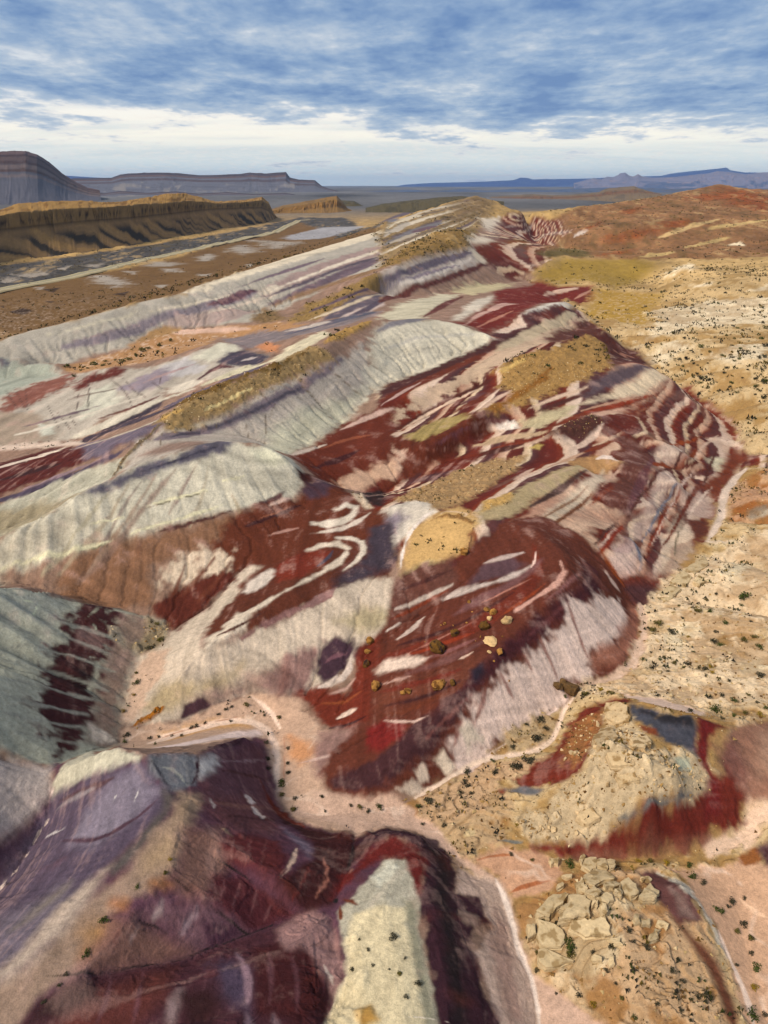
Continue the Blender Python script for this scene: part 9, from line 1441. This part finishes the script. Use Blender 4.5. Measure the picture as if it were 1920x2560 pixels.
# shrubs: x, y, width (m), colour, place
SHRUBS=[
(67.0,123.2,1.04,'d','flat'),
(71.2,120.9,2.59,'g','flat'),
(65.0,122.4,1.20,'o','flat'),
(57.9,118.7,0.99,'o','flat'),
(59.8,115.1,1.79,'o','flat'),
(62.1,115.0,1.55,'g','flat'),
(70.4,119.6,1.03,'g','flat'),
(51.8,113.1,2.06,'o','flat'),
(50.4,111.3,1.72,'o','flat'),
(53.3,110.4,1.72,'d','flat'),
(61.3,109.8,0.95,'d','flat'),
(63.4,111.2,1.29,'g','flat'),
(56.8,114.3,0.80,'d','flat'),
(67.7,110.7,0.81,'d','flat'),
(60.4,105.8,1.24,'g','flat'),
(59.6,106.7,1.56,'d','flat'),
(66.9,107.1,1.43,'o','flat'),
(64.7,106.3,1.58,'o','flat'),
(66.8,104.5,1.57,'g','flat'),
(54.8,103.9,0.76,'g','flat'),
(48.1,101.7,0.88,'g','flat'),
(45.4,101.9,1.03,'g','flat'),
(47.7,104.7,0.75,'d','flat'),
(50.1,100.4,1.03,'o','flat'),
(52.1,100.1,1.18,'d','flat'),
(54.5,98.5,1.47,'d','flat'),
(55.8,99.3,1.33,'y','flat'),
(54.8,96.7,1.02,'y','flat'),
(55.9,108.9,0.78,'y','flat'),
(53.7,96.2,0.87,'d','flat'),
(57.0,94.9,0.87,'d','flat'),
(62.5,96.0,1.63,'d','flat'),
(54.1,91.1,1.13,'d','flat'),
(55.4,89.9,1.26,'g','flat'),
(58.3,91.0,1.00,'o','flat'),
(51.7,87.8,1.92,'g','flat'),
(55.4,86.1,1.23,'o','flat'),
(52.9,84.8,0.94,'g','flat'),
(57.6,85.6,1.24,'y','flat'),
(59.3,87.3,0.98,'g','flat'),
(50.8,83.8,0.80,'d','flat'),
(46.1,84.8,1.18,'d','flat'),
(48.2,98.3,0.72,'d','flat'),
(58.4,88.6,0.84,'d','flat'),
(151.0,340.4,3.35,'g','slope'),
(160.8,321.9,2.26,'g','slope'),
(181.8,345.9,2.98,'g','slope'),
(185.7,379.4,2.27,'g','slope'),
(171.3,359.7,2.50,'o','slope'),
(169.5,346.9,2.08,'o','slope'),
(148.3,324.3,1.92,'o','slope'),
(151.8,318.5,2.38,'g','slope'),
(149.7,304.6,2.44,'d','slope'),
(146.9,297.0,1.79,'g','slope'),
(148.7,297.2,2.10,'g','slope'),
(128.9,304.7,1.79,'g','slope'),
(133.7,305.3,1.96,'d','slope'),
(142.6,293.1,2.50,'d','slope'),
(136.6,282.1,1.98,'d','slope'),
(125.8,277.9,2.08,'g','slope'),
(127.2,281.9,2.52,'d','slope'),
(135.9,273.1,2.21,'g','slope'),
(144.2,271.4,2.50,'d','slope'),
(139.5,256.6,3.17,'g','slope'),
(136.1,255.5,2.23,'g','slope'),
(129.3,254.6,1.82,'g','slope'),
(150.2,372.9,2.52,'o','slope'),
(152.3,364.3,2.13,'d','slope'),
(160.6,388.0,2.26,'d','slope'),
(154.7,364.0,1.42,'d','slope'),
(153.6,353.6,1.38,'d','slope'),
(197.9,374.0,3.78,'g','slope'),
(202.8,387.4,1.95,'d','slope'),
(172.8,323.6,2.31,'d','slope'),
(155.9,295.2,2.10,'d','slope'),
(158.6,296.0,2.72,'d','slope'),
(160.7,330.4,1.98,'d','slope'),
(134.1,321.3,1.88,'d','slope'),
(166.9,321.8,1.46,'g','slope'),
(170.7,386.4,1.70,'g','slope'),
(195.1,403.9,2.00,'d','slope'),
(134.5,271.3,1.65,'d','slope'),
(130.4,270.8,1.37,'d','slope'),
(123.1,271.2,1.22,'d','slope'),
(132.2,296.8,2.06,'d','slope'),
(140.4,274.5,1.39,'d','slope'),
(127.6,297.8,1.17,'d','slope'),
(147.9,275.8,1.70,'d','slope'),
(122.6,298.3,0.88,'d','slope'),
(128.9,278.5,0.97,'d','slope'),
(133.9,250.3,1.29,'d','slope'),
(144.5,323.7,1.28,'d','slope'),
(138.1,301.7,1.50,'d','slope'),
(134.2,302.4,1.19,'d','slope'),
(165.6,359.8,1.78,'d','slope'),
(143.8,278.5,1.70,'d','slope'),
(-42.2,97.7,1.54,'g','wash'),
(-40.7,87.1,1.22,'d','wash'),
(-40.4,85.6,1.13,'g','wash'),
(-42.5,91.9,1.09,'y','wash'),
(-36.9,86.7,0.96,'d','wash'),
(-35.6,87.0,0.72,'d','wash'),
(-33.4,80.0,0.67,'g','wash'),
(-33.3,86.7,0.71,'d','wash'),
(-31.4,85.6,0.86,'d','wash'),
(-31.0,89.2,0.88,'d','wash'),
(-30.2,89.6,0.89,'d','wash'),
(-29.0,90.4,0.81,'d','wash'),
(-27.2,92.2,0.73,'d','wash'),
(-25.0,91.0,0.64,'d','wash'),
(-26.1,93.3,0.90,'d','wash'),
(-25.4,93.8,0.65,'d','wash'),
(-23.0,94.5,1.23,'o','wash'),
(-17.3,91.9,1.12,'o','wash'),
(-19.8,92.7,0.65,'d','wash'),
(-18.4,85.8,1.08,'d','wash'),
(-17.7,82.4,1.06,'d','wash'),
(-17.3,80.5,0.97,'d','wash'),
(-15.0,85.0,0.77,'d','wash'),
(-14.6,81.8,0.90,'d','wash'),
(-14.3,80.1,0.74,'d','wash'),
(-14.9,78.1,1.47,'g','wash'),
(-14.8,75.9,1.09,'o','wash'),
(-43.0,100.4,0.87,'o','wash'),
(-42.5,112.0,1.11,'o','wash'),
(-40.9,107.7,1.80,'o','wash'),
(-42.2,106.1,1.79,'d','wash'),
(-41.9,95.3,0.85,'y','wash'),
(-9.0,75.4,0.79,'d','wash'),
(-12.6,73.4,1.28,'o','wash'),
(-12.7,75.2,0.86,'d','wash'),
(-8.3,73.1,0.57,'d','wash'),
(-4.7,73.9,0.64,'d','wash'),
(-3.4,73.6,1.06,'o','wash'),
(-2.2,73.1,0.85,'d','wash'),
(-0.6,73.6,1.28,'g','wash'),
(-14.3,80.0,0.74,'d','wash'),
(-26.2,51.9,0.76,'g','purple'),
(-28.5,48.4,1.04,'g','purple'),
(-23.5,55.0,0.59,'y','purple'),
(-23.7,53.4,0.70,'o','purple'),
(-29.2,45.1,1.02,'g','purple'),
(-30.5,43.3,0.57,'d','purple'),
(-30.7,42.4,0.62,'d','purple'),
(-31.7,41.0,0.51,'d','purple'),
(0.9,50.6,1.05,'d','white'),
(3.4,45.6,0.96,'d','white'),
(1.7,46.5,0.80,'o','white'),
(2.2,44.1,0.56,'d','white'),
(0.5,47.0,0.40,'d','white'),
(2.2,48.2,0.40,'d','white'),
(-1.2,47.6,0.52,'d','white'),
(-3.4,47.7,0.70,'d','white'),
(-1.7,49.4,0.58,'d','white'),
(-2.7,50.7,0.41,'d','white'),
(4.9,73.7,0.99,'g','flats'),
(24.0,64.5,1.51,'g','flats'),
(33.2,65.1,1.06,'y','flats'),
(34.5,64.5,1.06,'o','flats'),
(36.5,64.4,1.21,'y','flats'),
(8.3,70.6,0.84,'d','flats'),
(5.4,71.0,0.70,'d','flats'),
(16.7,66.0,0.68,'d','flats'),
(19.3,65.1,0.68,'o','flats'),
(11.8,77.5,0.87,'d','flats'),
(11.0,75.8,1.08,'d','flats'),
(6.3,74.4,1.43,'d','flats'),
(12.6,75.5,0.93,'d','flats'),
(17.9,69.8,0.91,'y','flats'),
(39.3,64.2,1.00,'g','pink'),
(38.9,62.2,1.27,'g','pink'),
(40.0,61.4,0.92,'d','pink'),
(40.4,57.8,1.53,'g','pink'),
(42.1,58.6,0.70,'d','pink'),
(42.9,59.4,1.06,'d','pink'),
(43.2,56.6,1.12,'d','pink'),
(41.7,55.6,0.90,'o','pink'),
(43.1,55.1,1.18,'o','pink'),
(42.2,51.7,1.37,'g','pink'),
(39.2,46.2,1.64,'g','pink'),
(44.7,60.0,0.64,'d','pink'),
(42.5,53.2,0.69,'d','pink'),
(39.8,51.5,0.61,'d','pink'),
(41.0,49.3,1.01,'y','pink'),
(40.8,46.7,0.80,'d','pink'),
(21.2,53.0,1.91,'g','slabs'),
(21.0,52.2,1.59,'o','slabs'),
(17.4,51.5,0.77,'d','slabs'),
(17.6,53.3,0.64,'o','slabs'),
(25.3,46.9,0.81,'o','slabs'),
(19.0,48.9,0.44,'d','slabs'),
(31.4,49.2,0.95,'d','slabs'),
(29.2,51.5,0.95,'d','slabs'),
(28.0,52.3,0.64,'d','slabs'),
(27.9,53.6,0.90,'d','slabs'),
(24.4,49.7,0.82,'d','slabs'),
(22.5,47.2,1.06,'y','slabs'),
(21.2,48.3,0.88,'d','slabs'),
(32.3,48.5,0.76,'d','slabs'),
(26.0,45.1,0.74,'g','slabs'),
(19.1,56.7,0.65,'o','slabs'),
(23.6,52.0,0.70,'d','slabs'),
(25.5,52.0,0.76,'d','slabs'),
(28.3,54.6,0.58,'d','slabs'),
(28.6,45.9,0.74,'d','slabs'),
(31.0,45.6,0.69,'d','slabs'),
(33.3,47.1,0.64,'d','slabs'),
(17.0,55.2,0.65,'d','slabs'),
(19.2,55.6,0.45,'d','slabs'),
(25.0,48.4,0.56,'d','slabs'),
(19.4,79.1,1.84,'d','trail'),
(21.3,80.2,1.85,'d','trail'),
(16.3,78.5,1.47,'d','trail'),
(12.3,79.3,1.32,'d','trail'),
(19.8,83.6,1.14,'d','trail'),
(23.2,84.5,1.91,'d','trail'),
(25.4,86.9,1.17,'d','trail'),
(25.0,88.6,1.57,'d','trail'),
(22.3,87.5,0.78,'d','trail'),
(28.2,88.0,0.79,'g','trail'),
(16.3,81.0,0.89,'g','trail'),
(6.3,75.9,0.72,'y','trail'),
(12.1,76.7,1.09,'d','trail'),
(29.7,93.4,0.81,'g','trail'),
(33.1,93.2,1.63,'o','trail'),
(35.6,94.2,1.23,'y','trail'),
(36.4,91.0,1.20,'o','trail'),
(36.8,86.2,0.62,'d','trail'),
(-133.5,297.3,3.26,'g','basin'),
(-124.1,301.9,3.92,'g','basin'),
(-109.9,297.6,3.81,'g','basin'),
(-120.7,306.4,2.19,'g','basin'),
(-117.3,294.7,2.75,'g','basin'),
(-122.6,277.4,2.23,'g','basin'),
(-127.2,299.5,1.52,'o','basin'),
(-108.2,301.2,3.20,'o','basin'),
(-110.0,322.6,4.53,'o','basin'),
(-104.1,331.6,3.46,'o','basin'),
(-100.8,316.7,2.21,'g','basin'),
(-116.5,307.5,1.75,'g','basin'),
(-108.4,311.0,2.63,'g','basin'),
(-108.0,326.6,2.74,'o','basin'),
(-124.1,288.3,1.47,'g','basin'),
(-123.2,293.3,1.70,'o','basin'),
(-115.0,295.1,1.48,'o','basin'),
(-101.2,340.8,2.83,'o','basin'),
]
# ---------------------------------------------------------------- rocks and plants
rng=random.Random(7); nrg=np.random.default_rng(7)
import bmesh
def simple_mat(name,c,var=0.35,scale=3.0,bump=0.4,rough=0.95,spots=None):
    m=bpy.data.materials.new(name); m.use_nodes=True; nt=m.node_tree; b=nt.nodes['Principled BSDF']
    b.inputs['Roughness'].default_value=rough; b.inputs['Specular IOR Level'].default_value=0.15
    g=nn(nt,'ShaderNodeNewGeometry'); n=nn(nt,'ShaderNodeTexNoise'); nt.links.new(g.outputs['Position'],n.inputs['Vector'])
    n.inputs['Scale'].default_value=scale; n.inputs['Detail'].default_value=6; n.inputs['Roughness'].default_value=0.7
    oi=nn(nt,'ShaderNodeObjectInfo')
    a=mth(nt,'ADD',maprange(nt,n.outputs['Fac'],0.25,0.75,1-var,1+var,False),mth(nt,'MULTIPLY',mth(nt,'SUBTRACT',oi.outputs['Random'],0.5),0.3))
    col=to_alb(c); v=nn(nt,'ShaderNodeVectorMath'); v.operation='SCALE'; v.inputs[0].default_value=tuple(col); nt.links.new(a,v.inputs['Scale'])
    out=v.outputs[0]
    if spots:
        n2=nn(nt,'ShaderNodeTexNoise'); nt.links.new(g.outputs['Position'],n2.inputs['Vector']); n2.inputs['Scale'].default_value=scale*0.5; n2.inputs['Detail'].default_value=5
        out=mixc(nt,maprange(nt,n2.outputs['Fac'],0.50,0.62),out,tuple(to_alb(spots)))
    nt.links.new(out,b.inputs['Base Color'])
    if bump:
        bp=nn(nt,'ShaderNodeBump'); bp.inputs['Strength'].default_value=bump; bp.inputs['Distance'].default_value=0.15
        nt.links.new(n.outputs['Fac'],bp.inputs['Height']); nt.links.new(bp.outputs[0],b.inputs['Normal'])
    return m
M_TAN=simple_mat('tan_boulder',(172,132,84),0.4,2.2,0.8,spots=(118,84,48)); M_DARK=simple_mat('dark_boulder',(122,92,54),0.5,2.2,0.9,spots=(70,52,34)); M_PALE=simple_mat('pale_boulder',(205,178,138),0.3,2.0,0.6)
M_SLAB=simple_mat('pale_sandstone',(198,180,146),0.3,1.6,0.8,spots=(160,140,108)); M_CAP=simple_mat('cap_sandstone',(202,182,150),0.3,1.8,0.8,spots=(160,136,102)); M_LEDGE=simple_mat('brown_sandstone',(150,126,92),0.4,1.6,0.8)
M_PLATE=simple_mat('layered_rock',(120,96,68),0.5,1.5,0.9)
def tag(o,label,cat,group=None):
    o['label']=label; o['category']=cat
    if group: o['group']=group
    return o
def rock_mesh(name,seed,mat,flat=0.75,n=26,sub=0):
    r=np.random.default_rng(seed); p=r.normal(size=(n,3)); p/=np.linalg.norm(p,axis=1,keepdims=True)
    p*=r.uniform(0.82,1.06,(n,1)); p=p*np.array([0.5,0.5*r.uniform(0.65,0.95),0.5*flat])
    # a few flat breaks
    for k in range(3):
        d=r.normal(size=3); d/=np.linalg.norm(d); h=0.33*np.linalg.norm(d*np.array([1,0.8,flat])); e=p@d; p-=np.outer(np.clip(e-h,0,None),d)
    bm=bmesh.new(); vs=[bm.verts.new(q) for q in p]; bmesh.ops.convex_hull(bm,input=vs)
    for v in [v for v in bm.verts if not v.link_faces]: bm.verts.remove(v)
    if sub:
        bmesh.ops.subdivide_edges(bm,edges=bm.edges[:],cuts=sub,use_grid_fill=True)
        bmesh.ops.triangulate(bm,faces=bm.faces[:])
        for v in bm.verts:
            c=v.co; k=perlin(np.array([c.x*5+seed]),np.array([c.y*5+c.z*4]),3)[0]+0.5*perlin(np.array([c.x*11+c.z*9]),np.array([c.y*11+seed]),5)[0]
            v.co=c*(1+0.14*k)
    me=bpy.data.meshes.new(name); bm.to_mesh(me); bm.free(); me.materials.append(mat); return me
def place(name,me,x,y,w,rz=None,sink=0.25,tilt=0.15,sc3=None):
    o=bpy.data.objects.new(name,me); COL.objects.link(o)
    zmin=min(v.co.z for v in me.vertices); s=sc3 or (w,w,w)
    o.scale=s; o.rotation_euler=(rng.uniform(-tilt,tilt),rng.uniform(-tilt,tilt),rng.uniform(0,6.28) if rz is None else rz)
    o.location=(x,y,float(ground_z(x,y))-zmin*s[2]*(1-2*sink)); return o
small=[rock_mesh('stone',s,M_TAN,0.8,14) for s in (1,2,3)]
for k,(x,y,w,l) in enumerate(BOULDERS):
    if not l:
        o=place('boulder',small[k%3],x,y,w*1.3); tag(o,'small tan stone lying among the boulders on the red hillside','stone','small stones on the red hillside'); continue
    mat=M_DARK if 'dark' in l or 'olive' in l else (M_PALE if ('pale' in l or 'cream' in l) else M_TAN)
    if 'layered' in l or 'small dark rock' in l: mat=M_PLATE
    fl=0.35 if 'flat pale slab' in l else (1.1 if 'upright' in l else (0.55 if 'layered' in l else 0.85))
    o=place('boulder',rock_mesh('boulder',100+k,mat,fl,34,2),x,y,w*1.4,sink=0.22); tag(o,l,'boulder','boulders on the striped hills')
def slab_mesh(name,pts,thick,mat,seed):
    """a bedded slab: outline broken into short ragged edges, a worn top and a thinner bed below that sticks out"""
    r=np.random.default_rng(seed); P=np.array(pts,float); c=P.mean(0); Q=[]
    for a,b in zip(P,np.roll(P,-1,0)):
        L=np.linalg.norm(b-a); n=max(2,int(L/0.7)); d=(b-a)/max(L,1e-6); nr_=np.array([d[1],-d[0]])
        for k in range(n): Q.append(a+(b-a)*k/n+nr_*r.normal()*0.13*(k>0)+d*r.normal()*0.05)
    Q=np.array(Q); zc=ground_z(Q[:,0],Q[:,1]); zt=float(np.median(zc)); size=np.sqrt(np.ptp(P[:,0])*np.ptp(P[:,1]))
    # plane through the ground under the slab, a little flatter
    A=np.c_[Q-c,np.ones(len(Q))]; co=np.linalg.lstsq(A,zc,rcond=None)[0]; co[:2]=co[:2]*0.75+r.normal(size=2)*0.09
    pl=lambda q:(q-c)@co[:2]+co[2]
    rings=[(1.06,-0.9),(1.05,0.28*thick),(1.00,0.34*thick),(0.985,0.62*thick),(1.01,0.68*thick),(0.99,0.93*thick),(0.93,1.0*thick),(0.5,1.06*thick)]
    V=[];Fc=[];n=len(Q)
    for k,(s,h) in enumerate(rings):
        q=c+(Q-c)*s+r.normal(size=Q.shape)*0.035
        V+= [(a,b,z) for (a,b),z in zip(q,pl(q)+h+r.normal(size=n)*0.03*(k>0))]
    V.append((c[0],c[1],float(pl(c[None])[0])+1.05*thick))
    for k in range(len(rings)-1):
        for i in range(n): Fc.append((k*n+i,k*n+(i+1)%n,(k+1)*n+(i+1)%n,(k+1)*n+i))
    t=(len(rings)-1)*n
    for i in range(n): Fc.append((t+i,t+(i+1)%n,len(V)-1))
    me=bpy.data.meshes.new(name); me.from_pydata(V,[],Fc); me.update()
    bm=bmesh.new(); bm.from_mesh(me); bmesh.ops.recalc_face_normals(bm,faces=bm.faces[:]); bm.to_mesh(me); bm.free()
    me.materials.append(mat); return me
def slab_thing(name,label,cat,polys,mat,thick,seed):
    c=np.mean([np.mean(p,0) for p in polys],0); root=bpy.data.objects.new(name,None); COL.objects.link(root)
    root.location=(c[0],c[1],float(ground_z(c[0],c[1]))); tag(root,label,cat)
    for k,p in enumerate(polys):
        me=slab_mesh('rock_slab',p,thick*rng.uniform(0.6,1.3),mat,seed+k)
        o=bpy.data.objects.new('rock_slab',me); COL.objects.link(o); o.parent=root; o.matrix_parent_inverse=Matrix.Translation(root.location).inverted()
    return root
slab_thing('rock_outcrop','pale broken sandstone slabs on the orange rise at lower right','rock outcrop',SLABS_OUTCROP,M_SLAB,0.95,200)
cap=slab_thing('caprock','pale rubble and blocks capping the red hill at right','caprock',SLABS_CAP,M_CAP,0.9,300)
slab_thing('rock_ledge','dark cracked ledge beside the foot of the striped hills','rock ledge',SLABS_LEDGE,M_SLAB,0.45,400)
# loose rocks of the caprock: parts of it
capm=[rock_mesh('rock',20+s,M_CAP,0.7,13) for s in range(5)]
def in_poly(x,y,P):
    P=np.array(P); c=False
    for (ax,ay),(bx,by) in zip(P,np.roll(P,-1,0)):
        if (ay>y)!=(by>y) and x<(bx-ax)*(y-ay)/(by-ay)+ax: c=not c
    return c
# candidates on the rubble-covered top: any rubble ground of the right-hand hill
cand=np.argwhere((GT['r']>0.6)&(GX>18)&(GX<52)&(GY>55)&(GY<100)); nrg.shuffle(cand)
for k,(j,i) in enumerate(cand[:240]):
    w=0.28+0.9*nrg.random()**3
    o=place('rock',capm[k%5],float(GX[j,i]),float(GY[j,i]),w,sink=0.2,tilt=0.4); o.parent=cap; o.matrix_parent_inverse=Matrix.Translation(cap.location).inverted()
# stones lying on the pale flat
flatm=[rock_mesh('stone',40+s,M_SLAB,0.6,13) for s in range(4)]
cand=np.argwhere((GT['s']>0.7)&(GR<185)&(GY>85)&(GX>40)&(TH<0.56)); nrg.shuffle(cand)
for k,(j,i) in enumerate(cand[:90]):
    o=place('stone',flatm[k%4],float(GX[j,i]),float(GY[j,i]),0.4+1.1*nrg.random()**2,sink=0.25,tilt=0.3)
    tag(o,'loose pale stone on the cracked slickrock flat right of the hills','stone','loose stones on the slickrock flat')
# ---- shrubs
SHC={'g':((84,96,44),'green'),'o':((112,104,58),'olive'),'d':((82,80,62),'grey green'),'y':((150,128,58),'yellowish')}
def shrub_parts(c,seed,n=150):
    r=np.random.default_rng(seed); V=[];Fc=[]
    lob=[(r.uniform(-.26,.26),r.uniform(-.26,.26),r.uniform(.14,.34),r.uniform(.20,.32)) for _ in range(6)]
    for k in range(n):
        x,y,z,rad=lob[k%6]; d=r.normal(size=3); d/=np.linalg.norm(d); q=np.array([x,y,z])+d*rad*r.uniform(.55,1.0)*np.array([1,1,.8]); q[2]=abs(q[2])+0.01
        a=r.normal(size=3); a/=np.linalg.norm(a); b=np.cross(a,d); b/=np.linalg.norm(b)+1e-6; s=r.uniform(.045,.085)
        i=len(V); V+=[tuple(q-a*s),tuple(q+b*s*.7),tuple(q+a*s),tuple(q-b*s*.7)]; Fc.append((i,i+1,i+2,i+3))
    me=bpy.data.meshes.new('foliage'); me.from_pydata(V,[],Fc); me.update(); me.materials.append(c)
    V=[];Fc=[]
    for x,y,z,rad in lob:
        i=len(V); w=.014; V+=[(-w,0,-.05),(w,0,-.05),(0,w*1.5,-.05),(x,y,z+rad*.5)]; Fc+=[(i,i+1,i+3),(i+1,i+2,i+3),(i+2,i,i+3)]
    st=bpy.data.meshes.new('stem'); st.from_pydata(V,[],Fc); st.update(); return me,st
M_STEM=simple_mat('grey_twig',(96,82,66),0.3,6,0)
SHM={}
for k,(c,nm) in SHC.items():
    m=simple_mat('leaf_'+nm.replace(' ','_'),c,0.55,7.0,0)
    SHM[k]=[shrub_parts(m,ord(k)*10+s) for s in range(3)]
    for a,b in SHM[k]: b.materials.append(M_STEM)
PLACE={'flat':'on the cracked slickrock flat at right','slope':'on the pale sandy slope beyond the hills','wash':'beside the pink dry wash','purple':'on the purple hill in the left foreground','white':'on the cream hilltop at the bottom','flats':'on the brown flat by the wash','pink':'on the pink sandy ground at the lower right edge','slabs':'among the sandstone slabs at lower right','trail':'beside the pale footpath','basin':'in the orange sandy basin at left'}
for k,(x,y,w,c,pl) in enumerate(SHRUBS):
    r=math.hypot(x,y); fo,st=SHM[c][k%3]; z=float(ground_z(x,y)); w*=1.15
    near_=r<170
    root=bpy.data.objects.new('shrub',None if near_ else fo); COL.objects.link(root)
    root.location=(x,y,z-0.03*w); root.rotation_euler=(0,0,rng.uniform(0,6.28)); root.scale=(w,w*rng.uniform(.75,1.1),w*rng.uniform(.7,1.0))
    sz='large' if w>2.2 else ('small' if w<1.1 else 'rounded')
    tag(root,'%s %s shrub %s'%(sz,SHC[c][1],PLACE[pl]),'shrub','desert shrubs '+PLACE[pl])
    if near_:
        for nm,me in (('foliage',fo),('stem',st)):
            o=bpy.data.objects.new(nm,me); COL.objects.link(o); o.parent=root
# ---- low scrub and gravel nobody could count
def scatter(name,label,pos,size,ccol,kind,seed):
    r=np.random.default_rng(seed); n=len(pos)
    if kind=='scrub':
        base=[]
        for k in range(5):
            a=r.uniform(0,6.28,n); e=r.uniform(0.1,1.0,n); dx=np.cos(a)*np.cos(e); dy=np.sin(a)*np.cos(e); dz_=np.sin(e)
            off=np.stack([r.normal(size=n)*.25,r.normal(size=n)*.25,r.uniform(.05,.35,n)],-1)
            px_=np.stack([-dy,dx,0*dx],-1)*.22; up=np.stack([dx*.15,dy*.15,.25+dz_*.15],-1)
            base.append(np.stack([off-px_,off+px_*.9,off+up],1))
        T=np.stack(base,1).reshape(n,-1,3)
    else:
        q=np.array([(-.5,-.4,0),(.5,-.4,0),(0,.5,0),(.05,0,.45)]); tri=[(0,1,3),(1,2,3),(2,0,3)]
        jit=q[None]+r.normal(size=(n,4,3))*.12; T=jit[:,np.array(tri).ravel()]
        a=r.uniform(0,6.28,n); ca,sa=np.cos(a)[:,None],np.sin(a)[:,None]; T=np.stack([T[...,0]*ca-T[...,1]*sa,T[...,0]*sa+T[...,1]*ca,T[...,2]],-1)
    T=T*size[:,None,None]+pos[:,None,:]
    V=T.reshape(-1,3); nf=len(V)//3
    me=bpy.data.meshes.new(name); me.vertices.add(len(V)); me.vertices.foreach_set('co',V.astype(np.float32).ravel())
    me.loops.add(len(V)); me.loops.foreach_set('vertex_index',np.arange(len(V),dtype=np.int32)); me.polygons.add(nf); me.polygons.foreach_set('loop_start',np.arange(0,len(V),3,dtype=np.int32)); me.update()
    ca=me.color_attributes.new('rock_colour','FLOAT_COLOR','POINT'); c4=np.ones((len(V),4),np.float32); c4[:,:3]=np.repeat(ccol,len(V)//n,0); ca.data.foreach_set('color',c4.ravel())
    me.materials.append(EARTH); o=bpy.data.objects.new(name,me); COL.objects.link(o); o['kind']='stuff'; o['label']=label; return o
def pick(wt,n,seed):
    r=np.random.default_rng(seed); w=(wt*RR[:,None]**2*np.gradient(LR)[:,None]*TH_R[:,None]).ravel(); w=w/w.sum()
    k=r.choice(w.size,n,p=w); j,i=np.divmod(k,NC); x=GX[j,i]+r.normal(size=n)*.2; y=GY[j,i]+r.normal(size=n)*.2
    return np.stack([x,y,ground_z(x,y)],-1),r
wt=(GT['s']+np.where(GR>400,1.0,0.35)*GT['r']+0.25*GT['d'])*sstep(-0.05,0.40,NZ[1]+0.9*NZ[2]+0.05)*(GR<1400)
wt=wt*np.where(GR<130,4.0,np.where(GR<320,3.0,np.where(GR<700,1.0,0.25)))
pos,r=pick(wt,30000,5); pal=np.array([to_alb(c) for c in ((70,68,50),(92,86,52),(62,58,48),(120,104,58),(78,84,44))])
scatter('ground_cover','low dry scrub dotted over the flats and sandy slopes',pos,(.20+1.5*r.random(len(pos))**3.5)*np.where(np.hypot(pos[:,0],pos[:,1])>250,1.9,1.0),pal[r.integers(0,5,len(pos))],'scrub',6)
wt=(GT['r']*1.2+0.5*GT['s'])*(GR<260)*np.where(GR<130,3.0,1.0)
pos,r=pick(wt,11000,8); pal=np.array([to_alb(c) for c in ((190,168,128),(170,142,100),(206,188,152),(146,116,78),(120,92,62))])
scatter('gravel','loose broken stone on the caprock and the flats',pos,0.12+0.5*r.random(len(pos))**3,pal[r.integers(0,5,len(pos))],'stone',9)
